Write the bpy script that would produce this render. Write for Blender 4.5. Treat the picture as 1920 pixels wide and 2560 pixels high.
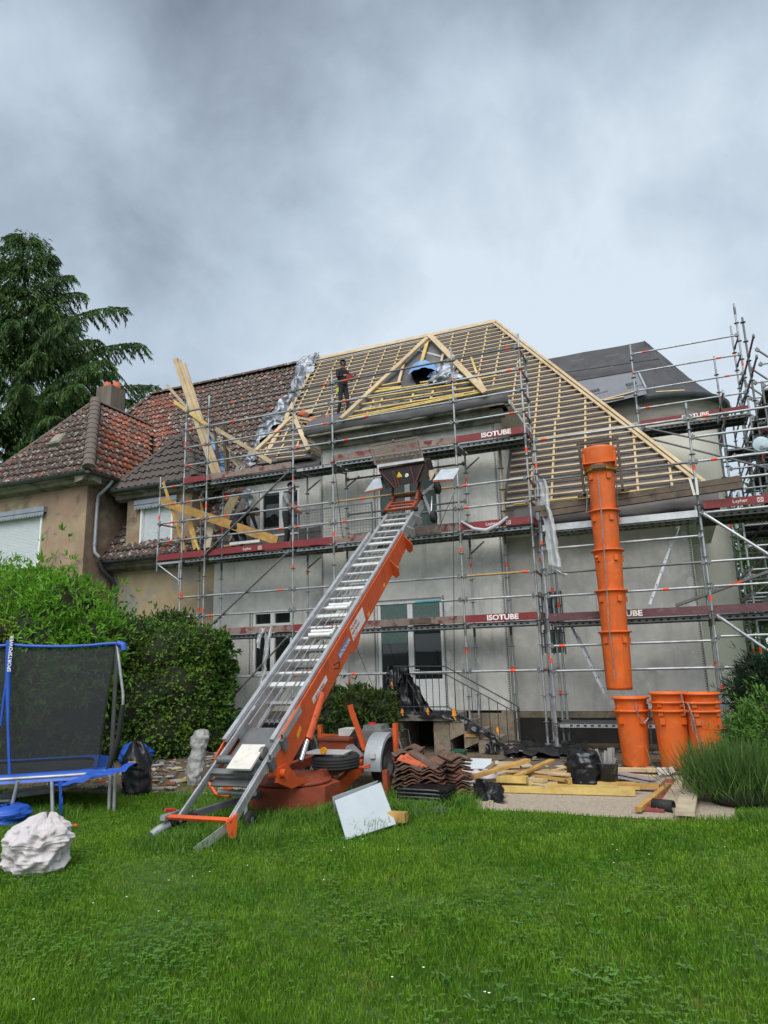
import bpy, math, random
import numpy as np
from mathutils import Vector, Matrix, Quaternion, noise as mnoise
for o in list(bpy.data.objects): bpy.data.objects.remove(o)
random.seed(7); rng = np.random.default_rng(7)
scene = bpy.context.scene; COL = scene.collection
R_ = math.radians
# ---------------------------------------------------------------- camera
FPX = 1727.4; YAW, PIT, ROL = R_(22.28), R_(12.377), R_(-1.584); EYE = Vector((0, 0, 1.78))
fw = Vector((-math.sin(YAW)*math.cos(PIT), math.cos(YAW)*math.cos(PIT), math.sin(PIT)))
r0 = Vector((math.cos(YAW), math.sin(YAW), 0)); u0 = r0.cross(fw)
rt = r0*math.cos(ROL)+u0*math.sin(ROL); up = u0*math.cos(ROL)-r0*math.sin(ROL)
cam = bpy.data.objects.new('camera', bpy.data.cameras.new('camera')); COL.objects.link(cam)
cam.matrix_world = Matrix(((rt.x, up.x, -fw.x, EYE.x), (rt.y, up.y, -fw.y, EYE.y), (rt.z, up.z, -fw.z, EYE.z), (0, 0, 0, 1)))
cam.data.sensor_fit = 'VERTICAL'; cam.data.sensor_height = 24; cam.data.lens = 24*FPX/2560
cam.data.clip_end = 3000; cam.data.clip_start = .05; scene.camera = cam
# ---------------------------------------------------------------- sky, sun, exposure
SUN_EL, SUN_AZ = 52, 168
world = bpy.data.worlds.new("World"); scene.world = world; world.use_nodes = True
nt = world.node_tree; N = nt.nodes; L = nt.links; N.clear()
def nd(tree, t, **kw):
    n = tree.nodes.new(t)
    for k, v in kw.items(): setattr(n, k, v)
    return n
wo = nd(nt, 'ShaderNodeOutputWorld'); bg = nd(nt, 'ShaderNodeBackground'); tc = nd(nt, 'ShaderNodeTexCoord')
sky = nd(nt, 'ShaderNodeTexSky', sky_type='NISHITA', sun_disc=False, sun_elevation=R_(SUN_EL), sun_rotation=R_(SUN_AZ))
sm = nd(nt, 'ShaderNodeVectorMath', operation='SCALE'); sm.inputs['Scale'].default_value = .07
L.new(sky.outputs[0], sm.inputs[0])
sx = nd(nt, 'ShaderNodeSeparateXYZ'); L.new(tc.outputs['Generated'], sx.inputs[0])
def wnoise(scale, detail, rough, dist, off):
    m = nd(nt, 'ShaderNodeVectorMath', operation='ADD'); m.inputs[1].default_value = off; L.new(tc.outputs['Generated'], m.inputs[0])
    n = nd(nt, 'ShaderNodeTexNoise'); n.inputs['Scale'].default_value = scale; n.inputs['Detail'].default_value = detail
    n.inputs['Roughness'].default_value = rough; n.inputs['Distortion'].default_value = dist; L.new(m.outputs[0], n.inputs['Vector']); return n
n1 = wnoise(2.1, 8, .5, .25, (3.6, .9, .35)); n2 = wnoise(7.5, 8, .55, .4, (8.2, 4.4, 1.3))
mx = nd(nt, 'ShaderNodeMath', operation='MULTIPLY_ADD'); L.new(n2.outputs[0], mx.inputs[0]); mx.inputs[1].default_value = .24; L.new(n1.outputs[0], mx.inputs[2])
hz = nd(nt, 'ShaderNodeMapRange'); hz.inputs[1].default_value = .34; hz.inputs[2].default_value = .74; hz.inputs[3].default_value = .25; hz.inputs[4].default_value = -.04
L.new(sx.outputs[2], hz.inputs[0])
ad = nd(nt, 'ShaderNodeMath', operation='ADD'); gn = nd(nt, 'ShaderNodeMath', operation='MULTIPLY_ADD'); L.new(mx.outputs[0], gn.inputs[0]); gn.inputs[1].default_value = 1.15; gn.inputs[2].default_value = -.105; L.new(gn.outputs[0], ad.inputs[0]); L.new(hz.outputs[0], ad.inputs[1])
rp = nd(nt, 'ShaderNodeValToRGB'); e = rp.color_ramp.elements
e[0].position = .34; e[0].color = (.074, .090, .120, 1); e[1].position = .92; e[1].color = (.305, .345, .385, 1)
q = e.new(.56); q.color = (.140, .168, .205, 1)
q = e.new(.72); q.color = (.208, .25, .295, 1)
L.new(ad.outputs[0], rp.inputs[0])
mc = nd(nt, 'ShaderNodeMix', data_type='RGBA'); mc.inputs[0].default_value = .93; L.new(sm.outputs[0], mc.inputs[6]); L.new(rp.outputs[0], mc.inputs[7])
L.new(mc.outputs[2], bg.inputs[0]); bg.inputs[1].default_value = 1.0; L.new(bg.outputs[0], wo.inputs[0])
sun = bpy.data.objects.new('sun', bpy.data.lights.new('sun', 'SUN')); COL.objects.link(sun)
sun.data.energy = 1.5; sun.data.angle = R_(55); sun.data.color = (1, .97, .93)
sd = Vector((math.sin(R_(SUN_AZ))*math.cos(R_(SUN_EL)), math.cos(R_(SUN_AZ))*math.cos(R_(SUN_EL)), math.sin(R_(SUN_EL))))
sun.rotation_euler = sd.to_track_quat('Z', 'Y').to_euler()
vs = scene.view_settings; vs.view_transform = 'Standard'; vs.look = 'None'; vs.exposure = 1.27; vs.gamma = 1; vs.use_curve_mapping = False
# ---------------------------------------------------------------- placing helpers: where the sight line through a photo point meets a real plane
def ray(x, y): return fw + rt*((x-960)/FPX) - up*((y-1280)/FPX)
def onY(x, y, Y): d = ray(x, y); return EYE+d*(Y/d.y)
def onZ(x, y, Z=0.): d = ray(x, y); return EYE+d*((Z-EYE.z)/d.z)
def onX(x, y, X): d = ray(x, y); return EYE+d*(X/d.x)
def onP(x, y, p0, n): d = ray(x, y); return EYE+d*((Vector(p0)-EYE).dot(n)/d.dot(n))
# ---------------------------------------------------------------- materials
MATS = {}
def mat(name, col, rough=.7, metal=0., var=.25, scale=5., bump=.0, bscale=40., col2=None, mix2=(.55, .7), scale2=2., spec=.5, alpha=1., trans=0., sub=0., stretch=None, coord='P', streak=None, col3=None, mix3=(.6, .7), scale3=14.):
    m = bpy.data.materials.new(name); m.use_nodes = True; t = m.node_tree; n = t.nodes; l = t.links
    b = n['Principled BSDF']; b.inputs['Roughness'].default_value = rough; b.inputs['Metallic'].default_value = metal
    b.inputs['Specular IOR Level'].default_value = spec
    if coord == 'P': g = nd(t, 'ShaderNodeNewGeometry').outputs['Position']
    else: g = nd(t, 'ShaderNodeTexCoord').outputs['Object']
    if stretch:
        mp = nd(t, 'ShaderNodeMapping'); mp.inputs['Scale'].default_value = stretch; l.new(g, mp.inputs[0]); g = mp.outputs[0]
    def nz(s, d=6, r=.6):
        q = nd(t, 'ShaderNodeTexNoise'); q.inputs['Scale'].default_value = s; q.inputs['Detail'].default_value = d; q.inputs['Roughness'].default_value = r
        l.new(g, q.inputs['Vector']); return q.outputs[0]
    c = nd(t, 'ShaderNodeRGB'); c.outputs[0].default_value = (*col, 1); cur = c.outputs[0]
    def blend(cur, colx, rng_, s):
        mr = nd(t, 'ShaderNodeMapRange'); mr.inputs[1].default_value = rng_[0]; mr.inputs[2].default_value = rng_[1]; l.new(nz(s), mr.inputs[0])
        k = nd(t, 'ShaderNodeMix', data_type='RGBA'); l.new(mr.outputs[0], k.inputs[0]); l.new(cur, k.inputs[6]); k.inputs[7].default_value = (*colx, 1); return k.outputs[2]
    if col2: cur = blend(cur, col2, mix2, scale2)
    if col3: cur = blend(cur, col3, mix3, scale3)
    if streak:
        mp2 = nd(t, 'ShaderNodeMapping'); mp2.inputs['Scale'].default_value = (7, 7, .55); l.new(g, mp2.inputs[0]); sn = nd(t, 'ShaderNodeTexNoise'); sn.inputs['Scale'].default_value = 1; sn.inputs['Detail'].default_value = 5; l.new(mp2.outputs[0], sn.inputs['Vector'])
        mr = nd(t, 'ShaderNodeMapRange'); mr.inputs[1].default_value = streak[1]; mr.inputs[2].default_value = streak[2]; mr.inputs[4].default_value = streak[3]; l.new(sn.outputs[0], mr.inputs[0])
        k = nd(t, 'ShaderNodeMix', data_type='RGBA'); l.new(mr.outputs[0], k.inputs[0]); l.new(cur, k.inputs[6]); k.inputs[7].default_value = (*streak[0], 1); cur = k.outputs[2]
    if var:
        mr = nd(t, 'ShaderNodeMapRange'); mr.inputs[1].default_value = .25; mr.inputs[2].default_value = .75; mr.inputs[3].default_value = 1-var; mr.inputs[4].default_value = 1+var
        l.new(nz(scale), mr.inputs[0])
        k = nd(t, 'ShaderNodeVectorMath', operation='SCALE'); l.new(cur, k.inputs[0]); l.new(mr.outputs[0], k.inputs['Scale']); cur = k.outputs[0]
    l.new(cur, b.inputs['Base Color'])
    if bump:
        bp = nd(t, 'ShaderNodeBump'); bp.inputs['Strength'].default_value = bump; bp.inputs['Distance'].default_value = .02; l.new(nz(bscale, 4), bp.inputs['Height']); l.new(bp.outputs[0], b.inputs['Normal'])
    if alpha < 1: b.inputs['Alpha'].default_value = alpha
    if trans:
        tr = nd(t, 'ShaderNodeBsdfTranslucent'); l.new(cur, tr.inputs[0]); ms = nd(t, 'ShaderNodeMixShader'); ms.inputs[0].default_value = trans
        l.new(b.outputs[0], ms.inputs[1]); l.new(tr.outputs[0], ms.inputs[2]); l.new(ms.outputs[0], n['Material Output'].inputs[0])
    MATS[name] = m; return m
plaster = mat('grey_plaster', (.63, .62, .575), .9, var=.15, scale=2.6, bump=.5, bscale=55, col2=(.49, .485, .46), mix2=(.45, .68), scale2=1.4, col3=(.69, .685, .645), mix3=(.56, .68), scale3=4.5, streak=((.40, .39, .36), .56, .78, .7))
plaster_light = mat('cream_plaster', (.76, .735, .63), .9, var=.08, scale=1.1, bump=.12, bscale=50, col2=(.66, .635, .55), mix2=(.5, .8), scale2=.5)
old_plaster = mat('old_beige_plaster', (.315, .215, .15), .95, var=.25, scale=1.6, bump=.35, bscale=30, col2=(.33, .26, .165), mix2=(.45, .6), scale2=.9, col3=(.105, .09, .075), mix3=(.56, .72), scale3=1.7)
old_plaster2 = mat('peeling_yellow_plaster', (.36, .28, .17), .95, var=.22, scale=2.2, bump=.35, bscale=30, col2=(.22, .215, .20), mix2=(.5, .6), scale2=1.1, col3=(.45, .39, .28), mix3=(.6, .7), scale3=3)
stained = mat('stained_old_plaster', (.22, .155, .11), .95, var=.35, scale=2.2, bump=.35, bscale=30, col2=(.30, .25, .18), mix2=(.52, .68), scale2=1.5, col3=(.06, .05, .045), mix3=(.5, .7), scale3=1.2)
filler = mat('white_filler', (.66, .66, .63), .9, var=.08)
concrete = mat('rough_concrete', (.25, .205, .15), .95, var=.3, scale=9, bump=.6, bscale=45, col2=(.13, .115, .09), mix2=(.5, .7), scale2=4)
conc_light = mat('weathered_cornice', (.27, .25, .205), .95, var=.25, scale=5, bump=.4, bscale=30, col2=(.09, .08, .07), mix2=(.48, .66), scale2=2.2)
tar = mat('plinth_shade_and_deck', (.022, .02, .018), .8, var=.4, scale=3, bump=.3)  # near-black base; the plinth's shade under the lowest deck is in this colour
membrane = mat('roof_underlay', (.108, .098, .096), .75, var=.22, scale=2.2, bump=.5, bscale=5, col2=(.09, .084, .09), mix2=(.5, .7), scale2=3)
membrane_grey = mat('light_underlay', (.13, .135, .15), .7, var=.12, scale=2, bump=.2, bscale=6)
pine = mat('new_pine', (.51, .395, .245), .75, var=.25, scale=3.5, bump=.1, col2=(.43, .285, .14), mix2=(.5, .75), scale2=1.3)
yellow_wood = mat('yellow_treated_wood', (.55, .40, .13), .7, var=.28, scale=6, bump=.15, col2=(.46, .29, .07), mix2=(.5, .7), scale2=2)
plank_wood = mat('ochre_plank', (.47, .275, .075), .7, var=.28, scale=5, col2=(.33, .17, .05), mix2=(.5, .7), scale2=3)
pale_board = mat('pale_weathered_board', (.44, .37, .26), .85, var=.2, scale=6, bump=.2, col2=(.33, .27, .19), mix2=(.5, .7), scale2=5)
old_wood = mat('dark_old_wood', (.125, .095, .072), .9, var=.3, scale=7, bump=.3, bscale=25, col2=(.075, .058, .045), mix2=(.5, .7), scale2=4)
worn_board = mat('worn_toe_board', (.23, .175, .15), .85, var=.25, scale=6, bump=.15, col2=(.16, .035, .04), mix2=(.52, .6), scale2=5, col3=(.3, .25, .21), mix3=(.6, .7), scale3=12)
red_board = mat('red_toe_board', (.20, .022, .026), .6, var=.2, scale=5, col2=(.16, .025, .028), mix2=(.5, .7), scale2=8)
purple_board = mat('faded_maroon_toe_board', (.115, .05, .058), .75, var=.3, scale=6, col2=(.16, .09, .085), mix2=(.55, .65), scale2=7)
galv = mat('galvanised_tube', (.40, .42, .435), .48, metal=.55, var=.25, scale=6, col2=(.26, .265, .265), mix2=(.5, .7), scale2=4)
galv_dark = mat('dull_steel', (.17, .175, .175), .55, metal=.45, var=.3, scale=5)
rust_tube = mat('ochre_tube', (.40, .26, .11), .6, metal=.2, var=.3, scale=7)
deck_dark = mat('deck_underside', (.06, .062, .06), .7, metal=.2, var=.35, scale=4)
hole_dark = mat('dark_hole', (.012, .012, .012), .9, var=0)
sticker = mat('orange_marker', (.85, .075, .018), .55, var=.1)
white_letter = mat('white_lettering', (.78, .76, .74), .7, var=.15, scale=20)
alu = mat('bare_aluminium', (.55, .56, .57), .42, metal=.65, var=.18, scale=5, col2=(.42, .43, .44), mix2=(.5, .7), scale2=7)
alu_bright = mat('pale_aluminium_rung', (.68, .68, .66), .5, metal=.35, var=.15, scale=9, col2=(.5, .48, .44), mix2=(.55, .7), scale2=6)
lift_orange = mat('orange_lift_paint', (.62, .092, .017), .5, var=.18, scale=4, col2=(.44, .07, .02), mix2=(.50, .70), scale2=3, bump=.08, bscale=20, col3=(.20, .05, .025), mix3=(.64, .72), scale3=9)
lift_rust = mat('weathered_orange_paint', (.27, .052, .02), .6, var=.3, scale=5, col2=(.17, .045, .025), mix2=(.5, .68), scale2=4)
bin_dark = mat('dark_rusty_steel', (.014, .007, .006), .7, var=.4, scale=5)
chute_orange = mat('orange_plastic', (.68, .122, .012), .55, var=.14, scale=5, col2=(.50, .115, .03), mix2=(.48, .72), scale2=2.6, bump=.12, bscale=9, col3=(.60, .21, .08), mix3=(.58, .72), scale3=7, streak=((.33, .09, .035), .60, .78, .7))
rubber = mat('black_rubber', (.018, .018, .018), .75, var=.2, scale=12, bump=.2)
black_plastic = mat('black_plastic_sheet', (.011, .012, .014), .28, var=.3, scale=9, bump=.6, bscale=9)
blue_pvc = mat('blue_pvc', (.018, .085, .42), .45, var=.2, scale=5, bump=.2, bscale=12)
pale_blue = mat('pale_blue_tarp', (.16, .33, .62), .5, var=.2, scale=5, bump=.4, bscale=8)
white_pvc = mat('white_window_frame', (.78, .79, .78), .4, var=.04)
shutter_white = mat('white_shutter', (.74, .77, .79), .5, var=.05)
white_panel = mat('white_painted_sheet', (.43, .48, .50), .45, var=.09, scale=3)
glass = mat('window_glass', (.018, .022, .02), .04, var=.3, scale=1.2, spec=.8)
frost = mat('patterned_glass', (.10, .155, .135), .25, var=.25, scale=14)
interior_shade = mat('interior_shade_black', (.006, .006, .007), 1, var=0, spec=0)
foil = mat('silver_foil', (.30, .325, .365), .45, metal=.55, var=.3, scale=5, bump=.9, bscale=11, col2=(.2, .215, .24), mix2=(.5, .62), scale2=3)
lead = mat('lead_flashing', (.33, .36, .40), .5, metal=.4, var=.2, scale=5)
zinc = mat('dark_zinc', (.085, .10, .105), .45, metal=.4, var=.25, scale=4)
iron = mat('painted_iron', (.03, .033, .036), .5, var=.2)
clear_film = mat('cloudy_plastic_film', (.62, .64, .66), .3, var=.15, scale=6, bump=.6, bscale=10, alpha=.72)
sack_white = mat('woven_white_sack', (.66, .615, .62), .85, var=.14, scale=6, bump=.25, bscale=90, col2=(.50, .455, .44), mix2=(.5, .7), scale2=5, trans=.2)
net_mat = mat('black_safety_net', (.026, .029, .03), .8, var=.1, alpha=.58)
tile_mat = mat('old_clay_tile', (.29, .072, .03), .85, var=.35, scale=9, bump=.3, bscale=50, col2=(.115, .06, .045), mix2=(.40, .52), scale2=1.9, col3=(.36, .33, .30), mix3=(.56, .65), scale3=9)
tile_dirty = mat('weathered_clay_tile', (.082, .055, .046), .88, var=.45, scale=6, bump=.3, bscale=50, col2=(.20, .06, .032), mix2=(.56, .66), scale2=2.3, col3=(.35, .33, .30), mix3=(.545, .63), scale3=9)
tile_brown = mat('brown_concrete_tile', (.078, .062, .054), .75, var=.2, scale=6, bump=.15)
ridge_mat = mat('grey_brown_ridge_tile', (.125, .098, .082), .8, var=.22, scale=5, bump=.2)
new_tile = mat('fresh_clay_tile', (.48, .11, .045), .8, var=.15, scale=8)
sheet_brown = mat('rusted_mesh_flap', (.16, .12, .09), .7, var=.35, scale=12)
# ---------------------------------------------------------------- mesh builder
WL = {}
class MB:
    def __init__(s, M=None): s.v = []; s.f = []; s.mi = []; s.sm = []; s.k = 0; s.smooth = False; s.M = M
    def add(s, vs, fs):
        o = len(s.v); s.v += [tuple(p) for p in vs]
        for f in fs: s.f.append(tuple(i+o for i in f)); s.mi.append(s.k); s.sm.append(s.smooth)
        return s
    def use(s, k): s.k = k; return s
    def quad(s, *p): return s.add(p, [tuple(range(len(p)))])
    def frame(s, a, b, upv=(0, 0, 1)):
        d = (Vector(b)-Vector(a)); d.normalize(); u = Vector(upv)
        if abs(d.dot(u)) > .98: u = Vector((1, 0, 0)) if abs(d.x) < .9 else Vector((0, 1, 0))
        sd_ = d.cross(u).normalized(); u = sd_.cross(d).normalized(); return d, sd_, u
    def box(s, c, sz, rz=0, M=None):
        c = Vector(c); x, y, z = sz[0]/2, sz[1]/2, sz[2]/2
        m = M if M is not None else Matrix.Rotation(rz, 3, 'Z')
        P = [c+m@Vector((i*x, j*y, k*z)) for k in (-1, 1) for j in (-1, 1) for i in (-1, 1)]
        return s.add(P, [(0, 2, 3, 1), (4, 5, 7, 6), (0, 1, 5, 4), (2, 6, 7, 3), (0, 4, 6, 2), (1, 3, 7, 5)])
    def beam(s, a, b, w, h, upv=(0, 0, 1)):
        a, b = Vector(a), Vector(b); d, sd_, u = s.frame(a, b, upv); P = []
        for q in (a, b):
            for i, j in ((-1, -1), (1, -1), (1, 1), (-1, 1)): P.append(q+sd_*(w/2*i)+u*(h/2*j))
        return s.add(P, [(3, 2, 1, 0), (4, 5, 6, 7), (0, 1, 5, 4), (1, 2, 6, 5), (2, 3, 7, 6), (3, 0, 4, 7)])
    def tube(s, a, b, r, n=8, r2=None, cap=True):
        a, b = Vector(a), Vector(b); d, sd_, u = s.frame(a, b); r2 = r if r2 is None else r2; P = []
        for q, rr in ((a, r), (b, r2)):
            for i in range(n): t = 2*math.pi*i/n; P.append(q+sd_*(rr*math.cos(t))+u*(rr*math.sin(t)))
        k = s.smooth; s.smooth = n > 5
        s.add(P, [(i, (i+1) % n, n+(i+1) % n, n+i) for i in range(n)]); s.smooth = k
        if cap: s.add(P[:n], [tuple(range(n))[::-1]]); s.add(P[n:], [tuple(range(n))])
        return s
    def path(s, pts, r, n=6, rs=None):
        pts = [Vector(p) for p in pts]; P = []; m = len(pts); lu = None
        for i, p in enumerate(pts):
            d = (pts[min(i+1, m-1)]-pts[max(i-1, 0)]).normalized()
            if lu is None: lu = Vector((0, 0, 1)) if abs(d.z) < .9 else Vector((1, 0, 0))
            sd_ = d.cross(lu).normalized(); lu = sd_.cross(d).normalized(); rr = rs[i] if rs else r
            for k in range(n): t = 2*math.pi*k/n; P.append(p+sd_*(rr*math.cos(t))+lu*(rr*math.sin(t)))
        k_ = s.smooth; s.smooth = True
        s.add(P, [(i*n+k, i*n+(k+1) % n, (i+1)*n+(k+1) % n, (i+1)*n+k) for i in range(m-1) for k in range(n)]); s.smooth = k_
        s.add(P[:n], [tuple(range(n))[::-1]]); s.add(P[-n:], [tuple(range(n))]); return s
    def lathe(s, prof, c, n=20, axis=None, caps=False, a0=0, a1=2*math.pi):
        c = Vector(c); m = (axis or Matrix.Identity(3)); P = []; full = abs(a1-a0-2*math.pi) < 1e-6; nn = n if full else n+1
        for r, z in prof:
            for i in range(nn): t = a0+(a1-a0)*i/n; P.append(c+m@Vector((r*math.cos(t), r*math.sin(t), z)))
        k_ = s.smooth; s.smooth = True
        s.add(P, [(j*nn+i, j*nn+(i+1) % nn, (j+1)*nn+(i+1) % nn, (j+1)*nn+i) for j in range(len(prof)-1) for i in range(n)]); s.smooth = k_
        if caps: s.add(P[:nn], [tuple(range(nn))[::-1]]); s.add(P[-nn:], [tuple(range(nn))])
        return s
    def prism(s, poly, off):
        poly = [Vector(p) for p in poly]; off = Vector(off); n = len(poly)
        return s.add(poly+[p+off for p in poly], [tuple(range(n))[::-1], tuple(range(n, 2*n))]+[(i, (i+1) % n, n+(i+1) % n, n+i) for i in range(n)])
    def grid(s, fn, nu, nv):
        P = [fn(i/nu, j/nv) for j in range(nv+1) for i in range(nu+1)]; k_ = s.smooth; s.smooth = True
        s.add(P, [(j*(nu+1)+i, j*(nu+1)+i+1, (j+1)*(nu+1)+i+1, (j+1)*(nu+1)+i) for j in range(nv) for i in range(nu)]); s.smooth = k_; return s
    def build(s, name, mats, parent=None, kind=None, label=None):
        if not isinstance(mats, (list, tuple)): mats = [mats]
        V = s.v if s.M is None else [tuple(s.M @ Vector(p)) for p in s.v]
        A = np.array(V); c = (A.min(0)+A.max(0))/2
        me = bpy.data.meshes.new(name); me.from_pydata([tuple(p) for p in (A-c)], [], s.f)
        for m in mats: me.materials.append(m)
        me.polygons.foreach_set('material_index', s.mi); me.polygons.foreach_set('use_smooth', s.sm); me.update()
        return place(name, me, c, parent, kind, label)
def place(name, me, loc, parent=None, kind=None, label=None, mw=None):
    o = bpy.data.objects.new(name, me); COL.objects.link(o)
    if mw is not None: o.matrix_basis = mw
    else: o.location = loc
    WL[o] = Vector(loc)
    if parent is not None: o.parent = parent; o.matrix_parent_inverse = Matrix.Translation(WL[parent]).inverted()
    if kind: o['kind'] = kind
    if label: o['label'] = label
    return o
def thing(name, label, cat, loc, group=None):
    o = bpy.data.objects.new(name, None); COL.objects.link(o); o.location = loc; o.empty_display_size = .2; WL[o] = Vector(loc)
    return tag(o, label, cat, group)
def tag(o, label, cat, group=None):
    o['label'] = label; o['category'] = cat
    if group: o['group'] = group
    return o
def npmesh(name, V, F, mats, parent=None, kind=None, mi=None, smooth=False, label=None):
    V = np.asarray(V, dtype=np.float32); F = np.asarray(F, dtype=np.int32); c = (V.min(0)+V.max(0))/2; k = F.shape[1]
    me = bpy.data.meshes.new(name); me.vertices.add(len(V)); me.vertices.foreach_set('co', (V-c).ravel())
    me.loops.add(F.size); me.loops.foreach_set('vertex_index', F.ravel()); me.polygons.add(len(F))
    me.polygons.foreach_set('loop_start', np.arange(0, F.size, k, dtype=np.int32))
    if not isinstance(mats, (list, tuple)): mats = [mats]
    for m in mats: me.materials.append(m)
    if mi is not None: me.polygons.foreach_set('material_index', np.asarray(mi, dtype=np.int32))
    me.polygons.foreach_set('use_smooth', np.full(len(F), smooth)); me.update(calc_edges=True)
    return place(name, me, Vector(c.tolist()), parent, kind, label)
def lettering(text, origin, xdir, ydir, height, material, parent, depth=.003, squash=1., font_bold=0.):
    cu = bpy.data.curves.new('lettering', 'FONT'); cu.body = text; cu.size = 1; cu.extrude = 0; cu.offset = font_bold; cu.resolution_u = 3
    tmp = bpy.data.objects.new('lettering', cu); COL.objects.link(tmp); bpy.context.view_layer.update()
    me = bpy.data.meshes.new_from_object(tmp.evaluated_get(bpy.context.evaluated_depsgraph_get())); bpy.data.objects.remove(tmp)
    xd = Vector(xdir).normalized(); yd = Vector(ydir).normalized(); nn = xd.cross(yd)
    A = np.empty(len(me.vertices)*3); me.vertices.foreach_get('co', A); A = A.reshape(-1, 3); h = A[:, 1].max()-A[:, 1].min(); A = A/h*height; A[:, 0] *= squash
    A[:, 1] -= A[:, 1].min(); A[:, 0] -= A[:, 0].min()
    W = A[:, :1]*np.array(xd)+A[:, 1:2]*np.array(yd)+np.array(nn)*depth+np.array(Vector(origin)); c = (W.min(0)+W.max(0))/2
    me.vertices.foreach_set('co', (W-c).ravel()); me.materials.clear(); me.materials.append(material); me.update(); me.name = 'lettering'
    return place('lettering', me, Vector(c.tolist()), parent)
def nz3(p, s=1., o=0.): return mnoise.noise(Vector(p)*s+Vector((o, o*1.7, o*.3)))
def crumple(fn, amp, sc, seed):
    def g(u, v):
        p = Vector(fn(u, v)); d = Vector((nz3(p, sc, seed), nz3(p, sc, seed+5), nz3(p, sc, seed+9)))
        d2 = Vector((nz3(p, sc*2.7, seed+2), nz3(p, sc*2.7, seed+3), nz3(p, sc*2.7, seed+4)))
        return p+d*amp+d2*amp*.5
    return g
# ---------------------------------------------------------------- ground
grass_soil = mat('lawn_soil', (.045, .10, .014), .95, var=.4, scale=6, bump=.6, bscale=40, col2=(.065, .075, .025), mix2=(.55, .72), scale2=.8)
dirt = mat('bare_dirt', (.13, .092, .055), .95, var=.4, scale=6, bump=.7, bscale=30, col2=(.075, .055, .035), mix2=(.48, .62), scale2=1.7, col3=(.26, .22, .17), mix3=(.6, .7), scale3=16)
gravel_m = mat('beige_gravel', (.42, .35, .265), .95, var=.3, scale=45, bump=1, bscale=60, col2=(.30, .24, .18), mix2=(.5, .65), scale2=30, col3=(.60, .54, .45), mix3=(.58, .68), scale3=55)
def sheet(name, pts, z, m):
    b = MB(); b.quad(*[(p[0], p[1], z) for p in pts]); return b.build(name, m, kind='structure')
def wavy(pts, amp, n=10, seed=1):
    out = []
    for i in range(len(pts)):
        a, b_ = Vector((*pts[i], 0)), Vector((*pts[(i+1) % len(pts)], 0))
        for k in range(n):
            p = a.lerp(b_, k/n); out.append((p.x+nz3(p, 1.9, seed)*amp, p.y+nz3(p, 1.9, seed+7)*amp))
    return out
sheet('lawn', [(-700, -400), (700, -400), (700, 900), (-700, 900)], 0, grass_soil)
DIRT = wavy([(-11.6, 8.35), (-7.4, 8.45), (-6.2, 8.75), (-3.4, 9.4), (-2.9, 11.5), (2.6, 12.0), (2.6, 15.9), (-11.6, 15.9)], .22)
b = MB(); c_ = Vector((-5, 12.3, .004)); P_ = [Vector((x, y, .004)) for x, y in DIRT]
b.add([c_]+P_, [(0, i+1, (i+1) % len(P_)+1) for i in range(len(P_))]); b.build('bare_soil', dirt, kind='structure')
GRAV = wavy([(-2.45, 8.75), (-.3, 8.72), (.45, 8.9), (.3, 11.9), (-3.3, 11.9)], .07, seed=4)
sheet('gravel_bed', GRAV, .009, gravel_m)
# ---------------------------------------------------------------- building helpers
def wall_panel(b, O, u, v, U, V, holes=(), depth=.18):
    """a wall face with true openings: O corner, u along, v up, outward normal u x v"""
    O, u, v = Vector(O), Vector(u), Vector(v); n = u.cross(v)
    us = sorted({0, U, *[h[0] for h in holes], *[h[1] for h in holes]}); vs_ = sorted({0, V, *[h[2] for h in holes], *[h[3] for h in holes]})
    for i in range(len(us)-1):
        for j in range(len(vs_)-1):
            cu, cv = (us[i]+us[i+1])/2, (vs_[j]+vs_[j+1])/2
            if any(h[0] < cu < h[1] and h[2] < cv < h[3] for h in holes): continue
            b.quad(O+u*us[i]+v*vs_[j], O+u*us[i+1]+v*vs_[j], O+u*us[i+1]+v*vs_[j+1], O+u*us[i]+v*vs_[j+1])
    for h in holes:
        c = [O+u*h[0]+v*h[2], O+u*h[1]+v*h[2], O+u*h[1]+v*h[3], O+u*h[0]+v*h[3]]
        for i in range(4): a, d = c[i], c[(i+1) % 4]; b.quad(a, d, d-n*depth, a-n*depth)
    return b
def front_wall(b, x0, x1, z0, z1, Y, holes=(), depth=.18):
    return wall_panel(b, (x0, Y, z0), (1, 0, 0), (0, 0, 1), x1-x0, z1-z0, [(h[0]-x0, h[1]-x0, h[2]-z0, h[3]-z0) for h in holes], depth)
def window(parent, x0, x1, z0, z1, Y, vs_=(), hs=(), panes=None, fr=.06, label=None, sill=False, name='window'):
    b = MB(); d = .07; yc = Y+.09
    for x in (x0+fr/2, x1-fr/2): b.box((x, yc, (z0+z1)/2), (fr, d, z1-z0))
    for z in (z0+fr/2, z1-fr/2): b.box(((x0+x1)/2, yc, z), (x1-x0-2*fr, d, fr))
    for x in vs_: b.box((x, yc-.01, (z0+z1)/2), (.13, d, z1-z0-2*fr))
    for z in hs: b.box(((x0+x1)/2, yc+.004, z), (x1-x0-2*fr, d, .14))
    o = b.build(name, white_pvc, parent, label=label)
    xs = [x0+fr]+list(vs_)+[x1-fr]; zs = [z0+fr]+list(hs)+[z1-fr]
    for i in range(len(xs)-1):
        for j in range(len(zs)-1):
            q = MB(); q.box(((xs[i]+xs[i+1])/2, yc+.02, (zs[j]+zs[j+1])/2), (xs[i+1]-xs[i], .012, zs[j+1]-zs[j]))
            q.build('pane', (panes or {}).get((i, j), glass), o)
    if sill: q = MB(); q.box(((x0+x1)/2, Y-.03, z0-.03), (x1-x0+.1, .2, .05)); q.build('sill', white_pvc, o)
    return o
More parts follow.
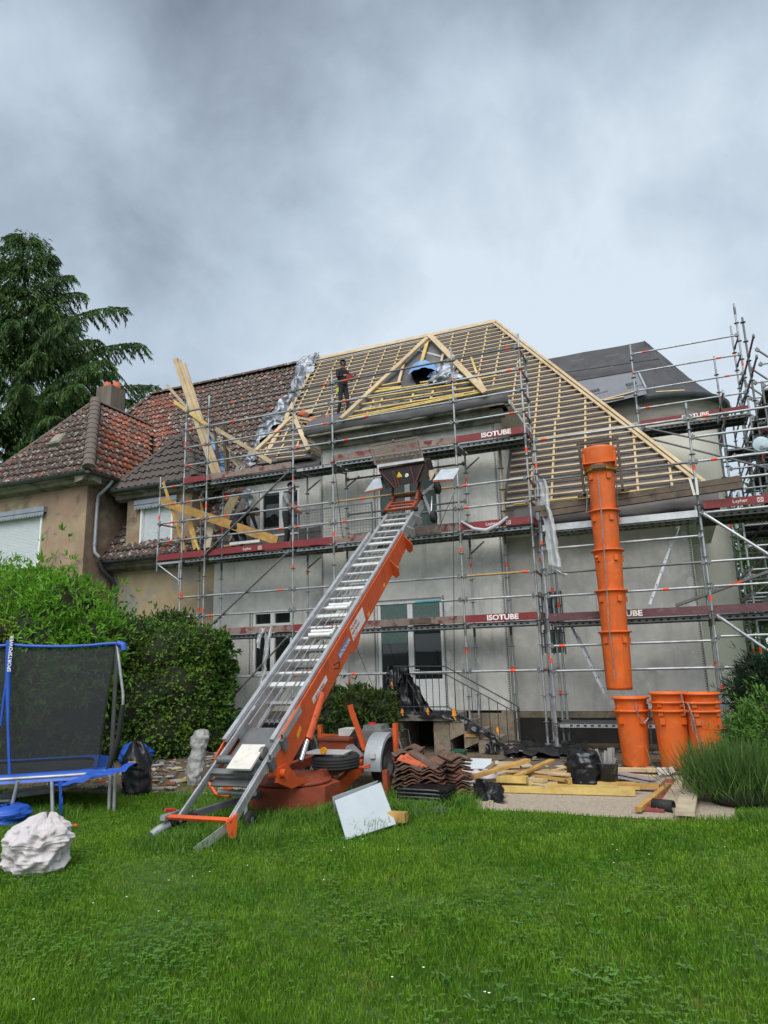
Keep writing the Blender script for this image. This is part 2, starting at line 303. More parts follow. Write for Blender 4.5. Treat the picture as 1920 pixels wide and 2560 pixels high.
def tile_mesh(w, l, m, hgt=.058, name='tile'):
    xs = np.linspace(-w/2, w/2*1.08, 8); ph = (xs+w/2)/w
    z = hgt*.5*(1-np.cos(2*np.pi*(ph*1.0)))*np.where(ph < .62, 1, .9)
    V = []; F = []
    for y, dz in ((0, .036), (l*1.1, -.012)): V += [(x, y, zz+dz) for x, zz in zip(xs, z)]
    V += [(x, 0.002, zz-.004) for x, zz in zip(xs, z)]
    for i in range(7): F += [(i, i+1, 9+i, 8+i), (16+i, 17+i, i+1, i)]
    me = bpy.data.meshes.new(name); me.from_pydata(V, [], F); me.materials.append(m)
    me.polygons.foreach_set('use_smooth', [True, False]*7); me.update(); return me, np.array(V), np.array(F)
def in_poly(x, y, poly):
    r = False; n = len(poly)
    for i in range(n):
        x1, y1 = poly[i]; x2, y2 = poly[(i+1) % n]
        if (y1 > y) != (y2 > y) and x < (x2-x1)*(y-y1)/(y2-y1)+x1: r = not r
    return r
def tile_field(parent, O, u, v, poly, w, l, m, nmax, name='tile', skip=None):
    O, u, v = Vector(O), Vector(u).normalized(), Vector(v).normalized(); n = u.cross(v)
    me, TV, TF = tile_mesh(w, l, m); us = [p[0] for p in poly]; vs_ = [p[1] for p in poly]; mats_ = []
    j = 0; y = min(vs_)
    while y < max(vs_):
        x = min(us)+w/2
        while x < max(us):
            if in_poly(x, y+l*.4, poly) and not (skip and skip(x, y)):
                p = O+u*(x+random.uniform(-.004, .004))+v*(y+random.uniform(-.012, .012))+n*(.03+random.uniform(-.004, .006))
                a = random.gauss(0, .016); uu = u*math.cos(a)+v*math.sin(a); vv = v*math.cos(a)-u*math.sin(a)
                mats_.append(Matrix(((uu.x, vv.x, n.x, p.x), (uu.y, vv.y, n.y, p.y), (uu.z, vv.z, n.z, p.z), (0, 0, 0, 1))))
            x += w
        y += l; j += 1
    mats_.sort(key=lambda k: (k.translation-EYE).length)
    for k in mats_[:nmax]: place(name, me, k.translation, parent, mw=k)
    rest = mats_[nmax:]
    if rest:
        A = np.array([np.array(k) for k in rest]); V = np.einsum('nij,vj->nvi', A[:, :3, :3], TV)+A[:, None, :3, 3]
        F = (TF[None]+(np.arange(len(rest))*len(TV))[:, None, None]).reshape(-1, 4); npmesh(name, V.reshape(-1, 3), F, m, parent, kind='stuff')
    return len(mats_)
def ridge_caps(parent, a, b_, r, step, m, name='ridge_tile', upn=(0, 0, 1)):
    a, b_ = Vector(a), Vector(b_); d = b_-a; n = max(1, int(d.length/step)); q = d.normalized(); sd_ = q.cross(Vector(upn)).normalized(); uu = sd_.cross(q)
    for i in range(n):
        bb = MB(); p0 = a+d*(i/n); p1 = a+d*((i+1.12)/n); P = []
        for p, rr in ((p0, r*1.12), (p1, r*.97)):
            for k in range(7): t = math.pi*(k/6)*1.1-.05*math.pi; P.append(p+sd_*(rr*math.cos(t))+uu*(rr*math.sin(t)*.8))
        bb.smooth = True; bb.add(P, [(k, k+1, 8+k, 7+k) for k in range(6)]); bb.smooth = False
        bb.add(P[:7], [tuple(range(7))]); bb.build(name, m, parent)
PITCH = R_(54); CP, SP = math.cos(PITCH), math.sin(PITCH)
EO = Vector((0, 15.5, 5.0)); VM = Vector((0, CP, SP)); NM = Vector((0, -SP, CP)); SR = 9.6
def main(X, s, h=0.): return Vector((X, 15.5, 5.0))+VM*s+NM*h
def on_main(x, y, h=0.): p = onP(x, y, EO+NM*h, NM); return p
XB = -11.45                                                     # party line between the two halves
# ================================================================= old, unrenovated half
OH = thing('old_house', 'unrenovated old beige half of the house with weathered red clay tiles and closed white shutters', 'house', (-16.5, 15, 0))
sh0 = (-19.3, -17.1, 4.84, 6.42)
b = MB(); front_wall(b, -20.4, -15.4, 0, 7.3, 14.8, [sh0]); b.build('wall', old_plaster, OH)
b = MB(); wall_panel(b, (-15.4, 14.8, 0), (0, 1, 0), (0, 0, 1), 4.2, 7.3); b.build('wall', stained, OH, label='dark stained side wall of the projecting wing')
b = MB(); front_wall(b, -15.4, XB-.3, 0, 4.78, 16.0); b.build('wall', old_plaster2, OH, label='low wall of peeling yellow plaster with bare patches')
sh1 = (-14.2, -13.05, 5.22, 6.5); DY = 15.75
b = MB(); front_wall(b, -14.76, -12.4, 5.05, 7.0, DY, [sh1], .14); wall_panel(b, (-12.4, DY, 5.05), (0, 1, 0), (0, 0, 1), 2., 1.95)
b.build('dormer_wall', old_plaster, OH)
def shutter(x0, x1, z0, z1, Y, n, vx0, vx1, vz):
    q = MB()
    for i in range(n):
        z = z0+(z1-z0)*i/n; h = (z1-z0)/n
        q.add([(x0, Y+.075, z), (x1, Y+.075, z), (x1, Y+.05, z+h*.8), (x0, Y+.05, z+h*.8), (x1, Y+.075, z+h), (x0, Y+.075, z+h)], [(0, 1, 2, 3), (3, 2, 4, 5)])
    q.box(((x0+x1)/2, Y+.04, z0+.02), (x1-x0, .05, .05)); w_ = q.build('roller_shutter', shutter_white, OH)
    for x in (x0-.02, x1+.02): q = MB(); q.box((x, Y+.01, (z0+z1)/2), (.06, .1, z1-z0)); q.build('guide_rail', white_pvc, w_)
    q = MB(); q.box(((vx0+vx1)/2, Y-.06, vz+.12), (vx1-vx0, .14, .16)); k = int((vx1-vx0)/.11)
    for i in range(k):
        xc = vx0+(vx1-vx0)*(i+.5)/k; r = (vx1-vx0)/k/2
        q.prism([(xc-r, Y-.13, vz+.06), (xc-r, Y-.13, vz-.02), (xc-r*.6, Y-.13, vz-.075), (xc, Y-.13, vz-.095), (xc+r*.6, Y-.13, vz-.075), (xc+r, Y-.13, vz-.02), (xc+r, Y-.13, vz+.06)], (0, .015, 0))
    q.build('scalloped_valance', lead, w_)
shutter(-19.3, -17.14, 4.84, 6.42, 14.8, 34, -19.4, -16.95, 6.44)
shutter(-14.17, -13.08, 5.22, 6.5, DY, 30, -14.4, -12.85, 6.5)
# roofs of the old half
def roof_face(name, pts, m, parent, label=None, th=.05):
    p = [Vector(q) for q in pts]; n = (p[1]-p[0]).cross(p[2]-p[0]).normalized(); q = MB(); q.prism([x-n*th for x in p], n*th); return q.build(name, m, parent, label=label)
deck = tar
rm = roof_face('roof', [main(-24, -.1), main(XB, -.1), main(XB, SR), main(-18.8, SR)], deck, OH)
tile_field(rm, main(0, -.12), (1, 0, 0), VM, [(-23.5, 0), (-16.7, 0), (-16.0, 5), (-17.2, SR+.1), (-18.75, SR+.1)], .225, .335, tile_mat, 0, skip=lambda x, s: x < -15.5 and s < 5.2)
tile_field(rm, main(0, -.12), (1, 0, 0), VM, [(-16.7, 0), (XB+.15, 0), (XB+.05, SR+.1), (-17.2, SR+.1), (-16.0, 5)], .225, .335, tile_dirty, 120,
           skip=lambda x, s: (x < -15.5 and s < 5.2) or (-14.7 < x < -12.45 and .55 < s < 2.6))
for pts in ([main(-18.8, SR), (-24, 26.8, 5), (-24, 15.5, 5)], [main(-18.8, SR), main(XB, SR), (XB, 26.8, 5), (-24, 26.8, 5)]): roof_face('roof', pts, tile_dirty, OH)
ridge_caps(rm, main(-18.8, SR, .08), main(XB, SR, .08), .13, .36, tile_dirty)
ridge_caps(rm, main(-18.8, SR, .05), main(-21.4, SR/2, .05), .13, .36, tile_dirty)
WC = Vector((-14.95, 14.35, 7.42)); WA = Vector((-17.35, 16.75, 10.72)); WL_ = Vector((-19.75, 14.35, 7.42)); WE = main(-14.95, 1.55); WR = main(-17.35, (10.72-5)/SP)
fr_ = roof_face('roof', [WL_, WC, WA], deck, OH)
v1 = (WA-Vector((WA.x, WC.y, WC.z))).normalized(); lv = (WA-Vector((WA.x, WC.y, WC.z))).length
tile_field(fr_, (0, WC.y-.1*v1.y, WC.z-.1*v1.z), (1, 0, 0), v1, [(WL_.x-.1, 0), (WC.x, 0), (WA.x, lv+.05)], .225, .335, tile_dirty, 110)
sr_ = roof_face('roof', [WC, Vector((WC.x, 18.2, WC.z)), WR, WA], deck, OH)
v2 = (WA-Vector((WC.x, WA.y, WC.z))).normalized(); l2 = (WA-Vector((WC.x, WA.y, WC.z))).length
tile_field(sr_, (WC.x-.1*v2.x, WC.y, WC.z-.1*v2.z), (0, 1, 0), v2, [(0, 0), (2.2, 0), (WR.y-WC.y, l2), (WA.y-WC.y, l2)], .225, .335, tile_mat, 70)
roof_face('roof', [(WL_.x, 19, WL_.z), WL_, WA, WR], tile_dirty, OH)
ridge_caps(fr_, WC+Vector((.0, 0, .05)), WA+Vector((0, 0, .06)), .17, .32, ridge_mat)
ridge_caps(fr_, WL_, WA+Vector((0, 0, .03)), .1, .34, ridge_mat)
ridge_caps(fr_, WR, WA+Vector((0, 0, .03)), .1, .34, ridge_mat)
# metal valley between wing roof and main roof
b = MB(); va, vb = on_main(365, 1068, .1), on_main(372, 1150, .1); sd_ = Vector((.16, 0, 0))
b.grid(lambda u, v: va.lerp(vb, v)+Vector(((u-.5)*.34, 0, 0))+NM*(.10*abs(u-.5)+.03*nz3((u*3, v*5, 0), 2)), 6, 14); b.build('valley_flashing', lead, OH)
# skylight in the wing roof
p = onP(152, 1108, WC, v1.cross(Vector((1, 0, 0)))*-1); nv = Vector((1, 0, 0)).cross(v1)
Ms = Matrix((Vector((1, 0, 0)), v1, nv)).transposed()
b = MB(); b.box(p+nv*.12, (.46, .5, .16), M=Ms); w_ = b.build('skylight', conc_light, OH); b = MB(); b.box(p+nv*.212, (.34, .40, .02), M=Ms); b.build('pane', mat('dusty_pane', (.26, .24, .18), .4), w_)
# brown dormer roof
DC = Vector((-12.05, 15.4, 7.05)); DL = Vector((-15.1, 15.4, 7.05)); DA = Vector((-13.5, 16.7, 8.92)); DR = main(DA.x, (DA.z-5)/SP)
fd = roof_face('roof', [DL, DC, DA], deck, OH, label='small brown tiled dormer roof'); v3 = (DA-Vector((DA.x, DC.y, DC.z))).normalized(); l3 = (DA-Vector((DA.x, DC.y, DC.z))).length
tile_field(fd, (0, DC.y-.08*v3.y, DC.z-.08*v3.z), (1, 0, 0), v3, [(DL.x-.05, 0), (DC.x, 0), (DA.x, l3+.05)], .24, .34, tile_brown, 0)
sdr = roof_face('roof', [DC, main(DC.x, (DC.z-5)/SP), DR, DA], deck, OH); v4 = (DA-Vector((DC.x, DA.y, DC.z))).normalized(); l4 = (DA-Vector((DC.x, DA.y, DC.z))).length
tile_field(sdr, (DC.x, DC.y, DC.z), (0, 1, 0), v4, [(0, 0), (1.5, 0), (DR.y-DC.y, l4), (DA.y-DC.y, l4)], .24, .34, tile_brown, 0)
roof_face('roof', [main(DL.x, (DL.z-5)/SP), DL, DA, DR], tile_brown, OH)
ridge_caps(fd, DC, DA+Vector((0, 0, .06)), .14, .32, tile_brown); ridge_caps(fd, DL, DA+Vector((0, 0, .05)), .12, .32, tile_brown)
# cornices, gutters, downpipe
def eave(path_, z, wdt, drop, parent, inset):
    for a, c in zip(path_[:-1], path_[1:]):
        q = MB(); a, c = Vector((*a, z)), Vector((*c, z)); d = (c-a).normalized(); n = Vector((-d.y, d.x, 0)); i_ = n*inset
        prof = [(0.02, -.02), (.02, -.14), (.16, -.17), (.20, -.26), (wdt, -.32), (wdt, -.02)]
        P = [[p+n*k+Vector((0, 0, h)) for k, h in prof] for p in (a, c)]; m_ = len(prof)
        q.add(P[0]+P[1], [(i, (i+1) % m_, m_+(i+1) % m_, m_+i) for i in range(m_)]+[tuple(range(m_))[::-1], tuple(range(m_, 2*m_))]); q.build('cornice', conc_light, parent)
        q = MB(); nn = 8; P = []
        for p in (a, c):
            for k in range(nn+1): t = math.pi*k/nn; P.append(p-n*(.045-.085*math.cos(t))+Vector((0, 0, -.02-.1*math.sin(t))))
        q.smooth = True; q.add(P, [(k, k+1, nn+2+k, nn+1+k) for k in range(nn)]); q.smooth = False
        ln = (c-a).length
        for k in range(int(ln/.8)+1): q.lathe([(.093, -.008), (.093, .008)], a+d*min(ln, k*.8)-n*.045+Vector((0, 0, -.02)), 10, axis=Matrix((n, Vector((0, 0, -1)), d)).transposed(), a0=0, a1=math.pi)
        q.build('gutter', zinc, parent)
eave([(-20.2, 14.35), (-14.95, 14.35), (-14.95, 17.0)], 7.42, .5, .3, OH, 0)
eave([(-15.1, 15.4), (-12.05, 15.4), (-12.05, 16.5)], 7.05, .38, .3, OH, 0)
eave([(-15.4, 15.5), (XB-.2, 15.5)], 4.98, .5, .3, OH, 0)
b = MB(); dp = [(-14.93, 15.25, 7.3), (-14.97, 15.2, 7.16), (-15.1, 15.12, 6.98), (-15.28, 15.1, 6.85), (-15.3, 15.1, 6.5), (-15.3, 15.1, 5.3), (-15.28, 15.1, 5.16), (-15.2, 15.2, 5.02)]
b.path(dp, .052, 8)
for z in (6.6, 5.4): b.lathe([(.065, -.02), (.065, .02)], (-15.3, 15.1, z), 10)
b.build('downpipe', lead, OH)
b = MB(); b.path([(-15.3, 15.3, 4.92), (-15.28, 15.4, 4.7), (-15.25, 15.8, 4.45), (-15.22, 15.92, 4.2), (-15.22, 15.92, .2)], .055, 8); b.build('downpipe', zinc, OH)
# chimney
cp = onY(276, 1010, 19.2); b = MB(); b.box((cp.x, 19.2, cp.z-.55), (.74, .74, 2.3)); ch = b.build('chimney', mat('sooty_render', (.17, .14, .115), .95, var=.3, scale=4, bump=.3, col2=(.10, .085, .07), mix2=(.45, .65), scale2=2, stretch=(1, 1, .3)), OH)
for dx, dy in ((-.15, -.05), (.17, .08)):
    q = MB(); q.lathe([(.17, 0), (.125, .27), (.115, .27), (.1, .05)], (cp.x+dx, 19.2+dy, cp.z+.6), 14); q.build('chimney_pot', new_tile, ch)
# ================================================================= renovated half
NH = thing('renovated_house', 'half of the house under renovation with fresh grey plaster and new wooden roof battens', 'house', (-5, 15.5, 0))
BX0, BX1, BY, WY = -8.04, -3.42, 15.4, 16.0
door = (-6.57, -4.93, .74, 3.26); uw = (-6.49, -4.9, 4.85, 6.62)
b = MB(); front_wall(b, BX0, BX1, .72, 7.55, BY, [door, uw]); wall_panel(b, (BX1, BY, .72), (0, 1, 0), (0, 0, 1), 2.4, 6.83); wall_panel(b, (BX0, 17.6, .72), (0, -1, 0), (0, 0, 1), 2.2, 6.83)
b.build('wall', plaster, NH, label='grey plastered wall of the projecting bay')
lw = (-10.48, -9.27, 1.6, 3.24); dw = (-10.13, -8.87, 5.22, 6.5); NDY = 15.72; rw = (-2.79, -2.3, 1.88, 3.28)
b = MB(); front_wall(b, XB-.3, BX0, .66, 4.8, WY, [lw]); b.build('wall', plaster, NH)
b = MB(); front_wall(b, -10.4, BX0, 5.05, 6.95, NDY, [dw]); wall_panel(b, (-10.4, 17.0, 5.05), (0, -1, 0), (0, 0, 1), 1.28, 1.9); b.build('dormer_wall', plaster, NH)
b = MB(); front_wall(b, BX1, .53, .62, 4.75, WY, [rw]); wall_panel(b, (.53, WY, .62), (0, 1, 0), (0, 0, 1), 3.9, 4.9); b.build('wall', plaster, NH)
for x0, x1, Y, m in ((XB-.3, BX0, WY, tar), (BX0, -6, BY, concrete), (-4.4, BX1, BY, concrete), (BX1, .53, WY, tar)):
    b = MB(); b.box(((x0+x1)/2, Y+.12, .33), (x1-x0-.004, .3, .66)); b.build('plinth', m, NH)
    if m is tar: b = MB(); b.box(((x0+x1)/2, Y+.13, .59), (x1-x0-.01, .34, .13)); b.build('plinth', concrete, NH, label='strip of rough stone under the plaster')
b = MB(); b.box((BX1-.12, 15.75, .36), (.26, .74, .71)); b.build('plinth', concrete, NH)
b = MB(); b.box((.4, 17.8, .31), (.3, 3.5, .62)); b.build('plinth', concrete, NH)
# corner beads, filler dabs
for x, Y, z0, z1 in ((BX0+.03, BY, .75, 7.5), (BX1-.03, BY, .75, 7.2), (.50, WY, .62, 4.6), (-6.62, BY, .8, 3.3), (-4.88, BY, .8, 3.3), (-6.54, BY, 4.8, 6.6), (-4.85, BY, 4.8, 6.6), (-10.53, WY, 1.6, 3.2)):
    q = MB(); q.box((x, Y-.004, (z0+z1)/2), (.012, .012, z1-z0))
    k = int((z1-z0)/.05)
    for i in range(k): q.box((x-.02, Y-.003, z0+(i+.5)*(z1-z0)/k), (.03, .008, .022))
    q.build('corner_bead', galv_dark, NH)
for x, z, Y in ((-3.5, 6.25, BY), (-3.52, 5.0, BY), (-3.5, 3.65, BY), (-3.5, 2.0, BY), (-6.7, 6.4, BY), (-4.78, 6.7, BY), (-6.7, 3.2, BY), (-4.8, 3.0, BY), (-4.82, 1.9, BY), (-4.8, .9, BY), (.4, 4.3, WY), (.42, 3.3, WY), (.4, 2.8, WY), (-2.2, 2.9, WY), (-2.87, 3.0, WY), (-2.85, 2.0, WY), (-8.0, 6.3, BY), (-6.72, 1.5, BY)):
    q = MB(); pts = [(x+(.07+.035*nz3((t, x, z), 1.3))*math.cos(t), Y-.006, z+(.11+.05*nz3((t, z, x), 1.5))*math.sin(t)) for t in np.linspace(0, 2*math.pi, 13)[:-1]]
    q.prism(pts, (0, .012, 0)); q.build('filler_patch', filler, NH)
window(NH, *door, BY, vs_=(-5.74,), hs=(2.72,), panes={(0, 1): frost, (1, 1): frost}, fr=.07, name='double_door', label='white double door with dark glass and patterned transom panes')
b = MB(); b.box((-5.31, BY+.075, 1.08), (.68, .05, .66))
for k in range(9): b.box((-5.31, BY+.045, .8+k*.07), (.66, .012, .05))
b.build('door_panel', white_pvc, NH); b = MB(); b.tube((-5.66, BY-.03, 1.62), (-5.52, BY-.03, 1.62), .012); b.box((-5.67, BY+.02, 1.62), (.03, .05, .2)); b.build('door_handle', white_pvc, NH)
b = MB(); b.box((-6.2, BY+.1, 2.44), (.72, .012, .4)); b.build('pane', frost, NH, label='patterned pane above the left door leaf')
window(NH, *uw, BY, vs_=(-5.7,), panes={(0, 0): mat('green_grey_glass', (.075, .11, .10), .15, var=.2, scale=2), (1, 0): mat('green_grey_glass', (.075, .11, .10), .15, var=.2, scale=2)}, sill=True, label='window of the bay behind the lift carriage')
b = MB()
for k in range(5): b.box((-5.7, BY+.03, 6.58-k*.055), (1.5, .03, .048))
b.build('roller_shutter', shutter_white, NH)
window(NH, *lw, WY, vs_=(-9.87,), hs=(2.84,), fr=.07, panes={})
window(NH, *dw, NDY, vs_=(-9.45,), fr=.09, sill=True)
window(NH, *rw, WY, hs=(2.5,), fr=.03)
b = MB()
for z in (2.05, 2.35, 2.65, 2.95): b.box((-2.545, WY-.01, z), (.52, .02, .03))
for x in (-2.8, -2.54, -2.29): b.box((x, WY-.012, 2.58), (.025, .02, 1.4))
b.build('window_bars', iron, NH)
# roof body
BL, BR = -8.3, -2.9
rf = roof_face('roof', [main(XB, -.05), main(1.08, -.05), main(-4.43, SR), main(XB, SR)], membrane, NH)
roof_face('roof', [main(1.08, 0), (1.08, 26.8, 5), main(-4.43, SR)], membrane, NH); roof_face('roof', [(1.08, 26.8, 5), (XB, 26.8, 5), main(XB, SR), main(-4.43, SR)], membrane, NH)
# lengths of underlay lapped over one another
for s0, s1 in ((.2, 1.9), (1.75, 3.4), (3.25, 4.9), (4.75, 6.4), (6.25, 7.9), (7.75, 9.5)):
    xh = lambda s: 1.08-(1.08+4.43)*s/SR-.12
    q = MB(); q.grid(lambda u, v: main(XB+.05+(xh(s0+(s1-s0)*v)-XB-.05)*u, s0+(s1-s0)*v, .012+.004*(1-v)+.012*nz3((u*14, v*3, s0), 2.5)+.008*nz3((u*40, v*9, s0), 2)), 70, 6); q.build('underlay_strip', membrane, rf)
def hipx(s): return 1.08-(1.08+4.43)*s/SR
rows = [.28+.2445*k for k in range(39)]
APX = onP(1072, 845, (0, 15.1, 7.95), NM)                      # apex of the bay roof
def bay_hid(s): return s < 3.55
for k, s in enumerate(rows):
    segs = []
    if s < 3.3: segs = [None, ((BX1+.1), hipx(s)-.05)]
    else: segs = [(XB+.45 if s < 5.5 else XB+.35, hipx(s)-.05)]
    for sg in segs:
        if sg is None: continue
        x0, x1 = sg
        cuts = [x0]
        while x1-cuts[-1] > 4.8: cuts.append(cuts[-1]+random.uniform(3.2, 4.6))
        cuts.append(x1)
        for a, c in zip(cuts[:-1], cuts[1:]):
            q = MB(); q.beam(main(a, s+random.uniform(-.01, .01), .085), main(c-.004, s+random.uniform(-.01, .01), .085), .045, .03, NM); q.build('batten', pine, rf)
x = XB+.55; kk = 0
while x < .8:
    smax = min(SR-.1, (1.08-x)/(1.08+4.43)*SR-.1); s = .15 if (x > BX1+.05 or x < -10.7) else 3.35
    while s < smax-.3:
        e_ = min(smax, s+random.choice((1.7, 2.6, 3.4))); dx = random.uniform(-.07, .07)
        q = MB(); q.beam(main(x+dx, s, .052), main(x+dx, e_-.01, .052), .05, .032, NM); q.build('counter_batten', pine, rf); s = e_
    x += .62
# hip board, verge board, ridge board
b = MB(); b.beam(main(1.03, .1, .12), main(-4.42, SR, .12), .075, .05, NM); b.build('hip_board', pine, rf)
b = MB(); b.beam(main(.93, .1, .09)+Vector((-.0, 0, 0)), main(-4.53, SR, .09), .07, .05, NM); b.build('hip_board', pine, rf)
b = MB(); b.beam(main(XB+.1, SR, .1), main(-4.43, SR, .1), .20, .06, NM); b.build('ridge_board', pine, rf)
for s0, s1 in ((3.4, 5.6), (5.5, 7.8), (7.7, 9.5)):
    b = MB(); b.beam(main(XB+.3, s0, .1), main(XB+.25, s1, .1), .17, .045, NM); b.build('verge_board', pine, rf)
# eave roll of underlay on the low right side
def eave_roll(name, x0, x1, prof, m, parent, seed):
    q = MB(); k = len(prof)-1
    def fn(u, v):
        i = min(int(v*k), k-1); t = v*k-i; y = prof[i][0]*(1-t)+prof[i+1][0]*t; z = prof[i][1]*(1-t)+prof[i+1][1]*t; xx = x0+(x1-x0)*u
        return Vector((xx, y+.03*nz3((xx*1.3, v*2, 0), 1.7, seed), z+.05*nz3((xx*.9, v*2, 3), 1.5, seed)+.02*nz3((xx*3.1, v*5, 3), 1.5, seed+4)+.012*nz3((xx*6, v*4, 3), 1.5, seed)))
    q.grid(fn, 60, 14); return q.build(name, m, parent)
eave_roll('eave_underlay', BX1+.3, 1.12, [(15.75, 5.36), (15.5, 5.16), (15.38, 5.04), (15.3, 4.9), (15.33, 4.72), (15.5, 4.68)], membrane, NH, 2)
q = MB(); q.beam((BX1+.2, 15.42, 4.62), (1.1, 15.42, 4.62), .05, .12); q.build('eave_board', galv_dark, NH)
q = MB(); q.beam((BX1+.3, 15.47, 5.27), (1.0, 15.47, 5.27), .04, .03, NM); q.build('batten', yellow_wood, NH)
q = MB(); q.add([(.53, 15.45, 4.6), (1.1, 15.45, 4.6), (1.1, 19.6, 4.6), (.53, 19.6, 4.6), (.53, 15.45, 4.66), (1.1, 15.45, 4.66), (1.1, 19.6, 4.66), (.53, 19.6, 4.66)], [(3, 2, 1, 0), (4, 5, 6, 7), (0, 1, 5, 4), (1, 2, 6, 5), (2, 3, 7, 6)]); q.build('soffit', plaster_light, NH)
q = MB(); q.add([(BX1, 15.45, 4.57), (.53, 15.45, 4.57), (.53, 16.02, 4.57), (BX1, 16.02, 4.57)], [(3, 2, 1, 0)]); q.build('soffit', plaster, NH)
# bay roof: front slope, sides, boards, yellow battens
PB = Vector((0, 15.1, 7.95)); bl = onP(832, 1066, PB, NM); br = onP(1226, 994, PB, NM)
bays = roof_face('roof', [bl, br, APX], membrane_grey if 0 else membrane, NH, label='front slope of the bay roof')
RB = main(APX.x, (APX.z-5)/SP)
roof_face('roof', [br, main(br.x, (br.z-5)/SP), RB, APX], membrane, NH); roof_face('roof', [main(bl.x, (bl.z-5)/SP), bl, APX, RB], membrane, NH)
q = MB()
def bsheet(u, v):
    a = bl.lerp(APX, v); c = br.lerp(APX, v); p = a.lerp(c, u); return p+NM*(.012+.05*nz3((u*3*(1-v), v*3, 1), 2.1)+.02*nz3((u*9, v*9, 1), 2)+.03)
q.grid(bsheet, 40, 30); q.build('underlay_sheet', mat('pale_grey_underlay', (.135, .13, .13), .7, var=.2, scale=2.5, bump=.5, bscale=7, col2=(.075, .07, .072), mix2=(.4, .55), scale2=.9), bays)
def onB(x, y, h=0.): return onP(x, y, PB+NM*h, NM)
def bbeam(name, p, q_, w, h, off, m): b = MB(); b.beam(onB(*p, off), onB(*q_, off), w, h, NM); return b.build(name, m, bays)
bbeam('hip_board', (852, 1047), (1068, 845), .13, .05, .2, pine); bbeam('hip_board', (1074, 838), (1132, 896), .14, .05, .2, pine); bbeam('hip_board', (1134, 901), (1213, 981), .14, .05, .2, pine)
bbeam('hip_board', (1070, 848), (1054, 905), .09, .04, .14, yellow_wood); bbeam('counter_batten', (1012, 900), (997, 955), .07, .04, .12, pine)
bbeam('counter_batten', (1108, 885), (1103, 905), .06, .04, .12, pine); bbeam('counter_batten', (1146, 920), (1140, 948), .06, .04, .12, pine)
bbeam('batten', (1178, 893), (1192, 934), .05, .03, .16, yellow_wood); bbeam('batten', (1194, 942), (1214, 978), .06, .04, .16, pine)
for a, c in (((870, 1044), (1160, 986)), ((862, 1050), (1280, 965)), ((884, 1030), (1212, 975)), ((898, 1012), (1202, 966)), ((912, 997), (1192, 953)), ((918, 984), (1180, 944)), ((925, 975), (1003, 967)), ((920, 982), (1002, 969)), ((935, 968), (1003, 955)), ((1050, 957), (1180, 938)), ((1195, 948), (1243, 939))):
    bbeam('batten', a, c, .05, .035, .12, yellow_wood)
for a, c in (((960, 985), (945, 1030)), ((1036, 978), (1022, 1018)), ((1085, 970), (1074, 1008)), ((1140, 955), (1133, 990)), ((1188, 960), (1185, 985)), ((935, 1000), (918, 1034))): bbeam('counter_batten', a, c, .055, .03, .07, pine)
for a, c in (((905, 1022), (1190, 966)), ((1045, 875), (1110, 893))): bbeam('tape_strip', a, c, .07, .004, .055, mat('pale_tape', (.38, .38, .39), .6, var=.2))
# bay eave: rolled underlay and the dark cornice under it
eave_roll('eave_underlay', -8.25, -2.95, [(15.32, 8.14), (15.08, 7.96), (14.9, 7.82), (14.82, 7.68), (14.86, 7.52), (15.0, 7.5)], membrane_grey if 0 else mat('mid_grey_underlay', (.10, .098, .10), .7, var=.2, scale=2.5, bump=.5, bscale=6), NH, 9)
q = MB(); q.box((-5.6, 15.12, 7.56), (5.1, .5, .12)); q.box((-5.6, 15.22, 7.44), (4.9, .34, .14)); q.box((-5.62, 15.32, 7.32), (4.75, .16, .12)); q.build('cornice', conc_light, NH)
q = MB(); q.add([(BX1, 14.9, 7.6), (-2.92, 14.9, 7.6), (-2.92, 17.4, 7.6), (BX1, 17.4, 7.6), (BX1, 14.9, 7.5), (-2.92, 14.9, 7.5), (-2.92, 17.4, 7.5), (BX1, 17.4, 7.5)], [(0, 1, 2, 3), (7, 6, 5, 4), (0, 4, 5, 1), (1, 5, 6, 2), (3, 7, 4, 0)]); q.build('soffit', filler, NH)
# small dormer roof left of the bay
SA = onY(735, 1049, 16.55); PD = SA; sl = onP(650, 1152, PD, NM); sr2 = onY(800, 1165, 15.75)
b0 = onP(645, 1160, PD, NM); b1 = onP(778, 1142, PD, NM)
smf = roof_face('roof', [b0, b1, SA], membrane, NH, label='front slope of the small dormer roof'); SRb = main(SA.x, (SA.z-5)/SP)
be = Vector((BX0-.02, b1.y+.55, b1.z-.2)); roof_face('roof', [b1, be, Vector((BX0-.02, 17.2, b1.z-.1)), SRb, SA], membrane, NH); roof_face('roof', [main(b0.x, max(0, (b0.z-5)/SP)), b0, SA, SRb], membrane, NH)
def onD(x, y, h=0.): return onP(x, y, PD+NM*h, NM)
def dbeam(name, p, q_, w, h, off, m): b = MB(); b.beam(onD(*p, off), onD(*q_, off), w, h, NM); return b.build(name, m, smf)
dbeam('hip_board', (640, 1126), (728, 1043), .14, .05, .1, pine); dbeam('hip_board', (738, 1048), (772, 1126), .12, .05, .1, pine)
for a, c in (((712, 1055), (733, 1052)), ((705, 1064), (738, 1059)), ((674, 1094), (748, 1085)), ((657, 1110), (755, 1099)), ((640, 1127), (760, 1113)), ((662, 1138), (765, 1126)), ((690, 1146), (765, 1138))): dbeam('batten', a, c, .04, .03, .07, pine)
for a, c in (((722, 1070), (706, 1105)), ((710, 1110), (692, 1140)), ((668, 1118), (655, 1135)), ((748, 1100), (740, 1125))): dbeam('counter_batten', a, c, .05, .03, .04, pine)
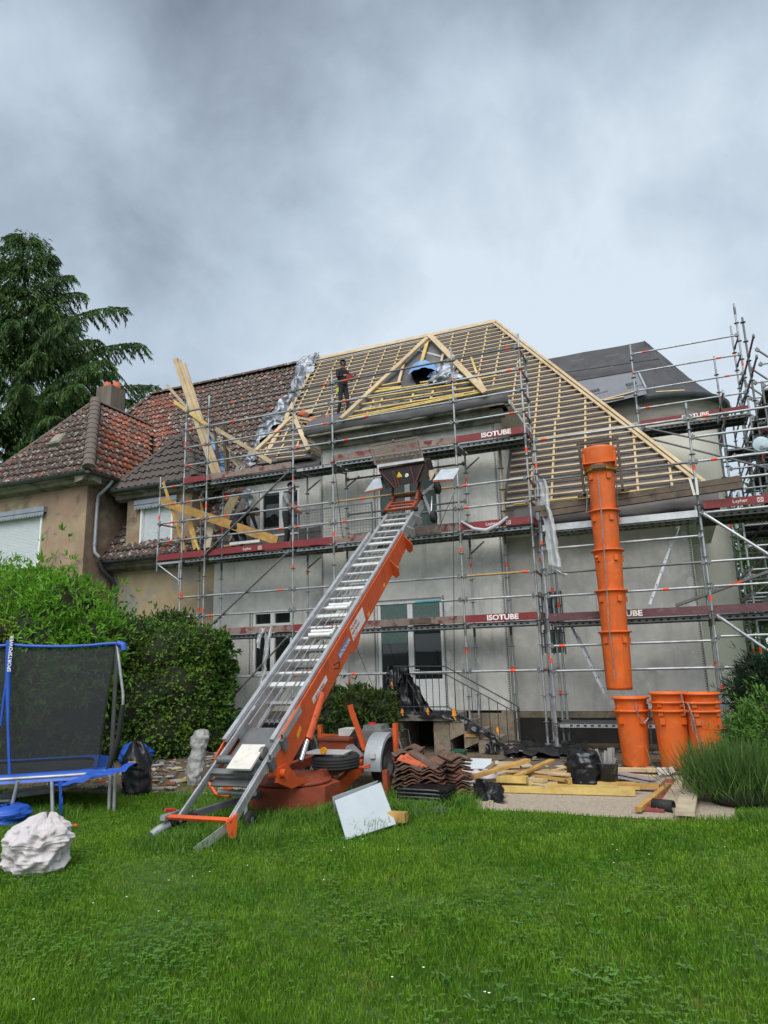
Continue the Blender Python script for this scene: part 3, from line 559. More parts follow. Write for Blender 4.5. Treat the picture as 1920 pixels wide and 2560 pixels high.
for t in np.linspace(.12, .98, 9):                              # battens on the right side slope of that dormer
    a = SA.lerp(b1, t); c = Vector((BX0-.02, SA.y+.85+.15*t, a.z-.12)); q = MB(); q.beam(a+Vector((.02, 0, .07)), c+Vector((0, 0, .1)), .035, .03); q.build('batten', pine, smf)
q = MB(); q.beam(SA+Vector((0, 0, .08)), Vector((BX0+.02, 16.9, SA.z-.35)), .05, .06); q.build('hip_board', pine, smf)
eave_roll('eave_underlay', -10.75, -8.1, [(15.8, 7.22), (15.6, 7.1), (15.45, 6.98), (15.42, 6.86), (15.6, 6.82)], membrane, NH, 5)
# new tiles lying on the battens beside the small dormer
nt_m, _, _ = tile_mesh(.24, .34, new_tile, name='tile'); nb_m, _, _ = tile_mesh(.24, .34, mat('new_brown_red_tile', (.13, .05, .042), .75, var=.2), name='tile')
for i, (px, py, m_) in enumerate([(750, 1042, nt_m), (775, 1062, nt_m), (812, 1058, nt_m), (790, 1062, nb_m), (762, 1063, nb_m), (800, 1056, nb_m), (826, 1052, nb_m), (777, 1076, nb_m), (758, 1050, nb_m), (838, 1050, nb_m)]):
    p = on_main(px, py, .13); k = Matrix(((1, VM.x, NM.x, p.x), (0, VM.y, NM.y, p.y), (0, VM.z, NM.z, p.z), (0, 0, 0, 1))); place('tile', m_, p, rf, mw=k)
q = MB(); q.box(on_main(771, 1030, .12), (.34, .26, .03), M=Matrix((Vector((1, 0, 0)), VM, NM)).transposed()); q.build('wood_offcut', pine, rf)
# ---- tower wing at the back right
TY = 19.9; tc0 = onY(1640, 988, TY-.45); TZ = tc0.z; RX = .55; TR = 1.55      # rounded corner centre x, radius
def tower_path(off, n=16):
    P = [Vector((-6, TY-off, 0)), Vector((RX-.35, TY-off, 0))]
    for i in range(1, n+1): t = math.pi/2*i/n; P.append(Vector((RX-.35+(TR+off)*math.sin(t), TY+TR-(TR+off)*math.cos(t), 0)))
    P.append(Vector((RX-.35+TR+off, 27, 0))); return P
def ribbon(name, rings, m, parent, smooth=True):
    q = MB(); q.smooth = smooth; k = len(rings[0]); V = [p for r in rings for p in r]
    q.add(V, [(j*k+i, j*k+i+1, (j+1)*k+i+1, (j+1)*k+i) for j in range(len(rings)-1) for i in range(k-1)]); return q.build(name, m, parent)
Z3 = lambda P, z: [p+Vector((0, 0, z)) for p in P]
ribbon('tower_wall', [Z3(tower_path(0), .0), Z3(tower_path(0), TZ-.62)], plaster_light, NH)
ribbon('tower_moulding', [Z3(tower_path(.0), TZ-.64), Z3(tower_path(.05), TZ-.62), Z3(tower_path(.05), TZ-.57), Z3(tower_path(0.02), TZ-.55)], plaster_light, NH, False)
ribbon('tower_cornice', [Z3(tower_path(0.02), TZ-.56), Z3(tower_path(.06), TZ-.45), Z3(tower_path(.12), TZ-.22), Z3(tower_path(.22), TZ-.1)], mat('grey_wood_cornice', (.50, .46, .40), .9, var=.25, scale=4, col2=(.32, .29, .25), mix2=(.5, .7), scale2=2, stretch=(1, 1, 4)), NH)
ribbon('tower_gutter', [Z3(tower_path(.22), TZ-.1), Z3(tower_path(.34), TZ-.13), Z3(tower_path(.42), TZ-.06), Z3(tower_path(.43), TZ+.03)], zinc, NH)
ra, rb_ = onY(1362, 899, TY+1.6), onY(1610, 853, TY+1.6); base = tower_path(.4); roofP = []
for i, p in enumerate(base):
    roofP.append(p)
def tw(u, v):
    i = u*(len(base)-1); k = min(int(i), len(base)-2); p = base[k].lerp(base[k+1], i-k); p = Vector((p.x, p.y, TZ+.02))
    tgt = Vector((min(max(p.x, -6), rb_.x), TY+1.6, rb_.z if p.x > -3 else ra.z)); 
    if k == 0: tgt.z = ra.z+(rb_.z-ra.z)*min(1, max(0, (p.x-ra.x)/(rb_.x-ra.x))); tgt.x = p.x+(tgt.x-p.x)*v if False else p.x-.3
    if k >= 1: tgt.x = rb_.x; tgt.z = rb_.z; tgt.y = TY+1.6+max(0, p.y-TY-1.2)*.9
    if k == 0: tgt.x = -6+(rb_.x+6)*(i-k)
    q_ = p.lerp(tgt, v); q_.z -= .28*math.sin(math.pi*v)*(1-v)
    return q_+Vector((0, -1, .6))*(.045*nz3((p.x*1.2, p.y*1.5, v*3), 1.6)+.018*nz3((p.x*4, p.y*4, v*11), 1.5))
q = MB(); q.grid(tw, 10*(len(base)-1), 40); tr = q.build('tower_roof', mat('tower_underlay', (.052, .052, .057), .7, var=.25, scale=1.6, bump=.6, bscale=4, col2=(.07, .07, .076), mix2=(.5, .7), scale2=2.5), NH)
q = MB(); q.grid(lambda u, v: tw(.055*(.45+.55*u) if 0 else u*.0556*.999, .10+.42*v)+Vector((0, -.03, .02)), 30, 10)
# pale printed underlay strip with wordmarks, set 3 cm proud of the dark roof sheet
def tpl(px, py, h=.0):
    n_ = Vector((0, -(rb_.z-TZ), 2.1)).normalized(); return onP(px, py, Vector((0, TY-.5, TZ+.02))+n_*h, n_), n_
c4 = [tpl(1420, 958, .06)[0], tpl(1500, 1012, .06)[0], tpl(1618, 985, .06)[0], tpl(1590, 930, .06)[0]]
q = MB(); n_ = tpl(1500, 960)[1]; q.prism([c4[0], c4[1], c4[2], c4[3]], n_*.004); q.build('printed_underlay_strip', mat('light_printed_underlay', (.17, .178, .20), .65, var=.1, scale=3, bump=.2, bscale=6), tr)
xd = (c4[2]-c4[1]).normalized(); yd = n_.cross(xd)
darkink = mat('dark_print', (.035, .037, .042), .7, var=0)
for px, py in ((1474, 983), (1566, 966)):
    p = tpl(px, py, .07)[0]; w2 = .145; q = MB(); q.prism([p, p+xd*2*w2, p+xd*2*w2+yd*.15, p+yd*.15], n_*.004); q.build('printed_mark', darkink, tr)
    lettering('BMI', p+xd*.06+yd*.035+n_*.006, xd, yd, .075, mat('grey_print', (.16, .165, .18), .7, var=0), tr, squash=1.1)
    lettering('Divoroll', p-yd*.16+xd*.02+n_*.002, xd, yd, .10, darkink, tr)
for px, py in ((1430, 905), (1500, 925), (1515, 893)): lettering('Divoroll', tpl(px, py, .08)[0], xd, yd, .08, mat('faint_print', (.15, .15, .155), .7, var=0), tr)
q = MB(); q.beam(tpl(1597, 932, .08)[0], tpl(1615, 970, .08)[0], .05, .02, n_); q.build('flashing_strip', lead, tr)
for a, c in (((1385, 935), (1650, 897)), ((1430, 954), (1592, 926))): q = MB(); q.beam(tpl(*a, .075)[0], tpl(*c, .075)[0], .025, .012, n_); q.build('lap_seam', tar, tr)
for a, c in (((1490, 1004), (1590, 978)), ((1510, 1001), (1560, 992)), ((1640, 980), (1712, 976))): q = MB(); q.beam(tpl(*a, .1)[0], tpl(*c, .1)[0], .05, .03, n_); q.build('batten', pine, tr)
# ---------------------------------------------------------------- scaffolding
TR_ = .0242
def standard(T, x, y, z0, z1, foot=False, bands=(), m=galv):
    b = MB(); b.use(0); b.tube((x, y, z0), (x, y, z1), TR_, 8)
    z = .57 + .5*math.ceil((z0+.05-.57)/.5)
    b.use(2)
    while z < z1-.05:
        b.tube((x, y, z-.005), (x, y, z+.005), .062, 10); z += .5
    z = .57
    while z < z1: 
        if z > z0+.1: b.tube((x, y, z-.26), (x, y, z-.06), .029, 8)
        z += 2.0
    if foot: b.tube((x, y, .012), (x, y, z0), .019, 8); b.box((x, y, .008), (.15, .15, .01)); b.tube((x, y, z0-.03), (x, y, z0), .07, 8)
    b.use(1)
    for zb in bands: b.tube((x, y, zb-.05), (x, y, zb+.05), TR_+.0025, 8)
    return b.build('standard', [m, sticker, galv_dark], T)
def ledger(T, a, c, m=galv, band=None, name='ledger', r=TR_):
    a, c = Vector(a), Vector(c); d = (c-a); b = MB(); b.use(0); b.tube(a, c, r, 8); b.use(2)
    for p, s_ in ((a, 1), (c, -1)):
        q = p+d.normalized()*(.05*s_); b.beam(q-d.normalized()*.035, q+d.normalized()*.035, .05, .07); b.beam(q+Vector((0, 0, -.06)), q+Vector((0, 0, .07)), .012, .02)
    if band is not None:
        b.use(1); p = a+d*band; b.tube(p-d.normalized()*.055, p+d.normalized()*.055, r+.003, 8)
    return b.build(name, [m, sticker, galv_dark], T)
def deck_(T, x0, x1, y0, y1, z, along='x', edge=galv_dark):
    """two perforated steel planks side by side"""
    b = MB(); n = 2
    for k in range(n):
        if along == 'x':
            ya, yb = y0+(y1-y0)*k/n+.008, y0+(y1-y0)*(k+1)/n-.008; b.use(0); b.box(((x0+x1)/2, (ya+yb)/2, z-.012), (x1-x0-.06, yb-ya, .018))
            b.use(1)
            for yy in (ya+.008, yb-.008): b.box(((x0+x1)/2, yy, z-.055), (x1-x0-.06, .012, .068))
            b.use(0); i = x0+.3
            while i < x1-.2: b.box((i, (ya+yb)/2, z-.045), (.03, yb-ya-.03, .045)); i += .42
            b.use(2); i = x0+.25
            while i < x1-.15: b.box((i, ya-.001, z-.05), (.055, .016, .026)); b.box((i+.03, yb-.02, z-.05), (.055, .008, .022)); i += .13
        else:
            xa, xb = x0+(x1-x0)*k/n+.008, x0+(x1-x0)*(k+1)/n-.008; b.use(0); b.box(((xa+xb)/2, (y0+y1)/2, z-.012), (xb-xa, y1-y0-.06, .018))
            b.use(1)
            for xx in (xa+.008, xb-.008): b.box((xx, (y0+y1)/2, z-.055), (.012, y1-y0-.06, .068))
            b.use(0); i = y0+.25
            while i < y1-.2: b.box(((xa+xb)/2, i, z-.045), (xb-xa-.03, .03, .045)); i += .42
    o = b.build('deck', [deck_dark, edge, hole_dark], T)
    for q in ((x0, x1) if along == 'x' else (y0, y1)):
        b = MB()
        if along == 'x': b.tube((q, y0-.05, z-.05), (q, y1+.05, z-.05), TR_, 8)
        else: b.tube((x0-.05, q, z-.05), (x1+.05, q, z-.05), TR_, 8)
        b.build('transom', galv_dark, T)
    return o
def toe(T, a, c, m, h=.155):
    a, c = Vector(a), Vector(c); d = (c-a).normalized(); b = MB(); b.use(0); b.beam(a+d*.03+Vector((0, 0, h/2)), c-d*.03+Vector((0, 0, h/2)), .032, h)
    b.use(1)
    for p, s_ in ((a, 1), (c, -1)): b.beam(p+d*(.05*s_)+Vector((0, 0, .02)), p+d*(.05*s_)+Vector((0, 0, h-.02)), .036, .05, upv=d)
    return b.build('toe_board', [m, m if m is not red_board else mat('red_end_plate', (.23, .04, .04), .5)], T)
YF, YK = 14.4, 15.13
XL0, X1, X2, X3, X4, X5, XM = -12.39, -11.61, -10.88, -8.30, -7.2, -4.11, -2.545
FS = thing('scaffold', 'long tube scaffold with four working levels along the old and the grey plastered front', 'scaffold', (-7, 14.7, 0))
standard(FS, XL0, YF, 4.3, 6.87, bands=(5.75,)); standard(FS, X1, YF, 2.3, 8.87, bands=(3.66, 7.7)); standard(FS, X2, YF, .14, 8.95, True, (1.35, 3.2, 5.9))
standard(FS, X3, YF, .14, 8.9, True, (1.9, 4.1, 6.3, 8.35)); standard(FS, X4, YF, .14, 8.92, True, (4.8, 6.55, 1.2)); standard(FS, X5, YF, .14, 8.92, True, (4.15, 6.35, 8.1, 2.0)); standard(FS, XM, YF, .16, 8.92, True, (.45, 6.2, 8.05))
for x, zt, bands in ((X1+.02, 6.5, (3.3,)), (X2, 6.5, (5.4,)), (X3, 6.55, (4.05, 1.7)), (X4, 6.55, (6.3, 1.4)), (X5, 6.55, (5.9, 3.9)), (XM, 8.7, (1.55, 3.9))): standard(FS, x, YK, .14 if x > -11.3 else 2.3, zt, x > -11.3, bands)
standard(FS, XM-.75, YK, .14, 6.5, True, (3.85, 1.6), m=galv); standard(FS, XM-.72, YK, 4.6, 6.5, m=rust_tube)
BAYS = ((X1, X2), (X2, X3), (X3, X4), (X4, X5), (X5, XM))
for i, (a, c) in enumerate(BAYS):
    for z in (7.07, 7.57, 8.07, 8.6):
        ledger(FS, (a+.02, YF-.03, z), (c-.02, YF-.03, z), galv if z < 8.5 else galv_dark, random.choice((.12, .85, .3, None)), 'guard_rail')
    for z in (5.07, 5.57, 6.07): 
        if z > 6 and i > 1: continue
        ledger(FS, (a+.02, YF-.03, z), (c-.02, YF-.03, z), rust_tube if (i == 3 and z > 5.5) else galv, random.choice((.1, .88, .25)), 'guard_rail')
    for z in (3.07, 3.57): ledger(FS, (a+.02, YF-.03, z), (c-.02, YF-.03, z), rust_tube if (i == 4 and z > 3.5) else galv, random.choice((.1, .88, None)), 'guard_rail')
    if i > 0: ledger(FS, (a+.02, YF-.03, 1.57), (c-.02, YF-.03, 1.57), galv, .15 if i != 4 else .62)
b = MB(); b.tube((-5.2, YF-.03, 3.072), (X5-.5, YF-.03, 3.075), TR_+.004, 8); b.build('guard_rail', mat('teal_paint', (.03, .26, .30), .6, var=.3), FS, label='teal painted stretch of a guard rail')
for z in (5.07, 5.57, 6.07, 6.55): ledger(FS, (XL0, YF-.03, z), (X1, YF-.03, z), galv, .6, 'guard_rail')
for z in (5.07, 5.57): ledger(FS, (XL0, YF, z), (XL0+.1, YK, z), galv, .4, 'guard_rail')
for z in (7.07, 7.57, 8.07, 8.55): ledger(FS, (XM, YF, z), (XM+.02, YK, z), galv_dark, .4, 'guard_rail')
for z in (7.1, 7.6): ledger(FS, (X1, YF, z), (X1, YK, z), galv, .3, 'guard_rail')
for z in (3.07, 3.57, 5.07, 5.57, 1.57): ledger(FS, (XM, YF, z), (XM, YK, z), galv_dark, .5)
for z, y in ((6.3, YK), (5.4, YK), (4.9, YK)): ledger(FS, (X4, y, z), (X5, y, z), galv_dark)
for zl in (2.57, 4.57, 6.57):
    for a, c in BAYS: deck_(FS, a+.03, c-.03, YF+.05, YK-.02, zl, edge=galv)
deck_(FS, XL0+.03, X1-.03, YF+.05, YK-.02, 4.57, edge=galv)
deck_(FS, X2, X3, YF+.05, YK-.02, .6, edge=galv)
for zl, ms in ((6.57, (red_board, worn_board, None, worn_board, red_board)), (4.57, (red_board, red_board, red_board, worn_board, red_board)), (2.57, (red_board, worn_board, red_board, worn_board, red_board))):
    for (a, c), m_ in zip(BAYS, ms):
        if m_ is None: continue
        t = toe(FS, (a, YF-.03, zl+.01), (c, YF-.03, zl+.01), m_)
        txt = None
        if a == X5 and zl != 4.57: txt = ('ISOTUBE', .62 if zl > 3 else .55, .115, .9)
        elif a == X5: txt = ('Layher', .38, .085, .9)
        elif a == X2 and zl == 4.57: txt = ('Layher', .46, .085, .9)
        if txt:
            ln = .72 if txt[0] == 'ISOTUBE' else .35
            x0 = a+(c-a)*txt[1]-ln/2 if txt[0] == 'ISOTUBE' else a+(c-a)*txt[1]
            lettering(txt[0], (x0, YF-.047, zl+.035), (1, 0, 0), (0, 0, 1), txt[2], white_letter, t, squash=1.15 if txt[0] == 'ISOTUBE' else 1, font_bold=.035 if txt[0] == 'ISOTUBE' else 0)
            if txt[0] == 'Layher':
                q = MB(); xm = x0+.44
                for u_ in ((xm, zl+.04, xm+.09, zl+.04), (xm, zl+.12, xm+.09, zl+.12), (xm, zl+.04, xm, zl+.12), (xm+.09, zl+.04, xm+.09, zl+.12), (xm, zl+.04, xm+.09, zl+.12), (xm, zl+.12, xm+.09, zl+.04)): q.beam((u_[0], YF-.049, u_[1]), (u_[2], YF-.049, u_[3]), .003, .009)
                q.build('emblem', white_letter, t)
toe(FS, (XL0, YF-.03, 4.58), (X1, YF-.03, 4.58), red_board)
for zl, m_ in ((6.58, worn_board), (4.58, red_board), (2.58, worn_board)): toe(FS, (XM+.02, YF, zl), (XM+.04, YK, zl), m_)
b = MB(); b.box((-5.1, YF-.053, 2.66), (.5, .01, .1)); b.build('dark_patch', old_wood, FS)
for a, c in (((X2, 4.6), (X3-.05, 6.5)), ((X2, 2.62), (X3-.05, 4.5)), ((X2+.4, .62), (X3-.05, 2.5))): ledger(FS, (a[0]+.04, YF-.08, a[1]), (c[0], YF-.08, c[1]), galv_dark, name='diagonal_brace')
for x, z, xo in ((X1, 4.5, XL0), (X2, 2.5, X1)):                # cantilever brackets on the left end
    b = MB(); b.beam((xo, YF, z), (x, YF, z), .05, .05); b.tube((xo+.05, YF, z-.03), (x-.03, YF, z-.5), .018); b.tube((x-.06, YF, z), (x-.06, YF, z-.6), .02); b.build('bracket', galv, FS)
b = MB(); b.path([(-10.6, YK, .66), (-9.9, YK-.1, .68), (-9.5, YK-.1, .7)], .03, 6); b.build('ledger', galv_dark, FS)
for x, z in ((X3, 6.4), (X3, 4.4), (X4, 6.35), (X5, 6.4), (X5, 4.4), (XM, 4.4), (X2, 2.4), (X3, 2.4)):
    b = MB(); b.tube((x, YF, z), (x+.02, YK, z+.1), .02); b.tube((x, YK, z-.25), (x+.3, YK+.15, z+.05), .02); b.build('tie_bracket', galv_dark, FS)
# wire guard panel standing on the deck in front of the bay
gx0, gx1 = onY(747, 1300, 15.0).x, onY(930, 1300, 15.0).x; b = MB()
for x in (gx0, gx1): b.box((x, 15.0, 5.12), (.035, .03, 1.0))
for z in (4.63, 5.6): b.box(((gx0+gx1)/2, 15.0, z), (gx1-gx0, .03, .035))
for k in range(1, 26): x = gx0+(gx1-gx0)*k/26; b.tube((x, 15.0, 4.64), (x, 15.0, 5.6), .0035, 4)
for k in range(1, 13): z = 4.63+.97*k/13; b.tube((gx0, 15.0, z), (gx1, 15.0, z), .0035, 4)
b.build('mesh_guard', galv_dark, FS)
for pts in (((825, 1070), (838, 1180), (855, 1330), (858, 1345)), ((1133, 1240), (1134, 1400), (1136, 1700), (1140, 1790))):
    b = MB(); b.path([onY(x, y, 14.30) for x, y in pts], .008, 5); b.build('cable', rubber, FS)
b = MB(); b.path([onY(x, y, 14.3) for x, y in ((1137, 1230), (1118, 1270), (1100, 1315), (1095, 1325))], .006, 5); b.build('cable', rubber, FS)
b = MB(); b.path([onY(x, y, 14.5) for x, y in ((882, 1590), (900, 1640), (925, 1700), (935, 1722))], .006, 5); b.build('cable', rubber, FS)
# ---------------------------------------------------------------- scaffold in front of the right wall
GS = thing('scaffold', 'lower tube scaffold carrying the orange rubble chute in front of the right wall', 'scaffold', (.7, 14.5, 0))
GF, GK, GX, GR, GE = 14.15, 14.88, -2.32, .67, 3.74
standard(GS, GX, GF, .16, 6.35, True, (.42, 1.75, 4.1, 5.75)); standard(GS, GX-.06, GF+.22, .16, 5.2, True, (.42, 1.85, 4.05)); standard(GS, GX+.02, GK, .16, 4.6, True, (1.1, 3.2)); standard(GS, GX+.1, GK+.12, .16, 4.4, True, (2.9,))
standard(GS, GR, GF, .16, 6.62, True, (.35, 2.8, 5.3, 1.2)); standard(GS, GR-.03, GK, .16, 4.7, True, (3.55, 1.6)); standard(GS, GE, GF, .16, 6.6, True); standard(GS, GE, GK, .16, 6.6, True)
for z, m_, bd in ((1.05, galv, None), (1.55, purple_board, None), (2.03, galv, .08), (3.01, galv, .75), (3.47, galv_dark, None), (3.97, galv, None), (5.41, galv_dark, None), (6.29, galv, .07)):
    if z != 1.05: ledger(GS, (GX, GF-.03, z), (GR, GF-.03, z), galv if m_ is purple_board else m_, bd, 'guard_rail')
for z, bd in ((1.55, None), (2.1, .9), (3.01, None), (3.47, None), (4.4, None), (5.0, None), (5.41, .12), (5.9, None), (6.29, .1)): ledger(GS, (GR, GF-.03, z), (GE, GF-.03, z), galv, bd, 'guard_rail')
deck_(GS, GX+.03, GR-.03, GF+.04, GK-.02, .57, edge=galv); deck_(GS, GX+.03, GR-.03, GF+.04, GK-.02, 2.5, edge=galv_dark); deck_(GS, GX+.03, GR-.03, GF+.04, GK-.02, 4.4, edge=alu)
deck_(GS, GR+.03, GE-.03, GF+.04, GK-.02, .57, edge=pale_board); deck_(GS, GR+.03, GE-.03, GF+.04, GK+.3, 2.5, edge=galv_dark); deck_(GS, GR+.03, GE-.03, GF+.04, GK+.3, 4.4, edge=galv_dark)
b = MB(); b.box(((GX+GR)/2, GF-.02, 4.40), (GR-GX-.08, .05, .13)); b.build('deck_edge_beam', alu, GS)
t = toe(GS, (GX, GF-.03, 2.51), (GR, GF-.03, 2.51), purple_board); p = onY(1572, 1530, GF-.05)
lettering('ISOTUBE', (p.x-.42, GF-.047, 2.535), (1, 0, 0), (0, 0, 1), .115, white_letter, t, squash=1.15, font_bold=.035)
toe(GS, (GR, GF-.03, 2.51), (GE, GF-.03, 2.51), purple_board)
t = toe(GS, (GR+.05, GF-.03, 4.47), (GE, GF-.03, 4.47), red_board); p = onY(1833, 1262, GF-.05)
lettering('Layher', (p.x, GF-.047, 4.505), (1, 0, 0), (0, 0, 1), .085, white_letter, t); q = MB(); xm = p.x+.41; zl = 4.46
for u_ in ((xm, zl+.04, xm+.09, zl+.04), (xm, zl+.12, xm+.09, zl+.12), (xm, zl+.04, xm, zl+.12), (xm+.09, zl+.04, xm+.09, zl+.12), (xm, zl+.04, xm+.09, zl+.12), (xm, zl+.12, xm+.09, zl+.04)): q.beam((u_[0], GF-.049, u_[1]), (u_[2], GF-.049, u_[3]), .003, .009)
q.build('emblem', white_letter, t)
for z in (4.4, 2.5): ledger(GS, (GR+.06, GF-.07, z-.02), (GR+2.1, GF-.07, z-1.83), alu if z > 3 else galv, name='diagonal_brace', r=.03)
b = MB(); a, c = onY(1690, 1514, GK), onY(1925, 1428, GK); b.beam(a, c, .3, .05); b.use(1); b.beam(a.lerp(c, .55)+Vector((0, -.16, 0)), a.lerp(c, .7)+Vector((0, -.16, 0)), .01, .052); b.build('stair_stringer', [galv_dark, sticker], GS)
for pa, pc in (((1704, 1290), (1624, 1512)), ((1424, 1556), (1512, 1735))):
    b = MB(); a, c = onY(*pa, GK+.1), onY(*pc, GK-.1); b.use(0)
    for o_ in (0, .3): b.beam(a+Vector((0, o_, 0)), c+Vector((0, o_, 0)), .05, .07, upv=(0, 1, 0))
    b.use(1)
    for k in range(7): p = a.lerp(c, .08+.14*k); b.tube(p+Vector((0, -.04, 0)), p+Vector((0, .32, 0)), .014, 6)
    b.build('access_ladder', [alu, galv_dark], GS)
for z in (1.57, 3.07, 5.07, 5.57): ledger(GS, (GX, GF, z), (GX+.02, GK, z), galv_dark)
# timber beam across the scaffold
tb0, tb1 = onY(1337, 1282, GF-.12), onY(1856, 1206, GF-.12)
TB = thing('timber_beam', 'long dark timber beam of two stacked planks resting across the right scaffold', 'beam', tb0)
b = MB(); b.beam(tb0+Vector((0, 0, .07)), tb1+Vector((0, 0, .07)), .1, .115); b.build('plank', old_wood, TB)
b = MB(); b.beam(tb0+Vector((0.1, 0, -.055)), tb1+Vector((0, 0, -.055)), .105, .115); b.build('plank', old_wood, TB)
b = MB(); p = onY(1738, 1216, GF-.17)
for dx in (-.06, .05): b.beam(p+Vector((dx-.02, -.01, .17)), p+Vector((dx*.5, -.01, -.17)), .012, .045, upv=(1, 0, 0))
b.build('strap', filler, TB)
# ---------------------------------------------------------------- tall scaffold round the tower wing
TS = thing('scaffold', 'tall dark scaffold tower with many decks at the right edge behind the round wing', 'scaffold', (2.4, 18, 0))
TYF = 18.6; XR3, XRR = -.3, 2.3
standard(TS, XR3, TYF, 7.35, 10.05, bands=(9.2,)); standard(TS, XRR, TYF, .1, 10.62, bands=(8.95, 6.7, 4.4), m=galv); standard(TS, XRR-.06, TYF+.73, .1, 10.35, bands=(9.5,)); standard(TS, XR3+2.05, TYF+.8, 6.9, 9.6)
for z, bd in ((8.17, .1), (8.68, .85), (9.2, .8), (9.73, .13)): ledger(TS, (XR3, TYF-.03, z), (XRR, TYF-.03, z), galv, bd, 'guard_rail')
for z in (7.72, 8.2, 8.7, 9.2, 9.7): ledger(TS, (XRR, TYF, z), (XRR-.04, TYF+.73, z), galv_dark)
deck_(TS, XR3+.03, XRR-.03, TYF+.04, TYF+.75, 7.65, edge=galv_dark); t = toe(TS, (XR3, TYF-.02, 7.68), (XRR, TYF-.02, 7.68), red_board); lettering('ISOTUBE', (.75, TYF-.04, 7.71), (1, 0, 0), (0, 0, 1), .11, white_letter, t, squash=1.15, font_bold=.035)
ledger(TS, (XR3, TYF-.05, 7.6), (XRR, TYF-.05, 7.6), galv_dark)
for pa, pc, ya, yb in (((1605, 1068), (1896, 1130), 18.55, 17.4), ((1606, 1092), (1925, 1172), 18.55, 17.0)): ledger(TS, onY(*pa, ya), onY(*pc, yb), galv_dark, name='diagonal_brace')
XT = (1.56, 2.32, 3.25); YT = (16.35, 17.5, 18.6, 20.6, 22.6)
for x in XT:
    for y in YT:
        if (x, y) == (2.32, 18.6) or (x < 2 and y > 19): continue
        standard(TS, x+random.uniform(-.03, .03), y, .1, (5.2 if y < 17 else 7.0) if x < 2 else (7.6 if y < 17 else random.choice((8.6, 9.2, 9.7))), bands=(random.uniform(1, 3), random.uniform(4, 6.5)), m=galv if random.random() < .5 else galv_dark)
for zl in (2.5, 4.5, 6.5):
    for ya, yb in zip(YT[:-1], YT[1:]):
        x0, x1 = (XT[0], XT[1]) if ya < 18 else (XT[1], XT[2])
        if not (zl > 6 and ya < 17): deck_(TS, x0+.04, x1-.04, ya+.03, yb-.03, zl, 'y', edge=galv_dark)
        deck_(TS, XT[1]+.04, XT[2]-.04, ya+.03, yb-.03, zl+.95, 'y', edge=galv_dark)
        if zl < 6 or ya > 17: toe(TS, (x1-.02, ya, zl+.01), (x1-.02, yb, zl+.01), red_board if zl > 5 else purple_board)
        for dz in (.5, 1.0): ledger(TS, (x0, ya, zl+dz), (x0, yb, zl+dz), galv, .3, 'guard_rail'); ledger(TS, (XT[2], ya, zl+dz), (XT[2], yb, zl+dz), galv_dark, .6, 'guard_rail')
        for dz in (1.7, 2.2): ledger(TS, (XT[1], ya, zl+dz), (XT[1], yb, zl+dz), galv_dark, .6, 'guard_rail')
    for y in YT[:3]:
        for dz in (.5, 1.0, 1.5): ledger(TS, (XT[0] if zl < 6 else XT[1], y, zl+dz), (XT[2], y, zl+dz), galv, .7)
        ledger(TS, (XT[1], y-.04, zl), (XT[2]+.8, y-.04, zl+1.9), galv_dark, name='diagonal_brace'); ledger(TS, (XT[2]+.8, y+.04, zl), (XT[1], y+.04, zl+1.9), galv_dark, name='diagonal_brace')
    b = MB(); b.beam((XT[0]+.1, 16.6, zl-1.9), (XT[2], 17.2, zl), .35, .04); b.build('stair_flight', galv_dark, TS)
t = toe(TS, (2.4, 18.5, 7.05), (3.3, 18.5, 7.05), red_board); lettering('Layher', (2.5, 18.48, 7.085), (1, 0, 0), (0, 0, 1), .085, white_letter, t)
# white plaster-splashed pulley disc on the tower scaffold
p = onY(1903, 1111, 16.2); PW = thing('pulley_wheel', 'pale blue hoist wheel with a crank clamped to the scaffold at the right edge', 'pulley', p)
b = MB(); ax = Matrix(((1, 0, 0), (0, 0, 1), (0, -1, 0))); b.lathe([(.02, -.03), (.155, -.03), (.17, -.02), (.17, .02), (.155, .03), (.02, .03)], p, 18, axis=ax, caps=True); b.build('disc', mat('pale_blue_paint', (.42, .52, .56), .6, var=.25, scale=8), PW)
b = MB(); b.lathe([(.045, -.05), (.045, .05)], p+Vector((0, 0, -.08)), 10, axis=ax, caps=True); b.path([p+Vector((.02, -.05, -.1)), p+Vector((.12, -.06, -.1)), p+Vector((.25, -.06, -.16))], .012, 5); b.build('crank', galv_dark, PW)
# ---------------------------------------------------------------- trailer-mounted inclined lift
LF = thing('inclined_lift', 'orange trailer mounted inclined ladder lift leaning up to the roof scaffold', 'lift', (-4.9, 8.6, 0))
C0 = Vector((-4.82, 6.45, .22)); C1 = Vector((-5.13, 13.95, 5.27)); MU = (C1-C0).normalized(); ML = (C1-C0).length
MS = MU.cross(Vector((0, 0, 1))).normalized(); MN = MS.cross(MU).normalized()
def mp(t, s, h): return C0+MU*t+MS*s+MN*h
def mbox(b, t0, t1, s0, s1, h0, h1):
    P = [mp(t, s, h) for t in (t0, t1) for s, h in ((s0, h0), (s1, h0), (s1, h1), (s0, h1))]
    return b.add(P, [(3, 2, 1, 0), (4, 5, 6, 7), (0, 1, 5, 4), (1, 2, 6, 5), (2, 3, 7, 6), (3, 0, 4, 7)])
def taof(Y): return (Y-C0.y)/MU.y
TO0, TO1 = taof(7.75), taof(12.15)
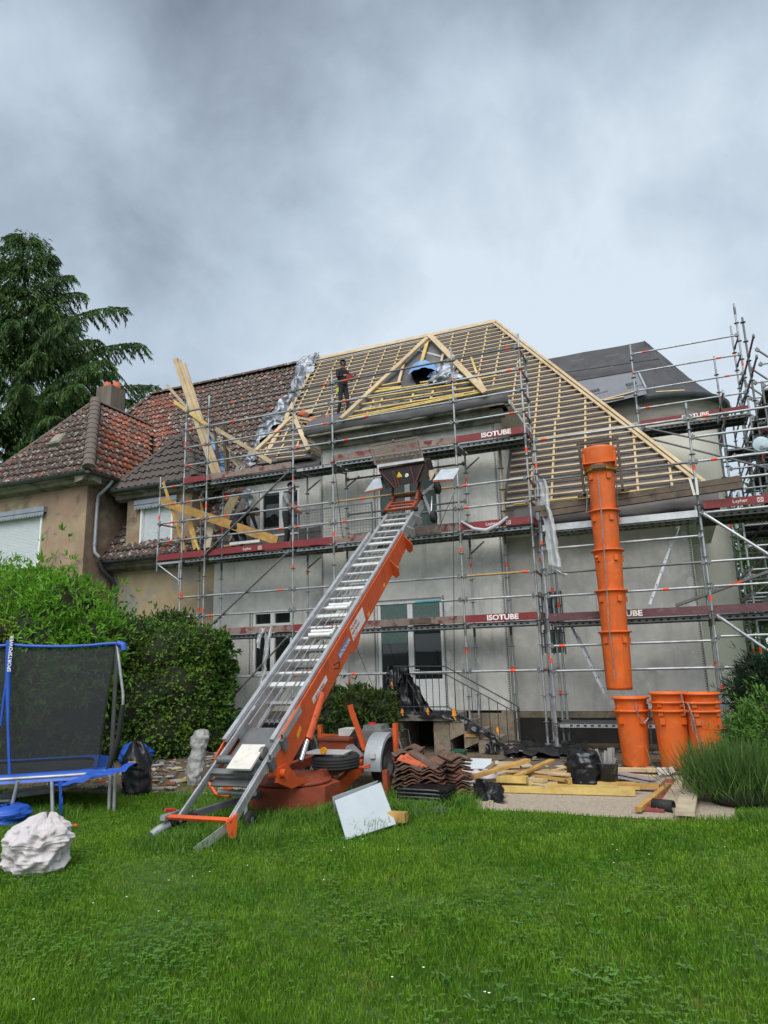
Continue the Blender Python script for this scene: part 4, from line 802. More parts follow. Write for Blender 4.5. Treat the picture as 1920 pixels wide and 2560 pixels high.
for sgn in (-1, 1):
    q_ = sgn*.32+.045; b = MB(); mbox(b, 0, TO0+.3, q_-.019, q_+.019, .0, .036); mbox(b, 0, TO0+.3, q_+sgn*.013-.006, q_+sgn*.013+.006, -.06, .002); mbox(b, 0, TO0+.2, q_-sgn*.012-.006, q_-sgn*.012+.006, .034, .05)
    b.build('guide_rail', alu, LF)
    b = MB(); q_ = sgn*.325; mbox(b, 1.15, TO1+.35, q_-.027, q_+.027, .05, .10); mbox(b, TO0-.2, TO1, q_-sgn*.04-.007, q_-sgn*.04+.007, -.26, .046); mbox(b, TO0-.2, TO1-.3, q_-sgn*.055-.02, q_-sgn*.055+.02, -.27, -.235); b.build('mast_rail', alu, LF)
    b = MB(); q_ = sgn*.29+.012; mbox(b, TO1-.6, ML, q_-.03, q_+.03, -.02, .035); mbox(b, TO1-.6, ML, q_+sgn*.015-.006, q_+sgn*.015+.006, -.19, -.015); mbox(b, TO1-.2, ML, q_-sgn*.01-.02, q_-sgn*.01+.02, -.215, -.18); b.build('mast_rail', alu, LF)
b = MB(); b.use(0); y0 = .36
P = [(.84, -.16), (1.06, -.38), (1.6, -.39), (3.5, -.35), (TO1-.1, -.30), (TO1+.25, -.28), (TO1+.35, -.2), (TO1+.35, .042), (3.2, .043), (1.3, .043), (.95, .0)]
b.prism([mp(t, y0, h) for t, h in P], MS*.02); mbox(b, TO0+.1, TO1-.1, y0-.06, y0+.005, -.335, -.30); b.build('side_plate', lift_orange, LF)
b = MB(); b.prism([mp(t, -y0-.02, h) for t, h in P], MS*.02); b.build('side_plate', lift_orange, LF)
for t in (TO1+.3, TO1-.75):                                     # stiffening fins on the side plate
    b = MB(); b.prism([mp(t, y0+.01, -.02), mp(t, y0+.01, -.33), mp(t, y0+.06, -.40), mp(t, y0+.13, -.36), mp(t, y0+.15, -.22)], MU*.03); b.build('stop_fin', lift_orange, LF)
for t in (TO1+.75, TO1+1.35):
    b = MB(); b.prism([mp(t, .31, .0), mp(t, .345, -.22), mp(t, .40, -.28), mp(t, .46, -.24), mp(t, .47, -.1)], MU*.025); b.build('stop_fin', alu, LF)
t = TO0+.75
b = MB(); b.prism([mp(TO0+2.05, y0+.004, -.33), mp(TO0+2.15, y0+.004, -.42), mp(TO0+2.4, y0+.004, -.42), mp(TO0+2.6, y0+.004, -.33)], MS*.018); b.build('bracket_tab', lift_orange, LF)
# stickers with lettering on the side plate
def decal(t0, t1, h0, h1, m, lines, ink):
    b = MB(); e_ = y0+.0215; b.prism([mp(t0, e_, h0), mp(t1, e_, h0), mp(t1, e_, h1), mp(t0, e_, h1)], MS*.002); o = b.build('sticker', m, LF); n = len(lines); hh = (h1-h0)/n
    for i, (tx, frac, sq) in enumerate(lines): lettering(tx, mp(t0+.03, e_+.001, h1-hh*(i+.9)), MU, MN, hh*frac, ink, o, squash=sq, font_bold=.02)
    return o
red_ink = mat('red_print', (.55, .02, .02), .6, var=0); st_white = mat('sticker_white', (.78, .76, .74), .6, var=.06)
decal(TO0+2.25, TO0+2.88, -.27, -.03, st_white, [('BÖCKER', .8, 1.05), ('BERTRAND', .55, 1.15), ('Tél. 03 81', .45, 1.1)], red_ink)
decal(TO0+1.65, TO0+2.12, -.2, -.1, mat('sticker_blue', (.10, .22, .50), .6, var=.1), [('BÖCKER', .75, 1.5)], st_white)
decal(TO0+.62, TO0+1.15, -.19, -.11, st_white, [('1-800-2000', .6, 1.3)], red_ink)
for t_, h_ in ((TO0+3.0, -.3), (TO0+3.95, -.28)): b = MB(); b.prism([mp(t_, y0+.022, h_), mp(t_+.1, y0+.022, h_), mp(t_+.1, y0+.022, h_+.06), mp(t_, y0+.022, h_+.06)], MS*.004); b.build('reflector', mat('amber', (.85, .35, .01), .4, var=0), LF)
b = MB(); b.prism([mp(TO0+.02, y0+.022, -.27), mp(TO0+.16, y0+.022, -.23), mp(TO0+.16, y0+.022, -.17), mp(TO0+.02, y0+.022, -.21)], MS*.004); b.build('reflector', MATS['amber'], LF)
# rungs
t = TO0+.75; k = 0
while t < ML-.3:
    b = MB(); s_ = .29 if t < TO1 else .26
    if k % 3 == 0: mbox(b, t, t+.09, -s_, s_, -.02, .01)
    else: mbox(b, t, t+.045, -s_, s_, -.03, .0)
    b.build('rung', alu_bright, LF); t += .30; k += 1
t = TO0+.6
while t < ML-.2:
    b = MB(); mbox(b, t, t+.06, -.27, .27, -.2, -.17); b.build('rung', alu if int(t*10) % 2 else galv_dark, LF); t += .42
for s_ in (-.18, -.05, .1, .17):                                 # hoisting ropes between the rails
    b = MB(); b.tube(mp(1.5, s_, .03), mp(ML-.1, s_*.9, -.03), .006, 5); b.build('rope', galv_dark if s_ > 0 else alu, LF)
for t_ in (TO0+2.75, TO0+1.95):
    b = MB(); b.tube(mp(t_, -.16, .05), mp(t_, .2, .05), .04, 10); b.tube(mp(t_+.1, -.16, .05), mp(t_+.1, .2, .05), .034, 10); mbox(b, t_-.03, t_+.13, .2, .24, -.02, .09); b.build('roller', alu_bright, LF)
# end bar, skid, cover box, winch
b = MB(); mbox(b, -.065, -.02, -.36, .42, .055, .085); b.prism([mp(-.08, .37, .085), mp(.04, .42, .085), mp(-.1, .42, -.09), mp(-.15, .40, -.06)], MS*.03); b.build('end_bar', lift_orange, LF)
b = MB(); b.beam(mp(.05, .36, -.05), (C0.x+.2, C0.y-.36, .01), .012, .09); b.build('skid', alu, LF)
b = MB(); mbox(b, .63, 1.03, .0, .31, .10, .125)
for s_ in (.04, .27): mbox(b, .70, .96, s_-.008, s_+.008, .1245, .127)
b.build('cover_plate', mat('cream_plate', (.62, .59, .53), .6, var=.12, scale=4, col2=(.45, .4, .33), mix2=(.58, .72), scale2=5), LF)
b = MB(); mbox(b, .66, .74, -.3, .37, -.02, .02); b.tube(mp(.85, -.25, .05), mp(.85, -.02, .05), .05, 10); b.tube(mp(.95, .28, .06), mp(.95, .33, .06), .08, 12); mbox(b, .6, 1.6, -.27, .32, -.12, -.1); b.build('winch', galv_dark, LF)
b = MB(); mbox(b, 1.15, 1.6, -.24, .28, -.12, -.105); b.build('apron_plate', alu, LF)
for t_ in (.85, 1.2): b = MB(); mbox(b, t_, t_+.1, .385, .43, -.12, .03); b.tube(mp(t_+.05, .41, .02), mp(t_+.05, .41, .09), .015, 6); b.build('clamp', galv_dark, LF)
# carriage with tipping bucket at the top
ct = onY(1005, 1225, 13.55)
TC = (ct-C0).dot(MU); K0 = mp(TC, 0, .08)
b = MB()
for s_ in (-.3, .3): mbox(b, TC-.5, TC+.35, s_-.03, s_+.03, .07, .13)
for t_ in (-.5, -.12, .3): mbox(b, TC+t_, TC+t_+.06, -.33, .33, .071, .125)
b.tube(mp(TC-.25, -.3, .1), mp(TC-.25, .3, .1), .03); b.beam(mp(TC-.1, .3, .12), mp(TC+.5, .33, .45), .05, .08); b.beam(mp(TC+.1, -.3, .12), mp(TC+.5, -.33, .4), .05, .06)
b.build('carriage_frame', lift_rust, LF)
for s_ in (-.36, .36):
    for t_ in (-.45, .2): b = MB(); b.tube(mp(TC+t_, s_-.035, .06), mp(TC+t_, s_+.035, .06), .05, 10); b.build('guide_wheel', rubber, LF)
KY = 13.55
def kq(x, y, Y=KY): return onY(x, y, Y)
bb0, bb1, bt0, bt1 = kq(950, 1215), kq(1070, 1196), kq(944, 1170), kq(1062, 1154)
fl, fr2, bl2, br2 = kq(966, 1222), kq(1074, 1199), kq(946, 1172), kq(1062, 1156)
bk = Vector((0, .75, .42))
b = MB(); b.prism([fl, fr2, br2, bl2], Vector((0, .02, .008))); b.build('bucket_floor', bin_dark, LF)
b = MB(); b.prism([bl2, br2, br2+bk*.5, bl2+bk*.5], Vector((0, .012, -.012))); b.build('bucket_wall', bin_dark, LF)
for p, q_ in ((fl, bl2), (fr2, br2)): b = MB(); b.prism([p, q_, q_+bk*.5, p+bk*.5], Vector((.012, 0, 0))); b.build('bucket_wall', bin_dark, LF)
for a, c in (((948, 1170), (1062, 1153)), ((981, 1178), (993, 1218)), ((949, 1178), (988, 1220)), ((1027, 1167), (1037, 1210)), ((1058, 1160), (1038, 1210)), ((985, 1178), (1000, 1218))): b = MB(); b.beam(kq(*a, KY-.03), kq(*c, KY-.03), .03, .03); b.build('bucket_rib', mat('dark_red_rib', (.075, .016, .009), .6, var=.3, scale=6) if 'dark_red_rib' not in MATS else MATS['dark_red_rib'], LF)
q = MB(); q.prism([kq(992, 1191, KY-.012), kq(1005, 1189, KY-.012), kq(997, 1179, KY-.012)], Vector((0, .004, 0))); q.prism([kq(993, 1194, KY-.012), kq(1005, 1192, KY-.012), kq(1005, 1189.5, KY-.012), kq(993, 1191.5, KY-.012)], Vector((0, .004, 0))); q.build('warning_sign', mat('warning_yellow', (.6, .42, .03), .6, var=0), LF)
q = MB(); c_ = kq(1017, 1188, KY-.012); q.use(0); q.lathe([(0, 0), (.042, 0)], c_, 14, axis=Matrix(((1, 0, 0), (0, 0, 1), (0, -1, 0)))); q.use(1); q.beam(c_+Vector((-.025, -.003, .025)), c_+Vector((.025, -.003, -.025)), .004, .01); q.build('warning_sign', [st_white, darkink], LF)
# mesh flap above the bucket
u0, u1, d0, d1 = kq(925, 1115, 13.75), kq(1044, 1093, 13.75), kq(938, 1162, 13.6), kq(1057, 1148, 13.6)
b = MB()
for a, c in ((u0, u1), (d0, d1), (u0, d0), (u1, d1)): b.beam(a, c, .03, .035)
for k in range(1, 34): b.tube(u0.lerp(u1, k/34), d0.lerp(d1, k/34), .0055, 4)
for k in range(1, 16): b.tube(u0.lerp(d0, k/16), u1.lerp(d1, k/16), .0055, 4)
b.build('mesh_flap', sheet_brown, LF)
b = MB(); b.beam(kq(1046, 1128, 13.72), kq(1034, 1150, 13.6), .04, .03); b.build('flap_stay', galv_dark, LF); b = MB(); b.tube(kq(983, 1104, 13.74), kq(983, 1099, 13.74), .03, 8); b.build('lifting_eye', galv_dark, LF)
b = MB(); a0, a1 = kq(944, 1168, KY-.02), kq(1060, 1150, KY-.02); b.beam(a0, a1, .05, .09); b.build('bucket_lip', alu, LF)
# folding side wings
for pts, Y_ in ((((911, 1232), (934, 1200), (951, 1197), (956, 1221)), 13.45), (((1082, 1203), (1102, 1176), (1148, 1172), (1132, 1200)), 13.5)):
    b = MB(); b.prism([kq(x, y, Y_+(.12 if i in (1, 2) else 0)) for i, (x, y) in enumerate(pts)], Vector((0, .004, .02))); b.build('side_wing', lead, LF)
    b = MB(); b.beam(kq(*pts[0], Y_-.01), kq(*pts[3], Y_-.01), .02, .04); b.build('wing_hinge', lift_rust, LF)
b = MB(); b.prism([kq(1072, 1176), kq(1092, 1172), kq(1078, 1200), kq(1072, 1200)], Vector((0, .02, 0))); b.build('side_wing', pale_board, LF)
# support wheels at the mast head
for (wx, wy), Y_ in (((1084, 1292), 13.75), ((1094, 1220), 14.05)):
    c_ = kq(wx, wy, Y_); ax2 = Matrix(((0, 0, 1), (0, 1, 0), (-1, 0, 0))); b = MB(); b.use(0); b.lathe([(.055, -.05), (.115, -.05), (.135, -.025), (.135, .025), (.115, .05), (.055, .05)], c_, 18, axis=ax2); b.use(1); b.lathe([(.0, -.03), (.055, -.035), (.056, .035), (0, .03)], c_, 12, axis=ax2)
    b.build('support_wheel', [rubber, alu], LF)
b = MB(); b.beam(kq(1060, 1240, 13.8), kq(1080, 1292, 13.75), .035, .05); b.beam(kq(1080, 1240, 13.95), kq(1078, 1288, 13.75), .02, .025); b.beam(kq(1055, 1235, 13.8), kq(1084, 1212, 14.0), .05, .06); b.build('wheel_strut', alu, LF)
# turntable base
BC = Vector((-4.82, 8.38, 0)); b = MB(); n = 8; P = [(BC.x+.62*math.cos(2*math.pi*(k+.5)/n), BC.y+.56*math.sin(2*math.pi*(k+.5)/n)) for k in range(n)]
b.prism([(x, y, .03) for x, y in P], (0, 0, .27)); b.build('base_ring', lift_rust, LF)
b = MB(); b.lathe([(.40, .301), (.5, .31), (.5, .34), (.4, .36), (.4, .40), (.0, .42)], BC, 22); b.build('turntable', lift_rust, LF)
for sgn in (1,):
    b = MB(); x = -4.82+sgn*.34; b.prism([(x-.02, 8.25, .36), (x-.02, 7.72, .34), (x-.02, 7.38, .46), (x-.02, 7.42, .62), (x-.02, 7.6, .64), (x-.02, 7.85, .46)], (.04, 0, 0)); b.tube((x-.06, 7.48, .55), (x+.08, 7.48, .55), .05, 10); b.build('pivot_cheek', lift_orange, LF)
# hydraulic ram
ra_, rb2 = onX(768, 1810, -4.5), onX(715, 1880, -4.45)
hy0 = onX(752, 1902, -4.5); hy1 = onX(803, 1735, -4.55); mid = hy0.lerp(hy1, .3)
b = MB(); b.use(0); b.tube(mid, hy1, .062, 12); b.use(1); b.tube(hy0, mid, .036, 10); b.build('hydraulic_ram', [lift_orange, mat('chrome', (.7, .7, .7), .12, metal=1, var=0)], LF)
# trailer chassis, drawbar, wheels, fenders
b = MB(); b.beam((-5.25, 8.6, .36), (-5.3, 10.6, .42), .1, .12); b.beam((-4.55, 8.6, .36), (-4.45, 10.6, .42), .1, .12); b.beam((-5.75, 10.2, .36), (-4.1, 10.2, .36), .09, .09); b.beam((-5.4, 10.62, .46), (-4.3, 10.62, .46), .08, .1); b.build('chassis', lift_rust, LF)
b = MB(); b.beam((-5.0, 7.95, .24), (-5.17, 6.75, .2), .07, .07); b.use(1); b.tube((-5.17, 6.8, .2), (-5.22, 6.42, .16), .045, 10); b.tube((-5.2, 6.62, .2), (-5.215, 6.47, .175), .058, 10); b.use(2); b.path([(-5.22, 6.42, .16), (-5.25, 6.3, .13), (-5.27, 6.22, .09)], .05, 8); b.box((-5.22, 6.45, .25), (.06, .3, .05), rz=.1); b.use(3); b.tube((-5.24, 6.55, .28), (-5.27, 6.42, .31), .018, 6); b.build('drawbar', [galv_dark, rubber, galv, red_ink], LF)
b = MB(); b.use(0); jc = onZ(625, 2050, .1); b.lathe([(.04, -.035), (.09, -.035), (.1, 0), (.09, .035), (.04, .035)], jc, 14, axis=Matrix(((0, 0, 1), (0, 1, 0), (-1, 0, 0)))); b.use(1); b.lathe([(0, -.02), (.04, -.03), (.04, .03), (0, .02)], jc, 10, axis=Matrix(((0, 0, 1), (0, 1, 0), (-1, 0, 0)))); b.tube(jc+Vector((-.06, 0, 0)), jc+Vector((-.06, .02, .28)), .022, 8); b.tube(jc+Vector((-.5, .1, .26)), jc+Vector((.05, .02, .28)), .03, 8); b.build('jockey_wheel', [rubber, galv], LF)
def wheel(c, ax, rr, w, name='wheel'):
    b = MB(); b.lathe([(rr*.58, -w*.42), (rr*.8, -w/2), (rr*.95, -w*.46), (rr, -w*.3), (rr, w*.3), (rr*.95, w*.46), (rr*.8, w/2), (rr*.58, w*.42)], c, 26, axis=ax)
    for z in (-.3, -.1, .1, .3): b.lathe([(rr*1.0, w*(z-.05)), (rr*1.012, w*(z-.04)), (rr*1.012, w*(z+.04)), (rr*1.0, w*(z+.05))], c, 26, axis=ax)
    o = b.build(name, rubber, LF); b = MB(); b.lathe([(0, w*.12), (rr*.2, w*.16), (rr*.25, w*.05), (rr*.5, w*.1), (rr*.58, w*.42), (rr*.6, w*.42), (rr*.6, -w*.42), (rr*.3, -w*.2), (0, -w*.2)], c, 20, axis=ax); b.build('rim', galv_dark, o); return o
AXX = Matrix(((0, 0, 1), (0, 1, 0), (-1, 0, 0)))
wr, wl2 = Vector((-4.2, 9.98, .34)), Vector((-5.78, 10.2, .34))
wheel(wr, AXX, .33, .17); wheel(wl2, AXX, .33, .17)
for c_ in (wr, wl2):
    b = MB(); P = []
    for i in range(15): t_ = math.pi*(-.06+1.12*i/14); P.append((c_.y-.45*math.cos(t_), c_.z+.02+.42*math.sin(t_)))
    b.smooth = True; V = [(c_.x+dx, y, z) for (y, z) in P for dx in (-.13, .13)]; b.add(V, [(2*i, 2*i+1, 2*i+3, 2*i+2) for i in range(14)]); b.smooth = False
    for dx in (-.13, .13): V = [(c_.x+dx, y, z) for (y, z) in P]+[(c_.x+dx, c_.y+(y-c_.y)*.88, c_.z+.02+(z-c_.z-.02)*.86) for y, z in P]; b.add(V, [(i, i+1, 16+i, 15+i) for i in range(14)])
    b.build('fender', mat('grey_fender', (.36, .40, .42), .5, metal=.3, var=.2, scale=6), LF)
b = MB(); b.box((wr.x+.02, wr.y-.46, .5), (.07, .04, .07)); b.build('marker_lamp', alu_bright, LF)
# spare wheel lying flat, light plate, toolbox, engine
sp = onY(840, 1938, 9.05); spz = max(.48, sp.z); wheel(Vector((sp.x, 9.05, spz)), Matrix.Rotation(.04, 3, 'X'), .33, .19, 'spare_wheel')
b = MB(); b.prism([(sp.x-.38, 8.75, spz+.12), (sp.x+.25, 8.8, spz+.12), (sp.x+.2, 9.15, spz+.13), (sp.x-.35, 9.15, spz+.13)], (0, 0, .012)); b.build('cover_plate', alu_bright, LF)
b = MB(); b.tube((sp.x-.05, 8.8, spz+.17), (sp.x-.05, 8.76, spz+.17), .045, 12); b.build('marker_lamp', MATS['amber'], LF)
tb_ = onY(832, 1876, 9.75); b = MB(); b.use(0); b.box((tb_.x, 9.95, tb_.z-.01), (.5, .36, .30)); b.box((tb_.x, 9.94, tb_.z+.155), (.53, .4, .03)); b.box((tb_.x, 9.765, tb_.z-.06), (.48, .012, .012)); b.use(1)
for dx in (-.15, .12): b.box((tb_.x+dx, 9.765, tb_.z-.11), (.05, .02, .03))
b.build('toolbox', [lift_rust, galv_dark], LF)
b = MB(); b.beam(onY(795, 1838, 10.2), onY(890, 1842, 10.2), .05, .05); b.beam(onY(801, 1845, 10.2), onY(800, 1812, 10.2), .06, .06); b.build('frame_bar', lift_orange, LF)
en = onY(925, 1840, 10.35); b = MB(); b.use(0); b.box((en.x+.06, 10.4, en.z-.03), (.46, .4, .26)); b.box((en.x+.08, 10.4, en.z+.13), (.3, .3, .08)); b.use(1); b.box((en.x-.33, 10.3, en.z+.06), (.24, .3, .12)); b.use(2)
for k in range(4): b.path([(en.x-.12+.03*k, 10.1, en.z+.14), (en.x-.18+.04*k, 10.0, en.z+.02), (en.x-.24+.05*k, 10.0, en.z-.15)], .014, 6)
b.use(3); b.tube((en.x+.02, 10.4, en.z+.17), (en.x+.02, 10.4, en.z+.2), .06, 10); b.build('engine', [mat('grey_engine', (.22, .23, .22), .5, metal=.3, var=.35, scale=9), filler, rubber, red_ink], LF)
b = MB(); p = onY(888, 1880, 9.8); b.box(p, (.26, .2, .06), M=Matrix.Rotation(.7, 3, 'Y')); b.build('control_box', alu, LF)
# outrigger arms
def arm(pts, Y_, w, h, m=lift_orange): 
    b = MB()
    for (a, c) in zip(pts[:-1], pts[1:]): b.beam(onY(*a, Y_), onY(*c, Y_), w, h, upv=(0, 1, 0))
    return b.build('outrigger', m, LF)
arm([(875, 1762), (878, 1775), (913, 1875)], 9.85, .06, .07); arm([(988, 1808), (991, 1900)], 10.0, .06, .08); arm([(964, 1925), (968, 2000)], 9.25, .07, .09, lift_rust)
b = MB(); a, c = onY(806, 2005, 8.75), onY(905, 1912, 9.7); b.beam(a, c, .08, .17); b.build('outrigger', lift_orange, LF)
b = MB(); b.path([onY(x, y, 9.3) for x, y in ((870, 1922), (925, 1918), (925, 1912), (868, 1926))], .016, 6); b.path([onY(x, y, 8.6) for x, y in ((845, 1993), (800, 1996), (798, 2002), (850, 2000))], .016, 6); b.build('tie_loop', lift_orange, LF)
b = MB(); b.path([onY(x, y, 8.0) for x, y in ((523, 1958), (540, 1985), (575, 1990))], .025, 6); b.beam(onY(548, 1950, 8.2), onY(578, 1978, 8.0), .05, .06); b.build('outrigger', lift_orange, LF)
b = MB(); b.path([onX(x, y, -4.4) for x, y in ((835, 1662), (848, 1655), (848, 1670), (836, 1672))], .01, 6); b.build('hose_loop', rubber, LF)
# ---------------------------------------------------------------- rubble chute and spare chute sections
def chute_seg(T, c, rt_, rb, h, up_=Vector((0, 0, 1)), name='chute_section', ears=True, ang=0., mark=False):
    z = up_.normalized(); x = Vector((1, 0, 0)); x = (x-z*x.dot(z)).normalized(); A = Matrix((x, z.cross(x), z)).transposed()
    b = MB(); b.lathe([(rb-.02, .02), (rb-.02, 0), (rb, 0), (rb+.006, .05), (rt_-.012, h-.14), (rt_, h-.05), (rt_+.012, h-.035), (rt_+.04, h-.03), (rt_+.045, h-.015), (rt_+.04, h), (rt_+.005, h), (rt_-.02, h-.02), (rb-.015, .06)], c, 28, axis=A)
    if ears:
        for a in (-.95, -2.25, .4, 2.5):
            d = A@Vector((math.cos(a+ang), math.sin(a+ang), 0)); p = Vector(c)+z*(h-.17)+d*(rt_-.005); b.beam(p-z*.05, p+z*.05, .075, .05, upv=d)
    return b.build(name, chute_orange, T)
def chain(pts, T, link=.045, r=.0045, m=galv, name='chain'):
    b = MB(); pts = [Vector(p) for p in pts]; k = 0
    for a, c in zip(pts[:-1], pts[1:]):
        d = c-a; n = max(1, int(d.length/(link*.78))); q, sd_, u = b.frame(a, c)
        for i in range(n):
            p = a+d*((i+.5)/n); w = sd_ if k % 2 == 0 else u; k += 1
            for s_ in (-1, 1): b.tube(p-q*link*.5+w*(s_*.008), p+q*link*.5+w*(s_*.008), r, 4, cap=False)
            for e_ in (-1, 1): b.tube(p+q*(e_*link*.5)-w*.009, p+q*(e_*link*.5)+w*.009, r, 4, cap=False)
    return b.build(name, m, T)
CY = 13.72
top = onY(1497, 1130, CY); bot = onY(1549, 1722, CY); RC = thing('rubble_chute', 'hanging orange rubble chute of linked sections in front of the right wall', 'chute', bot)
ys = [1176, 1278, 1376, 1476, 1578, 1724]; axv = (top-bot).normalized()
def cpt(y): 
    x = 1497+(1549-1497)*(y-1130)/(1722-1130); return onY(x, y, CY)
h0 = cpt(1180); b = MB(); A_ = None
x_ = Vector((1, 0, 0)); x_ = (x_-axv*x_.dot(axv)).normalized(); A_ = Matrix((x_, axv.cross(x_), axv)).transposed()
b.lathe([(.27, 0), (.30, .03), (.315, .1), (.32, .42), (.325, .46), (.30, .47), (.29, .4), (.26, .05)], h0, 28, axis=A_)
for a in (-.5, -2.6): d = A_@Vector((math.cos(a), math.sin(a), 0)); p = h0+d*.315+axv*.2; b.beam(p-axv*.16, p+axv*.16, .04, .07, upv=d)
b.beam(h0+A_@Vector((-.3, -.12, .12)), h0+A_@Vector((.3, -.12, .12)), .4, .02, upv=axv); b.build('hopper', chute_orange, RC)
b = MB(); b.lathe([(.285, -.03), (.31, -.02), (.31, .03), (.285, .04)], h0, 28, axis=A_); b.use(1); b.beam(h0+A_@Vector((-.13, -.32, .03)), h0+A_@Vector((.13, -.32, .03)), .06, .07); b.build('clamp_ring', [mat('brass_ring', (.35, .24, .05), .4, metal=.6, var=.2), old_wood], RC)
for a, c in zip(ys[:-1], ys[1:]):
    pa, pb = cpt(a), cpt(c+(0 if c == 1724 else 12)); chute_seg(RC, pb, .265, .225, (pa-pb).length, axv, ang=random.uniform(-.1, .1))
q = MB(); p = cpt(1400)+A_@Vector((-.17, -.2, 0)); q.tube(p, p+Vector((-.02, -.05, .05)), .03, 8); q.build('lug', chute_orange, RC)
chain([onY(1495, 1190, CY-.31), onY(1503, 1280, CY-.33), onY(1510, 1375, CY-.33), onY(1517, 1476, CY-.33)], RC)
chain([onY(1517, 1476, CY-.33), onY(1522, 1570, CY-.33), onY(1530, 1625, CY-.3), onY(1537, 1700, CY-.3)], RC)
chain([onY(1470, 1190, CY-.1), onY(1466, 1280, CY-.1)], RC); chain([onY(1541, 1190, CY-.1), onY(1546, 1310, CY-.1)], RC, m=galv_dark)
b = MB()
for pa, pc in (((1447, 1112), (1462, 1243)), ((1543, 1098), (1557, 1228)), ((1441, 1110), (1545, 1095)), ((1444, 1240), (1470, 1237)), ((1536, 1230), (1574, 1224))): b.beam(onY(*pa, CY+.2), onY(*pc, CY+.2), .05, .05)
b.build('hanging_frame', old_wood, RC)
LBL = [('single inner orange chute section nested in the leftmost spare stack of two', 'outer orange chute section standing lowest in the leftmost spare stack of two'),
       ('innermost orange chute section, topmost rim of the middle spare stack', 'second rim orange chute section of the middle spare stack of three', 'outer orange chute section standing lowest in the middle spare stack'),
       ('innermost orange chute section, topmost rim of the spare stack nearest the green bushes', 'second rim orange chute section of the spare stack nearest the green bushes', 'outer orange chute section with raised letters standing lowest beside the green bushes')]
for si, (bx, by_, Y_, ry, nn) in enumerate(((1592, 1918, 12.7, (1742, 1773), 2), (1690, 1922, 12.5, (1730, 1752, 1773), 3), (1772, 1917, 12.5, (1731, 1753, 1774), 3))):
    p = onY(bx, by_, Y_); p.z = 0; tops = [onY((1569, 1678, 1763)[si], y, Y_).z for y in ry]
    for k, zt in enumerate(tops):
        zb = zt-tops[-1]+.004; T = thing('chute_section', LBL[si][k], 'chute section', p+Vector((0, 0, zb)), 'spare rubble chute sections')
        sk = .97; chute_seg(T, p+Vector((0, 0, zb)), .262, .205+.001*k, zt-zb, name='chute_tube', ang=.15*si+.05*k, ears=True)
        if k == len(tops)-1 and si == 2:
            lettering('GUTES', p+Vector((-.03, -.262, .66)), (1, 0.02, 0), (0, -.05, 1), .075, mat('raised_orange', (.62, .115, .012), .5, var=0), T, squash=1.1)
    T = bpy.data.objects[T.name]
    if si == 0: chain([p+Vector((.1, -.3, 1.05)), p+Vector((.12, -.31, .85)), p+Vector((.2, -.28, .72)), p+Vector((.27, -.2, .8))], T); chain([p+Vector((.29, -.06, .9)), p+Vector((.27, -.08, .3))], T, m=galv_dark); chain([p+Vector((-.2, .3, .8)), p+Vector((-.16, .32, .15))], T, m=galv_dark)
    if si == 1: chain([p+Vector((.2, -.27, 1.2)), p+Vector((.23, -.27, .95)), p+Vector((.22, -.26, .85))], T); chain([p+Vector((.3, -.1, 1.0)), p+Vector((.29, -.1, .4))], T, m=galv_dark)
    if si == 2: chain([p+Vector((-.2, -.24, 1.05)), p+Vector((-.14, -.27, .8)), p+Vector((-.12, -.26, .5)), p+Vector((-.1, -.24, .3))], T); chain([p+Vector((-.17, -.25, .95)), p+Vector((-.17, -.26, .6))], T)
# ---------------------------------------------------------------- front steps with railing
ST = thing('front_steps', 'rough concrete landing and steps with thin black iron railing at the double door', 'steps', (-4.8, 14.6, 0))
PX0, PX1, PY0 = -5.78, -4.42, 13.9
b = MB(); b.box(((PX0+PX1)/2, (PY0+15.2)/2, .67), (PX1-PX0+.04, 15.2-PY0, .11)); b.build('landing_slab', conc_light, ST)
b = MB(); b.box((PX0+.13, (PY0+15.3)/2+.02, .307), (.28, 1.3, .614)); b.build('side_wall', concrete, ST); b = MB(); b.box((PX1-.17, (PY0+15.3)/2+.02, .307), (.34, 1.3, .614)); b.build('side_wall', concrete, ST)
b = MB(); b.box(((PX0+PX1)/2, 15.2, .3), (PX1-PX0-.5, .1, .6)); b.build('back_wall', tar, ST)
n = 4
for k in range(n):
    x0 = PX1+.02+k*.29; z = .58-k*.165
    b = MB(); b.prism([(x0, PY0+.02, z), (x0+.3, PY0+.02, z), (x0+.3, PY0+.02, max(0, z-.2)), (x0, PY0+.02, max(0, z-.33))], (0, 1.15, 0)); b.build('step', concrete, ST)
b = MB(); b.box((PX1+.45, PY0+.06, .34), (.22, .14, .06)); b.build('wooden_wedge', plank_wood, ST)
rl = [onY(x, y, PY0+.06) for x, y in ((985, 1666), (1113, 1666), (1288, 1762))]; rlo = [onY(x, y, PY0+.06) for x, y in ((985, 1685), (1113, 1685), (1288, 1780))]; rb_lo = [onY(x, y, PY0+.06) for x, y in ((985, 1767), (1118, 1767), (1200, 1815))]
b = MB(); b.path(rl, .014, 6); b.path([rl[2], rl[2]+Vector((.07, 0, -.05)), rl[2]+Vector((.07, 0, -.13)), rl[2]+Vector((-.02, 0, -.13))], .013, 6); b.path(rlo, .012, 6); b.path(rb_lo[:2], .012, 6); b.path([rb_lo[1], Vector((-3.05, PY0+.06, .1))], .012, 6); b.build('handrail', iron, ST)
for t in np.linspace(0, 1, 9): p = rlo[0].lerp(rlo[1], t); q = MB(); q.tube(p, (p.x, p.y, .73), .008, 6); q.build('baluster', iron, ST)
for t in np.linspace(.14, 1, 8): p = rlo[1].lerp(rlo[2], t); q = MB(); q.tube(p, (p.x, p.y, max(.02, .72-.72*t)), .008 if t < 1 else .014, 6); q.build('baluster', iron, ST)
